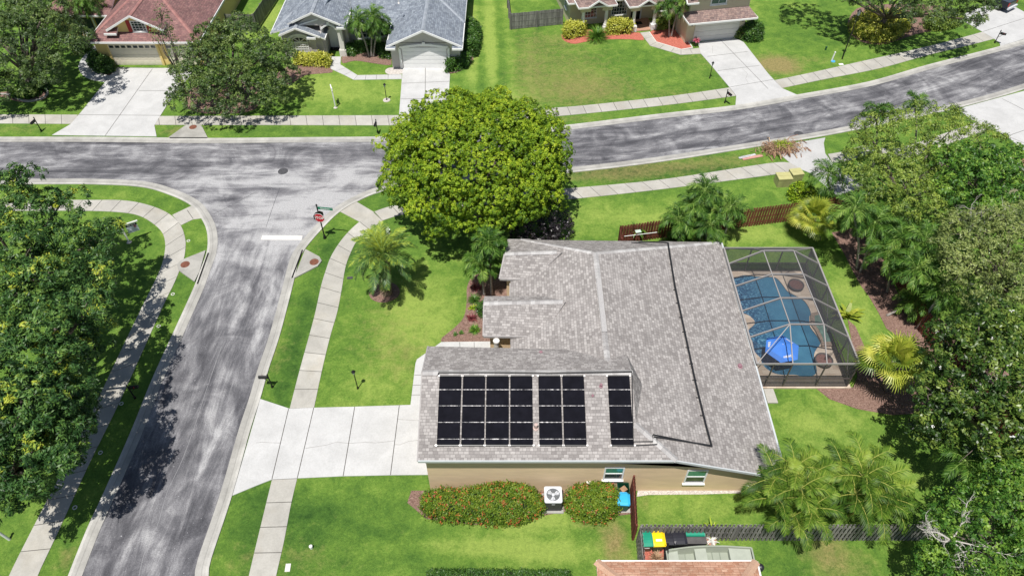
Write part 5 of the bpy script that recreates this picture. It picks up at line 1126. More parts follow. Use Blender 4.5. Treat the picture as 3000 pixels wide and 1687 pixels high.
# --- bleached dead boughs
def dead_branch(label, c, n, ln, seed, r0=.05, grow=(0, 0, 1)):
    rd = random.Random(seed); r = empty('dead_branches', c, label, 'branches'); mb = MB()
    def grow_(p, dr, L, rad, depth):
        pts = [p]; q = p.copy(); v = dr.copy()
        for _ in range(4):
            v = (v + Vector((rd.gauss(0, .22), rd.gauss(0, .22), rd.gauss(0, .18)))).normalized(); q = q + v * L / 4; pts.append(q.copy())
        mb.tube(pts, [rad, rad * .85, rad * .7, rad * .5, rad * .3], 5, cap=False)
        if depth > 0:
            for i in (1, 2, 3, 4):
                for _ in range(1):
                    nd = (v + Vector((rd.gauss(0, .8), rd.gauss(0, .8), rd.gauss(0, .4)))).normalized(); grow_(pts[i], nd, L * rd.uniform(.4, .62), rad * .5, depth - 1)
    for i in range(n):
        a = 2 * math.pi * i / n + rd.uniform(-.4, .4); grow_(Vector(c), Vector((math.cos(a), math.sin(a), .35)), ln, r0, 3)
    mb.build('twigs', M['deadwood'], r)
dead_branch('bleached bare branches in front of the bottom right tree', d(2392, 1358, 5.3), 5, 1.5, 3, .045)
dead_branch('small grey bare branches in the right hand wood beneath the glossy tree', d(2440, 560, 5.6), 5, 1.3, 4, .03)
dead_branch('tangle of pale bare twigs among the grey green crown at the right', d(2530, 560, 6.6), 5, 1.3, 5, .03)

# --- palms
def frond_quads(rg, base, az, el, length_, droop, n=26, leaf=.42, lw=.05, plume=.6, twist=0.0, ldroop=.35):
    """returns leaflet quads and the rachis polyline"""
    pts = []; p = np.array(base, float); e_ = el; seg = length_ / 12
    for i in range(13):
        pts.append(p.copy()); dv = np.array([math.cos(az) * math.cos(e_), math.sin(az) * math.cos(e_), math.sin(e_)]); p = p + dv * seg; e_ -= droop / 12 * (0.5 + i / 8)
    pts = np.array(pts); s = np.linspace(.14, 1, n) ** .95
    pos = np.stack([np.interp(s * 12, np.arange(13), pts[:, k]) for k in range(3)], 1)
    tan = unit(np.stack([np.interp(np.minimum(s * 12 + .5, 12), np.arange(13), pts[:, k]) - np.interp(s * 12 - .5, np.arange(13), pts[:, k]) for k in range(3)], 1))
    side = unit(np.cross(tan, [0, 0, 1.0]) + 1e-6); up = np.cross(side, tan)
    Q = []; Ts = []
    env = np.sin(np.clip(s * 1.0, 0, 1) * math.pi * .86 + .22) ** .7
    for sg in (-1, 1):
        th = rg.normal(0, plume, n)
        lat = side * sg * np.cos(th)[:, None] + up * np.sin(th)[:, None]
        dr = unit(lat * .85 + tan * (.5 + .5 * s[:, None]) + up * .1)
        L = leaf * env * rg.uniform(.85, 1.1, n)
        mid = pos + dr * (L * .5)[:, None]; tipd = unit(dr + np.array([0, 0, -ldroop * 1.6])); tip_ = mid + tipd * (L * .5)[:, None]
        wv = unit(np.cross(dr, up + side * .3 * sg)) * lw / 2
        Q.append(np.stack([pos - wv * .5, pos + wv * .5, mid + wv, mid - wv], 1)); Q.append(np.stack([mid - wv, mid + wv, tip_ + wv * .25, tip_ - wv * .25], 1))
        tn = rg.normal(0, .2, n) ; Ts += [tn, tn]
    return np.concatenate(Q), np.concatenate(Ts), pts
def crown_of(rg, top, nf, L, el=(-.25, 1.25), droop=1.6, n=26, leaf=.42, lw=.05, plume=.6, base=.45, dead=0, ldroop=.35, young=0.0, fvar=.13):
    Qs, Ts, rach = [], [], []
    for i in range(nf):
        f = (i + .5) / nf; az = i * 2.39996 + rg.normal(0, .15); e_ = el[0] + (el[1] - el[0]) * f ** 1.15 + rg.normal(0, .07)
        Lf = L * rg.uniform(.85, 1.08) * (1 - .25 * f)
        q, t_, pts = frond_quads(rg, top, az, e_, Lf, droop * rg.uniform(.8, 1.15) * (1 - .2 * f), n, leaf, lw, plume, ldroop=ldroop)
        Qs.append(q); Ts.append(t_ + base + young * max(0, f - .45) * 1.8 + rg.normal(0, fvar)); rach.append(pts)
    return np.concatenate(Qs), np.concatenate(Ts), rach
def palm(label, foot, top, mat=None, seed=1, nf=15, L=1.9, tr=.085, group=None, name='palm_tree', shaft=True, **kw):
    """one feathery palm: a curved ringed trunk, a green crownshaft and a crown"""
    rg = np.random.default_rng(seed); foot = Vector(foot); top = Vector(top)
    r = empty(name, foot, label, 'palm', group)
    m_ = foot.lerp(top, .5) + Vector((foot.x - top.x, foot.y - top.y, 0)) * .12
    P_ = smooth_line([foot, m_, top], 6); n = len(P_)
    mb = MB(); mb.tube(P_, [tr * (1.35 if i == 0 else 1.1 if i < 3 else .9) * (1 + .06 * (i % 2)) for i in range(n)], 10); mb.build('trunk', M['palm_trunk'], r, True)
    if shaft:
        mb = MB(); mb.tube([top - Vector((0, 0, .25)), top + Vector((0, 0, .05)), top + Vector((0, 0, .4))], [tr * .95, tr * 1.15, tr * .5], 8); mb.build('crownshaft', L_shaft, r, True)
    Q, T, rach = crown_of(rg, np.array(top) + [0, 0, .25], nf, L, **kw)
    quads_mesh('crown', Q, T, mat or L_palm, r, r.location)
    mb = MB()
    for pts in rach: mb.tube([Vector(p) for p in pts[::2]], [.028, .024, .02, .017, .014, .01, .006], 4, cap=False)
    mb.build('midribs', L_shaft, r)
    return r
L_shaft = flat('palm_crownshaft', (0.22, 0.33, 0.08), .5, .15, 4)
def palm_px(label, crown, foot, seed, dz=0.0, **kw):
    """crown and base given where the photo shows them"""
    b = P(*foot); z = hy(crown[0], crown[1], b.y); tp = P(crown[0], crown[1], z)
    return palm(label, b, tp + Vector((0, 0, dz)), seed=seed, **kw)
S = tsrc
def dS(u, v): return (u * 3000 / 2576, v * 3000 / 2576)
FOX = dict(plume=.6, leaf=.5, lw=.045, n=32, droop=2.1, base=.33, nf=20, L=1.95, fvar=.18)
palm_px('feathery palm in the mulch bed nearest the front lawn of the main house', dS(1206, 668), dS(1219, 742), 41, **{**FOX, 'L': 1.75})
palm_px('feathery palm tucked against the roof edge of the main house entry', dS(1230, 618), dS(1237, 742), 42, **{**FOX, 'L': 1.7})
for i, (cr, ba, lab) in enumerate([((1705, 560), (1708, 628), 'leftmost palm of the clump behind the main house roof'), ((1752, 520), (1760, 612), 'second palm from the left in the clump behind the main house roof'),
                                   ((1772, 488), (1775, 600), 'tallest farthest palm of the clump behind the main house roof'), ((1835, 530), (1822, 598), 'rightmost palm of the clump arching over the red fence'), ((1785, 575), (1790, 640), 'nearest palm of the clump hanging over the roof edge')]):
    palm_px(lab, dS(*cr), dS(*ba), 43 + i, **{**FOX, 'L': 2.1, 'group': 'palms behind the main house'})
palm_px('low young palm growing by the red fence beneath the palm clump', S(6, 1700, 900), S(6, 1700, 985), 49, **{**FOX, 'L': 1.3, 'nf': 10, 'shaft': False})
for i, (cr, lab) in enumerate([((1030, 240), 'left palm of the trio in front of the grey house'), ((1185, 190), 'middle palm of the trio in front of the grey house'), ((1235, 285), 'right palm of the trio in front of the grey house')]):
    palm_px(lab, S(1, *cr), S(1, 1140 + 22 * i, 575), 51 + i, **{**FOX, 'L': 2.1, 'group': 'palms in front of the grey house'})
palm_px('left palm of the pair in the red mulch of the cream house', S(2, 1570, 60), S(2, 1580, 372), 55, **{**FOX, 'L': 2.0, 'group': 'palms in the red mulch'})
palm_px('right palm of the pair in the red mulch of the cream house', S(2, 1690, 30), S(2, 1602, 372), 56, **{**FOX, 'L': 2.0, 'group': 'palms in the red mulch'})
palm_px('left palm of the pair at the side of the yellow house', S(0, 770, 40), S(0, 860, 385), 57, **{**FOX, 'L': 2.4, 'group': 'palms beside the yellow house'})
palm_px('right palm of the pair at the side of the yellow house', S(0, 900, 30), S(0, 905, 370), 58, **{**FOX, 'L': 2.4, 'group': 'palms beside the yellow house'})
rowp = [((600, 350), (610, 640), 'dark palm at the near end of the small old driveway'), ((860, 690), (890, 1270), 'palm with an upright trunk in the mulch beside the pool lawn'), ((1060, 830), (925, 1300), 'leaning palm in the mulch beside the pool lawn'),
        ((1040, 560), (1100, 1000), 'palm in front of the olive green tree'), ((1300, 720), (1180, 1150), 'palm standing behind the red fence below the glossy tree'), ((1330, 990), (1400, 1430), 'palm crown above the middle of the shaded red fence'),
        ((1560, 1010), (1560, 1480), 'palm crown next to the grey green wispy tree'), ((1200, 1130), (1200, 1500), 'low palm over the mulch bed beside the red fence'), ((1480, 1290), (1480, 1700), 'palm above the leaning trunks by the fence'), ((1800, 1220), (1760, 1650), 'palm crown touching the magnolia')]
for i, (cr, ba, lab) in enumerate(rowp):
    palm_px(lab, S(7, *cr), S(7, *ba), 61 + i, **{**FOX, 'L': 2.3, 'nf': 20, 'group': 'palms in the bed along the right hand fence'})
palm_px('palm over the fence bed with a curved trunk near the fan palm', S(11, 1500, 170), S(11, 1195, 290), 73, **{**FOX, 'L': 2.0, 'group': 'palms in the bed along the right hand fence'})
palm_px('palm crown between the fence bed and the magnolia', S(11, 1750, 60), S(11, 1500, 420), 74, **{**FOX, 'L': 2.0, 'group': 'palms in the bed along the right hand fence'})
palm_px('solitary feathery palm casting a shadow on the lawn at the lower right', S(15, 1930, 330), S(15, 1830, 640), 75, **{**FOX, 'L': 2.1, 'plume': .4})
palm_px('palm top showing above the olive tree by the street', S(3, 1090, 1130), S(7, 1050, 250), 76, **{**FOX, 'L': 1.6, 'nf': 11})
palm_px('second palm top showing above the olive tree by the street', S(3, 1480, 1050), S(7, 1450, 150), 77, **{**FOX, 'L': 1.5, 'nf': 10})
# big date palm on the front lawn
def date_palm():
    b = d(972, 738); top = P(*S(5, 1275, 1130), 0); z = hy(*S(5, 1275, 1130), b.y); tp = P(*S(5, 1275, 1130), z)
    r = empty('date_palm', b, 'stout date palm with a diamond patterned trunk on the front lawn', 'palm'); rg = np.random.default_rng(8)
    mb = MB(); H_ = tp.z - b.z; n = 22; rad = .36
    for k in range(n):
        z0, z1 = H_ * k / n, H_ * (k + 1) / n; mb.tube([b.lerp(tp, k / n), b.lerp(tp, (k + .97) / n)], [rad * (1.18 if k < 2 else 1.0), rad * .88], 14, cap=False)
        for j in range(12):
            a = 2 * math.pi * (j + (k % 2) * .5) / 12; c = b.lerp(tp, (k + .55) / n) + Vector((math.cos(a), math.sin(a), 0)) * rad * 1.0
            mb.box(c, (.13, .10, .12), a, random.uniform(.2, 1))
    mb.build('trunk', M['date_bark'], r)
    Q, T, rach = crown_of(rg, np.array(tp) + [0, 0, .15], 44, 3.0, el=(-.5, 1.42), droop=1.15, n=38, leaf=.5, lw=.042, plume=.25, base=.40, ldroop=.12, young=.55, fvar=.1)
    quads_mesh('crown', Q, T, L_date, r, r.location)
    mb = MB()
    for pts in rach: mb.tube([Vector(p) for p in pts[::2]], [.05, .04, .033, .026, .02, .014, .008], 4, cap=False)
    mb.build('midribs', L_shaft, r)
M['date_bark'] = make_wood('date_palm_bark', (0.10, 0.065, 0.045), (0.34, 0.26, 0.19), (3, 3, 3))
L_date = make_leaf('date_palm_leaflet', (0.03, 0.085, 0.022), (0.10, 0.20, 0.045), (0.42, 0.50, 0.06), .4, .25)
date_palm()
# yellow-green fan palms
def fan_palm(label, base, top, seed, nf=17, L=1.0, fr=.85):
    rg = np.random.default_rng(seed); base, top = Vector(base), Vector(top)
    r = empty('fan_palm', base, label, 'palm', 'yellow green fan palms')
    mb = MB(); mb.tube([base, base.lerp(top, .5), top], [.16, .12, .11], 10); mb.build('trunk', M['palm_trunk'], r, True)
    Q, T = [], []; mb = MB()
    for i in range(nf):
        f = (i + .5) / nf; az = i * 2.39996 + rg.normal(0, .12); e_ = -.45 + 1.95 * f; Lp = L * rg.uniform(.7, 1.1) * (1 - .25 * f)
        dv = np.array([math.cos(az) * math.cos(e_), math.sin(az) * math.cos(e_), math.sin(e_)]); hub = np.array(top) + dv * Lp + np.array([0, 0, -.12 * (1 - f)])
        mb.tube([top, Vector(hub)], [.022, .014], 4, .5, 0, False)
        side = unit(np.cross(dv, [0, 0, 1.0])); up = np.cross(side, dv); ns = 26; tn = rg.normal(.42, .2)
        for j in range(ns):
            a = R(-125) + R(250) * j / (ns - 1); dr = dv * math.cos(a) + side * math.sin(a) + up * .12; dr = unit(dr); l_ = fr * rg.uniform(.9, 1.05) * (1 - .18 * abs(a) / R(125))
            m_ = hub + dr * l_ * .55; tp_ = m_ + unit(dr + np.array([0, 0, -.75])) * l_ * .5; wv = unit(np.cross(dr, up)) * .045
            Q += [np.stack([hub, hub + wv * .2, m_ + wv, m_ - wv]), np.stack([m_ - wv, m_ + wv, tp_ + wv * .15, tp_ - wv * .15])]; k_ = tn + rg.normal(0, .1); T += [k_ + .12, k_ - .05]
    quads_mesh('crown', np.array(Q), np.array(T), L_fan, r, r.location); mb.build('stalks', L_shaft, r)
for cr, ba, lab, sd in ((S(7, 455, 740), S(7, 520, 960), 'yellow green fan palm behind the pool cage and beside the red fence', 81), (S(11, 1265, 740), S(11, 1180, 1040), 'yellow green fan palm at the corner of the pool cage and the lower lawn', 82)):
    b = P(*ba); z = hy(*cr, b.y); fan_palm(lab, b, P(*cr, z), sd, 26, 1.35 if sd == 82 else 1.15, 1.1 if sd == 82 else 1.0)
# areca clumps
def areca(label, base, stems, seed, L=2.4):
    rg = np.random.default_rng(seed); base = Vector(base); r = empty('areca_palm', base, label, 'palm', 'arching golden cane palms'); mb = MB(); Q, T = [], []; m2 = MB()
    for dx, dy, h in stems:
        tp = base + Vector((dx, dy, h)); b = base + Vector((dx * .25, dy * .25, 0)); mb.tube([b, b.lerp(tp, .5) + Vector((0, 0, .2)), tp], [.06, .05, .045], 7)
        q, t_, rc = crown_of(rg, np.array(tp), 9, L, el=(.0, 1.25), droop=1.6, n=34, leaf=.55, lw=.038, plume=.22, base=.33, ldroop=.25, fvar=.2, young=.3); Q.append(q); T.append(t_)
        for pts in rc: m2.tube([Vector(p) for p in pts[::2]], [.03, .026, .02, .017, .013, .009, .006], 4, cap=False)
    mb.build('stems', M['cane'], r); quads_mesh('crown', np.concatenate(Q), np.concatenate(T), L_areca, r, r.location); m2.build('midribs', M['cane'], r)
M['cane'] = flat('golden_cane', (0.42, 0.42, 0.10), .5, .2)
areca('left golden cane palm clump at the corner of the main house', d(1965, 1300), [(-.9, .8, 2.9), (.2, 1.3, 3.1), (-1.1, -.3, 2.7), (.1, .0, 3.3), (.8, .8, 2.9), (-.3, -1.0, 2.3), (.7, -.7, 2.5)], 91)
areca('right golden cane palm clump standing over the weathered fence', d(2125, 1290), [(-.8, .9, 3.0), (.3, 1.2, 3.2), (1.0, .4, 2.9), (-.6, -.4, 3.0), (.5, -.6, 2.7), (1.3, -.3, 2.4), (-.1, .3, 3.5)], 92)
rg_ = np.random.default_rng(3)

# --- hedges and shrubs
def shrub(name, label, pts, h, mat, seed=1, leaf=(.13, .07), gap=.2, k=12, base=.5, group=None, cat='bush', rz=.5, flowers=None, var=.16, tip=.15, core=True, round_=.35, nfl=200, bulge=.12):
    """clipped hedge: pts = ground outline (world), h = height"""
    rg = np.random.default_rng(seed); P2 = [Vector((p[0], p[1], 0)) for p in pts]; c = sum(P2, Vector()) / len(P2)
    r = empty(name, c, label, cat, group)
    poly = np.array([(p.x, p.y) for p in P2]); mn, mx = poly.min(0), poly.max(0)
    area = (mx - mn).prod()
    def inside(q):
        x, y = q[:, 0], q[:, 1]; ins = np.zeros(len(q), bool); j = len(poly) - 1
        for i in range(len(poly)):
            xi, yi, xj, yj = *poly[i], *poly[j]; cnd = ((yi > y) != (yj > y)) & (x < (xj - xi) * (y - yi) / (yj - yi + 1e-9) + xi); ins ^= cnd; j = i
        return ins
    def edgedist(q):
        dm = np.full(len(q), 9.0)
        for i in range(len(poly)):
            a, b = poly[i], poly[(i + 1) % len(poly)]; ab = b - a; tt = np.clip(((q - a) @ ab) / (ab @ ab), 0, 1); dm = np.minimum(dm, np.linalg.norm(q - (a + tt[:, None] * ab), axis=1))
        return dm
    q = mn + rg.random((int(area / gap ** 2 * 2.2) + 30, 2)) * (mx - mn); q = q[inside(q)]; ed = edgedist(q)
    rr = round_ * min(h, 1.2)
    lump = np.sin(q[:, 0] * 2.3 + seed) * np.cos(q[:, 1] * 2.7) * bulge
    ztop = h - np.where(ed < rr, rr - np.sqrt(np.maximum(0, rr ** 2 - (rr - ed) ** 2)), 0) + lump
    top = np.column_stack([q, ztop]); nt_ = np.column_stack([np.zeros((len(q), 2)), np.ones(len(q))]); 
    # sides
    S_, Sn = [], []
    for i in range(len(poly)):
        a, b = poly[i], poly[(i + 1) % len(poly)]; Ls = np.linalg.norm(b - a); m = int(Ls * h / gap ** 2 * 1.5) + 2; u = rg.random((m, 1)); zz = rg.random(m) * (h * .95)
        out = np.array([b[1] - a[1], -(b[0] - a[0])]) / max(Ls, 1e-6)
        if ((a + b) / 2 - poly.mean(0)) @ out < 0: out = -out
        pin = np.where(zz > h - rr, rr - np.sqrt(np.maximum(0, rr ** 2 - (zz - h + rr) ** 2)), 0); S_.append(np.column_stack([a + (b - a) * u - out * pin[:, None] + out * rg.normal(0, bulge * .5, (m, 1)), zz])); Sn.append(np.tile([*out, .2], (m, 1)))
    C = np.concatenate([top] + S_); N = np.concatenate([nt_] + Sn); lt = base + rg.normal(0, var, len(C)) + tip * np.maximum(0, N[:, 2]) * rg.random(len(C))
    Cc = (C[:, None, :] + rg.normal(size=(len(C), k, 3)) * gap * .55).reshape(-1, 3); Nn = unit((N[:, None, :] * .6 + [0, 0, .3] + rg.normal(size=(len(C), k, 3)) * .6)).reshape(-1, 3)
    quads_mesh('leaves', leaf_quads(Cc, Nn, rg.uniform(.75, 1.25, len(Cc)) * leaf[0], rg.uniform(.75, 1.25, len(Cc)) * leaf[1], rg=rg), np.repeat(lt, k) + rg.normal(0, .1, len(Cc)), mat, r, r.location)
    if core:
        mb = MB(); pc = Vector((c.x, c.y, 0)); mb.prism([((p.x - c.x) * .86 + c.x, (p.y - c.y) * .86 + c.y) for p in P2], -.02, h * .8); mb.build('branches', M['core'], r)  # solid dark core added to stop see-through and darken the inside
    if flowers:
        idx = rg.integers(0, len(C), nfl); F_ = np.repeat(C[idx], 5, 0) + rg.normal(0, .05, (len(idx) * 5, 3)) + np.repeat(N[idx], 5, 0) * gap * .7
        quads_mesh('flowers', leaf_quads(F_, unit(rg.normal(size=F_.shape) * .5 + [0, -.2, 1]), np.full(len(F_), .085), np.full(len(F_), .06), rg=rg), rg.random(len(F_)), flowers, r, r.location)['kind'] = 'stuff'
    return r
def ell(cx, cy, rx, ry, n=12, rot=0.0): return [(cx + rx * math.cos(a) * math.cos(rot) - ry * math.sin(a) * math.sin(rot), cy + rx * math.cos(a) * math.sin(rot) + ry * math.sin(a) * math.cos(rot)) for a in np.linspace(0, 2 * math.pi, n, endpoint=False)]
def ellpx(k, u, v, rx, ry, h=0): p = t(k, u, v, h); return ell(p.x, p.y, rx, ry)
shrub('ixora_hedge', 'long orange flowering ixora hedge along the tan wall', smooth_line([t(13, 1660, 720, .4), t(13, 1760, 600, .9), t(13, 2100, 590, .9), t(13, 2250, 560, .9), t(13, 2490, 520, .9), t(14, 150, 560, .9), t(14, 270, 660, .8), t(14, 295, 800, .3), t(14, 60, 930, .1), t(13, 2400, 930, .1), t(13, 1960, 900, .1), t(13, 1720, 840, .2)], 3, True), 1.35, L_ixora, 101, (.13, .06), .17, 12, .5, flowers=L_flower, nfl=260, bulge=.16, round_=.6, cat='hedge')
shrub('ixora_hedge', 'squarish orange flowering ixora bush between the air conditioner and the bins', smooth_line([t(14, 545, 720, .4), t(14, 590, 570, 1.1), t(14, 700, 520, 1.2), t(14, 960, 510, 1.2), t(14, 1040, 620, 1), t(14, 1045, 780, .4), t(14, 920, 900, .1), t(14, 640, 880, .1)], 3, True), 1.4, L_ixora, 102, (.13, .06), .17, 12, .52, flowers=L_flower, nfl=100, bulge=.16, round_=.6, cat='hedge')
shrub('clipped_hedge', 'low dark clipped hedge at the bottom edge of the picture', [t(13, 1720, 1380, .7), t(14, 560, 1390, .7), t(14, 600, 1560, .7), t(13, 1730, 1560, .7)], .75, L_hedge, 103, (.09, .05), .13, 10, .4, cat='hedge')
shrub('round_bush', 'round yellow green bush beside the pale green utility boxes', ellpx(7, 320, 545, .95, .85), 1.35, L_yel, 104, (.16, .09), .2, 12, .5, round_=.9)
hd = dict(leaf=(.17, .10), gap=.24)
shrub('golden_hedge', 'clipped golden hedge in front of the grey house left wing', [t(1, 395, 660), t(1, 735, 680), t(1, 745, 610, .2), t(1, 420, 600, .2)], 1.0, L_gold, 105, base=.5, cat='hedge', **hd)
shrub('clipped_hedge', 'tall dark clipped hedge beside the grey house garage', [t(1, 2110, 560), t(1, 2210, 580), t(1, 2250, 420), t(1, 2245, 330), t(1, 2180, 300), t(1, 2110, 310)], 1.25, L_hedge, 106, base=.45, cat='hedge', **hd)
shrub('clipped_hedge', 'short dark clipped hedge at the right corner of the grey garage door', [t(1, 1925, 740), t(1, 2110, 690), t(1, 2165, 630), t(1, 1935, 655)], 1.15, L_hedge, 107, base=.45, cat='hedge', **hd)
for i, (u, v, rx, lab) in enumerate([(960, 535, .75, 'leftmost round bush under the grey house recessed window'), (1050, 510, .7, 'second round bush from the left under the grey house recessed window'), (1140, 500, .6, 'round bush right behind the palm trio'), (1230, 510, .7, 'round bush to the right of the palm trio'), (1325, 560, .75, 'round bush against the left side of the grey garage')]):
    shrub('round_bush', lab, ellpx(1, u, v, rx, rx * .9), .8, L_hedge, 110 + i, group='round bushes in front of the grey house', base=.5, round_=.8, **hd)
shrub('golden_hedge', 'golden hedge at the left corner of the cream house', [t(2, 525, 390), t(2, 560, 400), t(2, 715, 370), t(2, 720, 320), t(2, 540, 330)], 1.25, L_gold, 120, base=.52, cat='hedge', **hd)
shrub('golden_hedge', 'wide golden hedge under the middle window of the cream house', [t(2, 960, 355), t(2, 1190, 345), t(2, 1195, 300), t(2, 965, 310)], 1.3, L_gold, 121, base=.52, cat='hedge', **hd)
shrub('golden_bush', 'olive and gold bush behind the red mulch palms', [t(2, 1455, 310), t(2, 1640, 290), t(2, 1650, 250), t(2, 1460, 265)], 1.1, L_olive, 122, base=.75, **hd)
shrub('round_bush', 'large round dark bush right of the cream garage door', ellpx(2, 2400, 385, 1.05, .95), 1.7, L_hedge, 123, base=.45, round_=.8, **hd)
shrub('small_bush', 'small olive bush between the garage door and the round dark bush', ellpx(2, 2290, 375, .6, .5), 1.2, L_olive, 124, base=.45, round_=.8, **hd)
def spiky(name, label, c, n, L, mat, seed, droop=1.2, el=(.1, 1.4), lw=.05, base=.5, group=None, cat='plant', h0=0.0):
    rg = np.random.default_rng(seed); r = empty(name, c, label, cat, group); Q, T = [], []
    for i in range(n):
        az = rg.uniform(0, 2 * math.pi); e_ = rg.uniform(*el); p = np.array(c) + [rg.normal(0, .05), rg.normal(0, .05), h0 + .02]; seg = L * rg.uniform(.7, 1.1) / 4; tn = base + rg.normal(0, .18)
        sd = np.array([-math.sin(az), math.cos(az), 0]) * lw / 2
        for k in range(4):
            dv = np.array([math.cos(az) * math.cos(e_), math.sin(az) * math.cos(e_), math.sin(e_)]); q = p + dv * seg; w0, w1 = (1, 1.2, 1, .6, .1)[k], (1, 1.2, 1, .6, .1)[k + 1]
            Q.append(np.stack([p - sd * w0, p + sd * w0, q + sd * w1, q - sd * w1])); T.append(tn + .05 * k); p = q; e_ -= droop / 4
    quads_mesh('leaves', np.array(Q), np.array(T), mat, r, r.location); return r
spiky('ornamental_grass', 'fountain of fine green grass between the two golden hedges', t(2, 855, 395), 420, 1.6, L_bright, 130, 1.3, (.5, 1.5), .05, .45, cat='grass plant')
def ti(label, c, seed, h=1.1, n=60):
    r = spiky('ti_plant', label, c, n, .45, L_pink, seed, 1.0, (-.1, 1.4), .09, .6, 'pink leaved plants by the cream garage', h0=h * .6); rg = np.random.default_rng(seed); mb = MB()
    for _ in range(4): mb.tube([c, Vector(c) + Vector((rg.normal(0, .12), rg.normal(0, .12), h * rg.uniform(.6, 1)))], .02, 5)
    mb.build('stems', M['trunk'], r)
ti('pink leaved plant at the left side of the cream garage door', t(2, 1845, 465), 131, 1.0); ti('pink leaved plant in front of the round dark bush', t(2, 2335, 395), 132, 1.3, 80)
shrub('golden_bush', 'golden leaved shrubbery under the top right oak', smooth_line(T2(3, [(850, 350), (1000, 420), (1180, 435), (1330, 370), (1400, 260), (1250, 190), (1000, 200), (840, 260)]), 2, True), 1.0, L_gold, 133, base=.36, var=.28, bulge=.3, **hd)
shrub('golden_bush', 'dim olive shrub to the right of the golden shrubbery', smooth_line(T2(3, [(1590, 300), (1720, 320), (1880, 280), (1920, 220), (1750, 190), (1600, 230)]), 2, True), 1.0, L_olive, 134, base=.6, **hd)
shrub('round_bush', 'dark leafy bush beside the curved path of the yellow house', smooth_line(T2(0, [(915, 680), (1000, 740), (1120, 745), (1160, 690), (1060, 620), (960, 600)]), 2, True), 1.2, L_hedge, 135, base=.36, round_=.7, **hd)
shrub('round_bush', 'small bright bush near the entry of the yellow house', ellpx(0, 825, 505, .9, .8), 1.1, L_bright, 136, base=.5, round_=.8, **hd)
shrub('small_bush', 'low bright foliage inside the curved stone edging at the top left', ellpx(0, 260, 960, 1.2, .7), .7, L_bright, 137, base=.5, round_=.8, **hd)
shrub('low_bush', 'shaded foliage inside the mulch under the top left tree', ellpx(0, 350, 900, 1.3, .8), .9, L_hedge, 138, base=.3, round_=.8, **hd)
# small plants of the entry bed
L_brom = make_leaf('burgundy_leaf', (0.06, 0.01, 0.015), (0.20, 0.04, 0.05), (0.35, 0.12, 0.10), .4, .15)
for i, (k, u, v, m_, L_, n_, lab) in enumerate([(9, 2215, 15, L_brom, .55, 60, 'burgundy spiky plant at the top of the entry bed'), (9, 2200, 140, L_hedge, .6, 90, 'dark green tufted plant in the entry bed'), (9, 2180, 215, L_yel, .35, 40, 'small yellow green plant in the entry bed'),
                                                (9, 2265, 200, L_yel, .35, 40, 'yellow green plant against the house in the entry bed'), (9, 2175, 320, L_brom, .5, 60, 'burgundy spiky plant in the middle of the entry bed'), (9, 2200, 440, L_bright, .5, 110, 'bright green grassy tuft at the bottom of the entry bed'),
                                                (9, 2010, 480, L_hedge, .2, 30, 'tiny seedling near the lawn edge of the entry bed'), (9, 2070, 465, L_hedge, .2, 30, 'tiny seedling beside the bright grassy tuft')]):
    spiky('bed_plant', lab, t(k, u, v, .03), n_, L_, m_, 140 + i, 1.1, (.2, 1.4), .05, .5, 'small plants in the entry bed')
shrub('low_bush', 'dark shrub against the entry wall of the main house', ellpx(9, 2290, 260, .3, .5), .7, L_hedge, 150, base=.35, round_=.8, **hd)
spiky('banana_plant', 'leaning broad leaved plant outside the pool cage', t(11, 790, 300), 16, 1.5, L_fan, 151, 1.0, (.5, 1.4), .26, .35, cat='plant')
spiky('potted_leaves', 'large leaved plant by the end of the red fence behind the roof', t(6, 1240, 960), 40, .9, L_hedge, 152, 1.0, (.0, 1.3), .12, .7, cat='plant', h0=.8)
spiky('low_fern', 'low fern at the foot of the palms behind the roof', t(6, 1620, 960), 60, .9, L_bright, 153, 1.2, (.2, 1.3), .07, .5, cat='plant')

# ================================================================ POOL, CAGE AND GARDEN THINGS
def z1(u, v): return (2090 + u / 5.991, 690 + v / 5.991)
def z2(u, v): return (2170 + u / 5.797, 900 + v / 5.797)
def Z1(u, v, h=0.): return P(*z1(u, v), h)
def Z2(u, v, h=0.): return P(*z2(u, v), h)
def make_water():
    m, n, b = new_mat('pool_water'); g = geo(n)
    peb = noise(n, g, 7.0, 3, .8); big = noise(n, g, .5, 3); rip = noise(n, g, 3.0, 4, .6, .6)
    sep = n.nodes.new('ShaderNodeSeparateXYZ'); link(n, g, sep.inputs[0])
    west = mth(n, 'MULTIPLY', mth(n, 'SUBTRACT', 18.3, sep.outputs[0]), .45, clamp=True)
    pebc = ramp(n, peb, [(.38, (.010, .04, .10)), (.52, (.03, .11, .22)), (.64, (.20, .42, .55))])
    plain = ramp(n, big, [(.3, (.03, .115, .21)), (.7, (.06, .20, .31))])
    link(n, mix(n, west, plain, pebc), b.inputs['Base Color']); b.inputs['Roughness'].default_value = .05; b.inputs['IOR'].default_value = 1.33
    bump(n, rip, b, .12, .03); return m
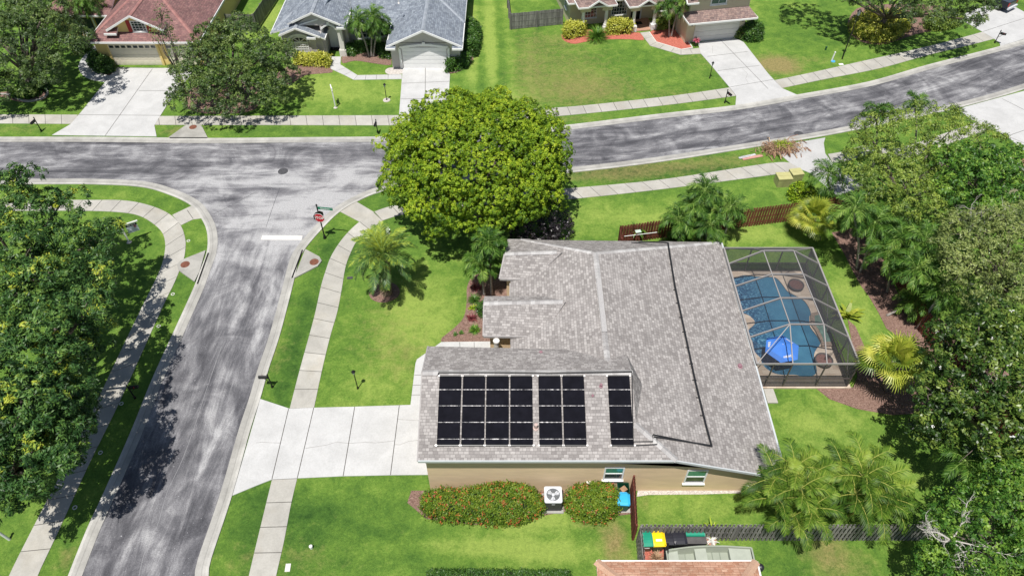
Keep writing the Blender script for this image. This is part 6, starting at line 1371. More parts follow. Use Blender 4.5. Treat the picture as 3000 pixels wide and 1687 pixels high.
def make_travertine():
    m, n, b = new_mat('travertine'); g = geo(n)
    br = n.nodes.new('ShaderNodeTexBrick'); link(n, g, br.inputs['Vector']); br.inputs['Scale'].default_value = 1; br.inputs['Brick Width'].default_value = .62; br.inputs['Row Height'].default_value = .31
    br.inputs['Mortar Size'].default_value = .006; br.inputs['Color1'].default_value = (.62, .53, .44, 1); br.inputs['Color2'].default_value = (.50, .40, .32, 1); br.inputs['Mortar'].default_value = (.36, .3, .24, 1)
    link(n, mix(n, .8, br.outputs['Color'], ramp(n, noise(n, mapping(n, g, (1, 4, 1)), 2.0, 4), [(.3, (.85, .83, .8)), (.7, (1.12, 1.12, 1.12))]), 'MULTIPLY'), b.inputs['Base Color']); b.inputs['Roughness'].default_value = .7
    return m
def make_screen():
    m, n, b = new_mat('insect_screen'); b.inputs['Base Color'].default_value = (.05, .05, .056, 1); b.inputs['Roughness'].default_value = .8
    tr = n.nodes.new('ShaderNodeBsdfTransparent'); mx = n.nodes.new('ShaderNodeMixShader'); mx.inputs[0].default_value = .34
    lw = n.nodes.new('ShaderNodeLayerWeight'); lw.inputs[0].default_value = .5
    link(n, mth(n, 'ADD', mth(n, 'MULTIPLY', lw.outputs['Facing'], .9), .12, clamp=True), mx.inputs[0])
    link(n, tr.outputs[0], mx.inputs[1]); link(n, b.outputs[0], mx.inputs[2]); link(n, mx.outputs[0], n.nodes['Material Output'].inputs['Surface']); return m
M['water'] = make_water(); M['travertine'] = make_travertine(); M['screen'] = make_screen()
M['bronze'] = flat('cage_frame', (0.30, 0.285, 0.275), .45, .06); M['spa_tile'] = flat('rough_stone', (0.26, 0.2, 0.16), .8, .4, 9)
M['pool_wall'] = flat('pool_plaster', (0.02, 0.07, 0.12), .5, .3, 6)
CN, CSo = 36.75, 26.6          # north and south walls of the cage (y)
XL0, XR0 = 15.05, 21.5
HW = 2.45
def pool():
    out = [(14.55, CSo - .12), (XR0 - .05, CSo - .12), (XR0 + .05, CN + .1), (14.75, CN + .1)]
    W = [Z1(345, 790), Z1(430, 740), Z1(560, 712), Z1(760, 735), Z1(1040, 745), Z1(1140, 800), Z1(1215, 890), Z1(1290, 990), Z1(1420, 1065), Z1(1530, 1120), Z1(1620, 1200), Z1(1690, 1330), Z1(1700, 1420),
         Z2(1160, 170), Z2(1165, 330), Z2(1230, 430), Z2(1330, 560), Z2(1345, 640), Z2(1270, 740), Z2(1235, 850), Z2(1270, 1010), Z2(1280, 1120), Z2(1200, 1185), Z2(1060, 1195), Z2(900, 1160), Z2(720, 1165), Z2(560, 1135), Z2(420, 1050), Z2(350, 960),
         Z2(330, 880), Z2(230, 770), Z2(190, 600), Z2(120, 420), Z2(225, 310), Z2(215, 230), Z2(120, 150), Z2(20, 110), Z1(440, 1250), Z1(380, 1000)]
    W = [Vector((max(p.x, 14.62), p.y, 0)) for p in W]
    W2 = smooth_line(W, 3, True); W2 = [Vector((max(p.x, 14.62), p.y, 0)) for p in W2]
    mb = MB(); mb.prism(out, -.03, .12, .5, 0, [[(p.x, p.y) for p in W2]]); struct(mb.build('pool_deck', M['travertine']))
    c = sum(W2, Vector()) / len(W2)
    r = empty('swimming_pool', (c.x, c.y, 0), 'curved dark blue pebbled swimming pool inside the screened cage', 'swimming pool')
    mb = MB(); n = len(W2)
    mb.sheet([(p.x, p.y) for p in W2], .055); mb.build('water', M['water'], r)
    mb = MB(); b = len(mb.v)
    for p in W2: mb.v.append((p.x, p.y, .118)); mb.v.append((p.x, p.y, -.02))
    for i in range(n): j = (i + 1) % n; mb.face([b + 2 * i, b + 2 * i + 1, b + 2 * j + 1, b + 2 * j])
    mb.build('waterline_tile', M['pool_wall'], r)
    # raised spa ledge on the east side
    S_ = [Z1(1700, 1400), Z1(1850, 1370), Z1(1880, 1438), Z2(1450, 330), Z2(1580, 690), Z2(1350, 690), Z2(1350, 620), Z2(1250, 430), Z2(1180, 330), Z2(1170, 170)]
    mb = MB(); mb.prism([(p.x, p.y) for p in S_], .05, .26); mb.build('spa_wall', M['spa_tile'], r)
    cs = sum(S_, Vector()) / len(S_); mb = MB(); mb.sheet([(cs.x + (p.x - cs.x) * .72 + .12, cs.y + (p.y - cs.y) * .8) for p in S_], .268); mb.build('spa_water', M['spa_water'], r)
M['spa_water'] = flat('shallow_spa_water', (0.14, 0.22, 0.19), .05, .3, 4, 0, 0, .9)
pool()
def cage():
    r = empty('pool_cage', (18.3, 31.5, 0), 'screened pool cage with pale metal frames and dark mesh beside the main house', 'pool cage')
    # frames at the measured stations; A and B are the two roof breaks
    st = [(z1(235, 505), z1(880, 268), z1(1410, 268), z1(1885, 495)), (z1(350, 900), z1(1030, 680), z1(1575, 680), z1(2060, 885)), (z1(487, 1333), z1(1180, 1098), z1(1745, 1098), z1(2245, 1320)), (z2(140, 520), z2(835, 290), z2(1410, 290), z2(1895, 505))]
    fr = []
    for Lp, A, B, Rp in st:
        L_ = P(*Lp, HW); R__ = P(*Rp, HW); y = (L_.y + R__.y) / 2
        zA = (hy(*A, y) + hy(*B, y)) / 2
        fr.append(((L_.x, y, HW), (P(*A, zA).x, y, zA), (P(*B, zA).x, y, zA), (R__.x, y, HW)))
    n0 = [(14.9, CN, HW), (fr[0][1][0] - .1, CN, HW), (fr[0][2][0] + .1, CN, HW), (21.1, CN, HW)]
    s0 = [(14.9, CSo, HW), (fr[-1][1][0], CSo, HW), (fr[-1][2][0], CSo, HW), (21.1, CSo, HW)]
    xr = lambda y: 21.25
    rows = [n0] + [list(f) for f in fr] + [s0]
    for row in rows: row[3] = (21.2, row[3][1], HW); row[0] = (14.95, row[0][1], HW)
    for i, row in enumerate(rows):
        mb = MB()
        for a, b in zip(row, row[1:]): mb.bar(a, b, .06, .13)
        mb.build('roof_beam', M['bronze'], r)
    for j in (0, 1, 2, 3):
        mb = MB()
        for a, b in zip(rows, rows[1:]): mb.bar(a[j], b[j], .06 if j in (1, 2) else .1, .06 if j in (1, 2) else .12)
        mb.build('purlin', M['bronze'], r)
    posts = [(21.2, y) for y in [row[3][1] for row in rows]] + [(x, CSo) for x in (14.95, 16.0, rows[-1][1][0], rows[-1][2][0])] + [(x, CN) for x in (14.95, rows[0][1][0], rows[0][2][0])]
    for x, y in posts:
        mb = MB(); mb.box((x, y, .1 + HW / 2 - .05), (.07, .07, HW - .1)); mb.build('post', M['bronze_shaded'], r)
    for za in (.16, .95):
        for a, b in (((14.95, CSo, za), (21.2, CSo, za)), ((21.2, CSo, za), (21.2, CN, za)), ((14.95, CN, za), (21.2, CN, za))):
            mb = MB(); mb.bar(a, b, .06, .06); mb.build('rail', M['bronze_shaded'], r)
    def br(a, b): mb = MB(); mb.bar(a, b, .045, .045); mb.build('brace', M['bronze'], r)
    br(rows[4][1], (rows[5][0][0], rows[5][0][1], HW)); br(rows[0][3], (rows[1][2]))
    br((21.2, rows[2][3][1], HW), (21.2, rows[3][3][1], .2)); br((21.2, rows[4][3][1], HW), (21.2, rows[5][3][1], .2))
    mb = MB()
    for a, b in zip(rows, rows[1:]):
        for j in range(3): mb.poly([a[j], a[j + 1], b[j + 1], b[j]])
    mb.poly([(21.2, CSo, .1), (21.2, CN, .1), (21.2, CN, HW), (21.2, CSo, HW)]); mb.poly([(14.95, CN, .1), (21.2, CN, .1), (21.2, CN, HW), (14.95, CN, HW)]); mb.poly([(14.95, CSo, .1), (21.2, CSo, .1), (21.2, CSo, HW), (14.95, CSo, HW)])
    mb.build('screen_mesh', M['screen'], r)
M['bronze_shaded'] = flat('cage_post_shaded', (0.10, 0.085, 0.08), .5, .1)  # darker copy of the frame metal, shading of posts and rails put into colour
cage()
def parasol():
    apex = P(*z2(705, 535), 0); y0 = 28.4
    c = Vector((17.15, 28.5, 0)); top = 2.0; rim = 1.65; rad = 1.15
    r = empty('parasol', c, 'bright blue six sided parasol standing in the pool', 'parasol')
    mb = MB(); ap = Vector((c.x, c.y + .12, top)); P_ = [Vector((c.x + rad * math.cos(a), c.y + rad * math.sin(a) - .1, rim)) for a in [R(60 * k + 12) for k in range(6)]]
    for i in range(6): mb.poly([ap, P_[i], P_[(i + 1) % 6]], .5 + (.1 if i % 2 else -.05)); mb.poly([ap - Vector((0, 0, .012)), P_[(i + 1) % 6] - Vector((0, 0, .012)), P_[i] - Vector((0, 0, .012))], .4)
    mb.build('canopy', M['blue_cloth'], r)
    mb = MB()
    for p in P_: mb.tube([ap - Vector((0, 0, .03)), p - Vector((0, 0, .03))], .014, 5)
    mb.build('ribs', M['black'], r); mb = MB(); mb.tube([(c.x, c.y, -.02), (c.x, c.y, top)], .025, 8); mb.build('pole', M['white'], r)
    for i, f, (a, w_) in ((0, .80, (0, .5)), (2, .8, (0, .42)), (4, .75, (0, .55))):   # small pale printed marks, unreadable in the photo
        a_, b_ = P_[i], P_[(i + 1) % 6]; m_ = ap.lerp((a_ + b_) / 2, f); dr = (b_ - a_).normalized(); dn = ((a_ + b_) / 2 - ap).normalized(); nn = dr.cross(dn); nn = nn if nn.z > 0 else -nn
        mb = MB(); rd = random.Random(i)
        x = -w_ / 2
        while x < w_ / 2:
            ww = rd.uniform(.03, .07); q = m_ + dr * x + nn * .012; hh = rd.uniform(.05, .09); mb.poly([q - dn * hh, q + dr * ww - dn * hh, q + dr * ww + dn * hh, q + dn * hh]); x += ww + .02
        mb.build('printed_mark', M['white'], r)
M['blue_cloth'] = flat('blue_canvas', (0.06, 0.24, 0.78), .65, .08, 2)
parasol()
M['dark_pot'] = flat('dark_planter', (0.085, 0.075, 0.075), .6, .2); M['red_soil'] = flat('reddish_gravel', (0.16, 0.085, 0.075), .9, .4, 14)
for (pt, rad, lab, dead) in ((Z1(1425, 930), .55, 'round brown planter on the pool deck near the middle of the pool', 0), (Z2(1380, 960), .58, 'round brown planter with thin stems at the near end of the pool', 1)):
    r = empty('planter', (pt.x, pt.y, .12), lab, 'planter', 'planters by the pool'); mb = MB(); mb.lathe((pt.x, pt.y, .12), [(rad * .75, 0), (rad, .28), (rad, .34), (rad * .88, .34), (rad * .86, .27), (.05, .27)], 24); mb.build('pot', M['dark_pot'], r, True)
    mb = MB(); mb.lathe((pt.x, pt.y, .40), [(rad * .85, 0), (.1, .03)], 24); mb.build('soil', M['red_soil'], r)
    if dead:
        mb = MB()
        for k in range(5): mb.tube([(pt.x + .05 * k, pt.y, .4), (pt.x + .09 * k + .1, pt.y + .12, .95 + .06 * k)], .014, 5)
        mb.build('stems', M['black'], r)
# ---------------------------------------------------------------- fences
def fence(label, pts, h, mat, style='shadow', gap=2.4, th=.02, pw=.14, post_t=.1, name='fence', group=None, seed=1):
    pts = [Vector((p[0], p[1], 0)) for p in pts]; rd = random.Random(seed); r = empty(name, pts[0], label, 'fence', group)
    for a, b in zip(pts, pts[1:]):
        L_ = (b - a).length; dr = (b - a).normalized(); sd = Vector((-dr.y, dr.x, 0)); mb = MB(); x = 0; i = 0; an = math.atan2(dr.y, dr.x)
        stp = pw * (1.0 if style == 'flat' else .78)
        while x < L_ - .05:
            off = 0 if style == 'flat' else (.055 if i % 2 else -.055); c = a + dr * (x + pw / 2) + sd * off; hh = h + rd.uniform(-.02, .02)
            mb.box((c.x, c.y, .04 + hh / 2), (pw * .96, th, hh), an + rd.uniform(-.01, .01), rd.uniform(.1, .95)); x += stp; i += 1
        mb.build('boards', mat, r)
        for z in (.3, h * .5, h - .25):
            mb = MB(); q = a + Vector((0, 0, z)); mb.bar(q, b + Vector((0, 0, z)), .04, .09, .4); mb.build('rail', mat, r)
        n = max(1, round(L_ / gap))
        for k in range(n + 1):
            p = a.lerp(b, k / n) + sd * (.0 if style != 'flat' else .06); mb = MB(); mb.box((p.x, p.y, (h + .08) / 2), (post_t, post_t, h + .08), an, .5); mb.build('post', mat, r)
    return r
FA, FB, FC = t(6, 1095, 835, 1.8), t(7, 400, 590, 1.8), d(2140, 590)
fence('reddish brown shadowbox fence running behind the main house and the palm clump', [(FA.x - .05, FA.y - 1.3), (FA.x, FA.y), (t(6, 1900, 722, 1.8).x, t(6, 1900, 722, 1.8).y), (FB.x, FB.y)], 1.75, M['redwood'], seed=2)
q1, q2, q3 = t(7, 800, 700), t(7, 1230, 1290), t(15, 2350, 130)
fence('shaded reddish brown fence behind the palm bed on the right', [(FB.x + 1.2, FB.y + .1), (q1.x + 1, q1.y + 1), (q2.x, q2.y), (t(11, 1500, 420).x, t(11, 1500, 420).y), (q3.x, q3.y)], 1.75, M['redwood'], seed=3)
g1, g2 = t(14, 1215, 455, 1.8), t(14, 1240, 940, 1.8)
fence('short reddish brown fence ending at the wall by the blue lidded bin', [(g1.x, g1.y), (g2.x, g2.y)], 1.75, M['redwood'], seed=4)
w1, w2 = t(14, 1290, 945, 1.75), t(15, 1660, 915, 1.75)
wS = t(14, 1290, 1420, 0)
fence('weathered grey fence behind the row of bins and the boat', [(w2.x, w1.y), (w1.x, w1.y)], 1.7, M['greywood'], seed=5)
fence('weathered grey fence end panel left of the green bin', [(w1.x - .05, w1.y - .1), (w1.x - .12, w1.y - 2.6)], 1.7, M['greywood'], seed=6)
a_, b_ = t(2, 0, 300), t(2, 503, 250); a2 = t(1, 2500, 0, 1.7)
fence('long weathered fence from the cream house corner to the lawn edge', [(b_.x, b_.y), (a_.x - .1, a_.y)], 1.75, M['greywood'], 'flat', seed=7)
fence('weathered side fence running away from the street beside the striped lawn', [(a_.x - .15, a_.y + .1), (a_.x - .9, a_.y + 12)], 1.75, M['greywood'], 'flat', seed=8)
a_, b_ = t(0, 2560, 130), t(0, 2330, -100)
fence('weathered fence between the yellow house and the grey house', [(-30.2, 72.6), (-27.2, 72.6), (-26.4, 82)], 1.75, M['greywood'], 'flat', seed=9)

# ---------------------------------------------------------------- street things
def octagon(c, rad, y, mb, mi=0, e=Vector((1, 0, 0)), tint=.5):
    mb.poly([Vector(c) + e * (rad * math.cos(R(22.5 + 45 * k))) + Vector((0, 0, rad * math.sin(R(22.5 + 45 * k)))) + Vector((e.y, -e.x, 0)) * y for k in range(8)], tint, mi)
def text(body, size, loc, rz, mat, parent, name='lettering', bold=0.0, rx=R(90), squeeze=1.0):
    cu = bpy.data.curves.new(name, 'FONT'); cu.body = body; cu.size = size; cu.align_x = 'CENTER'; cu.align_y = 'CENTER'; cu.offset = bold; cu.extrude = .002
    o = bpy.data.objects.new(name, cu); sc.collection.objects.link(o); bpy.context.view_layer.update()
    me = bpy.data.meshes.new_from_object(o.evaluated_get(bpy.context.evaluated_depsgraph_get())); bpy.data.objects.remove(o)
    me.materials.clear(); me.materials.append(mat); n = bpy.data.objects.new(name, me); sc.collection.objects.link(n)
    n.scale = (squeeze, 1, 1); n.rotation_euler = (rx, 0, rz); n.location = Vector(loc) - (Vector(top_of(parent).location) if parent else Vector()); n.parent = parent; return n
M['sign_red'] = flat('sign_red', (0.52, 0.012, 0.03), .45, .05); M['sign_green'] = flat('sign_green', (0.0, 0.20, 0.11), .45, .05)
def stop_sign():
    b = P(952, 698); r = empty('stop_sign', b, 'red octagonal stop sign with a green street name blade on a black post', 'stop sign')
    mb = MB(); mb.lathe(b, [(.13, 0), (.11, .12), (.085, .3), (.06, .34), (.05, .4), (.05, 3.28), (.075, 3.3), (.02, 3.42)], 12)
    mb.build('pole', M['black'], r)
    e = Vector((math.cos(R(-8)), math.sin(R(-8)), 0)); out = Vector((e.y, -e.x, 0)); c = b + Vector((0, 0, 2.15)) + out * .09
    mb = MB(); octagon(c, .44, .0, mb, 1, e); octagon(c, .44, -.02, mb, 1, e); octagon(c, .405, .006, mb, 0, e); pl = mb.build('sign_plate', [M['sign_red'], M['white']], r)
    text('STOP', .34, c + out * .012, R(-8), M['white'], pl, bold=.008, squeeze=.95)
    mb = MB(); c2 = b + Vector((0, 0, 2.2)) - out * .10 - e * .1
    octagon(c2, .42, .0, mb, 0, Vector((math.cos(R(35)), math.sin(R(35)), 0))); mb.build('sign_back', M['black'], r)
    c3 = b + Vector((0, 0, 3.05)) + e * .62; mb = MB(); mb.bar(c3 - e * .56, c3 + e * .56, .02, .24); bl = mb.build('street_name_blade', M['sign_green'], r)
    text('Newbury', .19, c3 - e * .03 + out * .014, R(-8), M['white'], bl, bold=.003); text('LN', .08, c3 + e * .45 + out * .014 + Vector((0, 0, .04)), R(-8), M['white'], bl)
stop_sign()
def lamp_post(label, b, h, big=False, seed=0, ring=False):
    b = Vector(b); r = empty('lamp_post', b, label, 'lamp post', None if big else 'short garden lamp posts')
    mb = MB(); mb.lathe(b, [(.075, 0), (.06, .12), (.035 if not big else .06, .2), (.03 if not big else .045, h - .34), (.06, h - .32)], 10); mb.build('pole', M['black'], r)
    mb = MB(); s = 1.0 if not big else 1.7; mb.lathe(b + Vector((0, 0, h - .32)), [(.06 * s, 0), (.11 * s, .22 * s), (.10 * s, .23 * s)], 8); mb.build('lantern', M['lamp_glass'], r)
    mb = MB(); mb.lathe(b + Vector((0, 0, h - .32 + .23 * s)), [(.14 * s, 0), (.07 * s, .08 * s), (.02, .15 * s)], 8)
    for k in range(4):
        a = R(45 + 90 * k); mb.bar(b + Vector((.06 * s * math.cos(a), .06 * s * math.sin(a), h - .32)), b + Vector((.115 * s * math.cos(a), .115 * s * math.sin(a), h - .31 + .23 * s)), .015, .015)
    mb.build('lantern_cap', M['black'], r)
    if ring: mb = MB(); mb.lathe(b, [(.36, -.01), (.34, .035), (.05, .04)], 16); mb.build('stone_ring', M['stone'], r)
M['lamp_glass'] = flat('lantern_glass', (0.45, 0.47, 0.48), .15, .1, 3, 0, 0, .8)
lamp_post('black lamp post on the front lawn of the main house', P(1048.4, 1137.5), 1.87)
lamp_post('black lamp post in a pale stone ring on the grey house lawn', P(1132.8, 294), 1.75, ring=True)
lamp_post('black lamp post beside the cream house driveway', P(2078.8, 230), 1.75)
lamp_post('tall black street lamp in front of the golden shrubbery', P(2466.9, 173.8), 4.95, True)
def mailbox(label, b, face, h=1.3, arm=.42, paint='black', open_=0):
    b = Vector(b); r = empty('mailbox', b, label, 'mailbox', 'black mailboxes along the kerbs'); e = Vector((math.cos(R(face)), math.sin(R(face)), 0)); sd = Vector((-e.y, e.x, 0))
    mb = MB(); mb.lathe(b, [(.085, 0), (.07, .18), (.042, .24), (.04, h), (.06, h + .02), (.01, h + .12)], 10); mb.bar(b + Vector((0, 0, h - .32)), b + e * arm + Vector((0, 0, h - .32)), .05, .05); mb.tube([b + Vector((0, 0, h - .7)), b + e * .18 + Vector((0, 0, h - .55)), b + e * .3 + Vector((0, 0, h - .34))], .018, 6); mb.build('post', M['black'], r)
    mb = MB(); c = b + e * (arm * .78) + Vector((0, 0, h - .29)); prof = [(-.085, 0), (.085, 0), (.085, .12)] + [(.085 * math.cos(a), .12 + .085 * math.sin(a)) for a in np.linspace(.3, math.pi - .3, 5)] + [(-.085, .12)]
    A = [c - e * .27 + sd * x + Vector((0, 0, z)) for x, z in prof]; B_ = [c + e * .27 + sd * x + Vector((0, 0, z)) for x, z in prof]; n = len(prof)
    mb.poly(A[::-1]); mb.poly(B_)
    for i in range(n): j = (i + 1) % n; mb.poly([A[i], B_[i], B_[j], A[j]])
    bx = mb.build('box', M['black'], r)
    mb = MB(); q = c + sd * (-.095) + e * .05; mb.bar(q + Vector((0, 0, .08)), q + Vector((0, 0, .22)), .012, .03); mb.build('flag', M['sign_red'], bx)
mailbox('black mailbox on the verge at the foot of the main house driveway', t(9, 165, 1010), 180)
mailbox('black mailbox in the shade on the left verge', t(8, 1360, 1120), 8, 1.35)
mailbox('black mailbox left of the yellow house driveway', t(0, 415, 1318), -100, 1.35)
mailbox('black mailbox on the verge left of the grey house driveway', t(1, 1225, 1335), -95, 1.3)
mailbox('black mailbox on the verge left of the cream house driveway', t(2, 2140, 1038), -62, 1.35)
mailbox('black mailbox at the tip of the top right verge', t(3, 2280, 436), -40, 1.35)
# real estate signs
def sale_sign(label, b, ang, h, panel=True, ln=1.0):
    b = Vector(b); r = empty('yard_sign', b, label, 'yard sign'); e = Vector((math.cos(R(ang)), math.sin(R(ang)), 0)); out = Vector((e.y, -e.x, 0))
    mb = MB(); mb.box((b.x, b.y, h / 2), (.10, .10, h), R(ang)); mb.box((b.x, b.y, h + .03), (.13, .13, .05), R(ang)); mb.build('post', M['white'], r)
    mb = MB(); mb.bar(b + Vector((0, 0, h - .18)) - e * .1, b + e * ln + Vector((0, 0, h - .18)), .09, .09); mb.build('arm', M['white'], r)
    c = b + e * (ln * .56) + Vector((0, 0, h - .68)); w_, h_ = ln * .66, .78
    mb = MB(); mb.bar(c - e * w_ / 2, c + e * w_ / 2, .025, h_, up=(0, 0, 1)); pn = mb.build('panel', M['sign_white'], r)
    if panel:
        mb = MB(); q = c + Vector((0, 0, h_ / 2 - .09)) + out * .018; mb.bar(q - e * w_ / 2, q + e * w_ / 2, .012, .18); mb.build('header', M['black'], pn)
        text('FOR SALE', .13, q + out * .010, R(ang), M['white'], pn)
        q = c + e * (w_ * .26) + Vector((0, 0, h_ * .14)) + out * .018; mb = MB(); mb.bar(q - e * .085, q + e * .085, .01, .22); mb.build('portrait', M['portrait'], pn)
        mb = MB()
        for k, (x0, x1, z) in enumerate(((-.26, .02, .16), (-.26, .0, .10), (-.26, .04, .02), (-.12, .24, -.06), (-.12, .2, -.12), (-.26, .25, -.2), (-.26, .25, -.25), (-.26, .1, -.32))):
            q = c + out * .016 + Vector((0, 0, z)); mb.bar(q + e * x0, q + e * x1, .008, .022)
        mb.build('small_print', M['print_grey'], pn)
    mb = MB(); mb.lathe(b, [(.2, -.01), (.17, .03), (.05, .035)], 10); mb.build('footing', M['stone'], r)
M['sign_white'] = flat('sign_panel', (0.66, 0.70, 0.76), .5, .04); M['portrait'] = flat('portrait_print', (0.30, 0.10, 0.16), .6, .5, 12); M['print_grey'] = flat('faint_print', (0.34, 0.38, 0.46), .6)
sale_sign('white for sale sign with a black header on the left corner lawn', P(378.5, 709.7), 30, 1.85, ln=1.2)
sale_sign('white sign seen edge on in the grey house front lawn', t(1, 800, 1085), 108, 2.0, False)
# painted utility cabinets
def cabinet(label, c, sx, sy, h, rz):
    r = empty('utility_box', c, label, 'utility box', 'pale green utility boxes', 0); mb = MB(); mb.box((c[0], c[1], h * .4), (sx, sy, h * .8), rz, .5); mb.build('body', M['box_green'], r)
    mb = MB(); mb.box((c[0], c[1], h * .8 + .05), (sx * 1.04, sy * 1.04, .1), rz); mb.box((c[0], c[1], h * .8 + .11), (sx * 1.0, .03, .015), rz); mb.build('lid', M['box_top'], r)
M['box_green'] = flat('faded_green_paint', (0.33, 0.33, 0.15), .6, .2); M['box_top'] = flat('faded_yellow_paint', (0.46, 0.44, 0.20), .6, .1)
q = t(7, 150, 440); cabinet('pale yellow green utility box, the nearer and larger of the two', (q.x, q.y + .4, 0), 1.12, .9, .95, R(4)); q = t(7, 290, 420); cabinet('pale yellow green utility box behind the larger one', (q.x, q.y + .8, 0), .95, .8, .85, R(10))
def pedestal(label, c, h, r_, mat, name='utility_marker', lean=0, cap=None):
    c = Vector(c); r = empty(name, c, label, 'utility marker'); mb = MB(); mb.tube([c, c + Vector((lean * h * .2, 0, h * .5)), c + Vector((lean * h * .4, 0, h))], [r_, r_, r_ * .9], 10); mb.build('body', mat, r)
    mb = MB(); q = c + Vector((lean * h * .4, 0, h)); mb.lathe(q, [(r_ * 1.15, -.04), (r_ * 1.1, .03), (r_ * .4, .06)], 10); mb.build('cap', cap or mat, r)
M['util_blue'] = flat('bright_blue_plastic', (0.08, 0.38, 0.75), .4, .05); M['util_green'] = flat('dark_green_plastic', (0.02, 0.08, 0.035), .5, .1)
pedestal('white pipe cap on the near lawn', t(13, 552, 1168), .22, .085, M['white']); pedestal('small dark green post left of the white marker in the top right lawn', t(3, 578, 505), .35, .09, M['util_green'])
pedestal('pale slanted marker post with a blue foot near the tall street lamp', t(3, 640, 615), .95, .07, M['pale_blue'] if 'pale_blue' in M else M['white'], lean=.15, cap=M['white'])
mb = MB(); q = t(3, 655, 620); mb.lathe(q, [(.22, 0), (.2, .05), (.05, .06)], 12); tag(mb.build('valve_box', M['util_blue']), 'blue round lid at the foot of the slanted marker', 'lid')
mb = MB(); q = t(3, 735, 652); mb.box(q + Vector((0, 0, .02)), (.45, .28, .05), R(10)); tag(mb.build('valve_cover', M['white']), 'white rectangular cover in the grass by the top right pavement', 'cover')
mb = MB(); q = t(13, 318, 1365); mb.box(q + Vector((0, 0, .02)), (.27, .42, .05), R(3)); tag(mb.build('valve_cover', M['offwhite']), 'small cream cover set in the near verge lawn', 'cover')
mb = MB(); q = t(9-4, 945, 1355); mb.box(q + Vector((0, 0, .02)), (.4, .22, .05), R(5)); tag(mb.build('valve_cover', M['vent_grey'] if 'vent_grey' in M else M['iron']), 'dull grey cover beside the date palm', 'cover')
for k, u, v, lab in ((8, 1597, 398, 'white sprinkler ring in the shaded left verge, upper one'), (8, 1222, 1175, 'white sprinkler ring in the shaded left verge below the mailbox'), (12, 745, 767, 'white sprinkler ring in the lower left verge'), (12, 1000, 222, 'white sprinkler ring in the lower left verge, farther one'), (4, 1897, 982, 'white sprinkler ring in the small sunny corner verge'), (8, 1740, 75, 'white sprinkler ring near the storm drain on the left verge')):
    q = t(k, u, v); mb = MB(); n = 14; b0 = len(mb.v)
    for rr, z in ((.13, 0), (.13, .03), (.085, .03), (.085, 0)): 
        for i in range(n): a = 2 * math.pi * i / n; mb.v.append((rr * math.cos(a), rr * math.sin(a), z))
    for j in range(3):
        for i in range(n): i2 = (i + 1) % n; mb.face([b0 + j * n + i, b0 + j * n + i2, b0 + (j + 1) * n + i2, b0 + (j + 1) * n + i])
    o = mb.build('sprinkler_ring', M['offwhite']); o.location = q; tag(o, lab, 'sprinkler ring', 'sprinkler rings in the verge')
# a small white fire hydrant half hidden by the date palm
q = P(1137, 684); r = empty('hydrant', q, 'small white hydrant behind the date palm fronds', 'hydrant'); mb = MB(); mb.lathe(q, [(.16, 0), (.16, .06), (.11, .08), (.11, .5), (.14, .52), (.12, .62), (.05, .7)], 12); mb.tube([q + Vector((-.2, 0, .4)), q + Vector((.2, 0, .4))], .06, 8); mb.build('body', M['white'], r)
pedestal('small white cap to the left of the hydrant', P(1113, 667), .25, .1, M['white'])
# kerbed edging at the top left bed
mb = MB(); pts = smooth_line(T2(0, [(-80, 970), (20, 955), (110, 965), (200, 1010), (300, 1025), (420, 1000), (480, 950), (470, 900)]), 4)
for a, b in zip(pts, pts[1:]): mb.bar(a + Vector((0, 0, .06)), b + Vector((0, 0, .06)), .16, .14, random.uniform(.35, .7))
tag(mb.build('bed_edging', M['walk']), 'curved pale concrete edging around the top left bed', 'edging')
# borders of the cream house bed
mb = MB(); pts = T2(2, [(1378, 330), (1450, 432), (1700, 508), (1815, 490), (1690, 290)])
for a, b in zip(pts, pts[1:]): mb.bar(a + Vector((0, 0, .05)), b + Vector((0, 0, .05)), .1, .12)
tag(mb.build('bed_border', M['offwhite']), 'thin pale border around the red mulch triangle', 'edging')
# ---------------------------------------------------------------- brush pile waiting at the kerb
def brush():
    c = t(7, 120, 70); rd = random.Random(5); r = empty('brush_pile', c, 'heap of cut brown palm fronds at the kerb beside the small old driveway', 'brush pile')
    e = Vector((.97, .2, 0)); n_ = Vector((-.2, .97, 0)); mb = MB(); Q, T = [], []; rg = np.random.default_rng(9)
    for i in range(150):
        x, y = rd.gauss(0, .85), rd.gauss(.1, .4); b = c + e * x + n_ * y + Vector((0, 0, rd.uniform(.05, .55) * math.exp(-(x * x) / 1.6))); an = rd.gauss(-1.57, .7) if rd.random() < .6 else rd.uniform(0, 6.28); L = rd.uniform(.35, .8)
        dv = e * math.cos(an) + n_ * math.sin(an); mid = b + dv * L * .5 + Vector((0, 0, rd.uniform(.0, .15))); en = b + dv * L; en.z = max(.05, b.z * .3); mb.tube([b, mid, en], [.03, .035, .05], 5, rd.random())
    mb.build('stalks', M['stalk'], r)
    for nm, m_, n2, zz, cx_ in (('dry_fronds', L_dry, 1500, .35, 0), ('green_fronds', L_yel, 420, .55, .15)):
        C = np.array([c + e * (rg.normal(cx_, .8 if nm[0] == 'd' else .35)) + n_ * rg.normal(.15, .38 if nm[0] == 'd' else .25) + Vector((0, 0, rg.uniform(.05, zz + .15))) for _ in range(n2)]); N = unit(rg.normal(size=C.shape) + [0, 0, 1.2]); quads_mesh(nm, leaf_quads(C, N, rg.uniform(.25, .6, n2), rg.uniform(.02, .05, n2), rg=rg), rg.random(n2) + (.2 if nm[0] == 'g' else 0), m_, r, r.location)
    mb = MB(); pts = smooth_line([t(3, 110, 1430, .05), t(3, 200, 1400, .1), t(3, 220, 1380, .05), t(3, 300, 1358, .03)], 4); mb.tube(pts, [.03] * len(pts), 6); mb.build('stray_stem', M['stalk'], r)
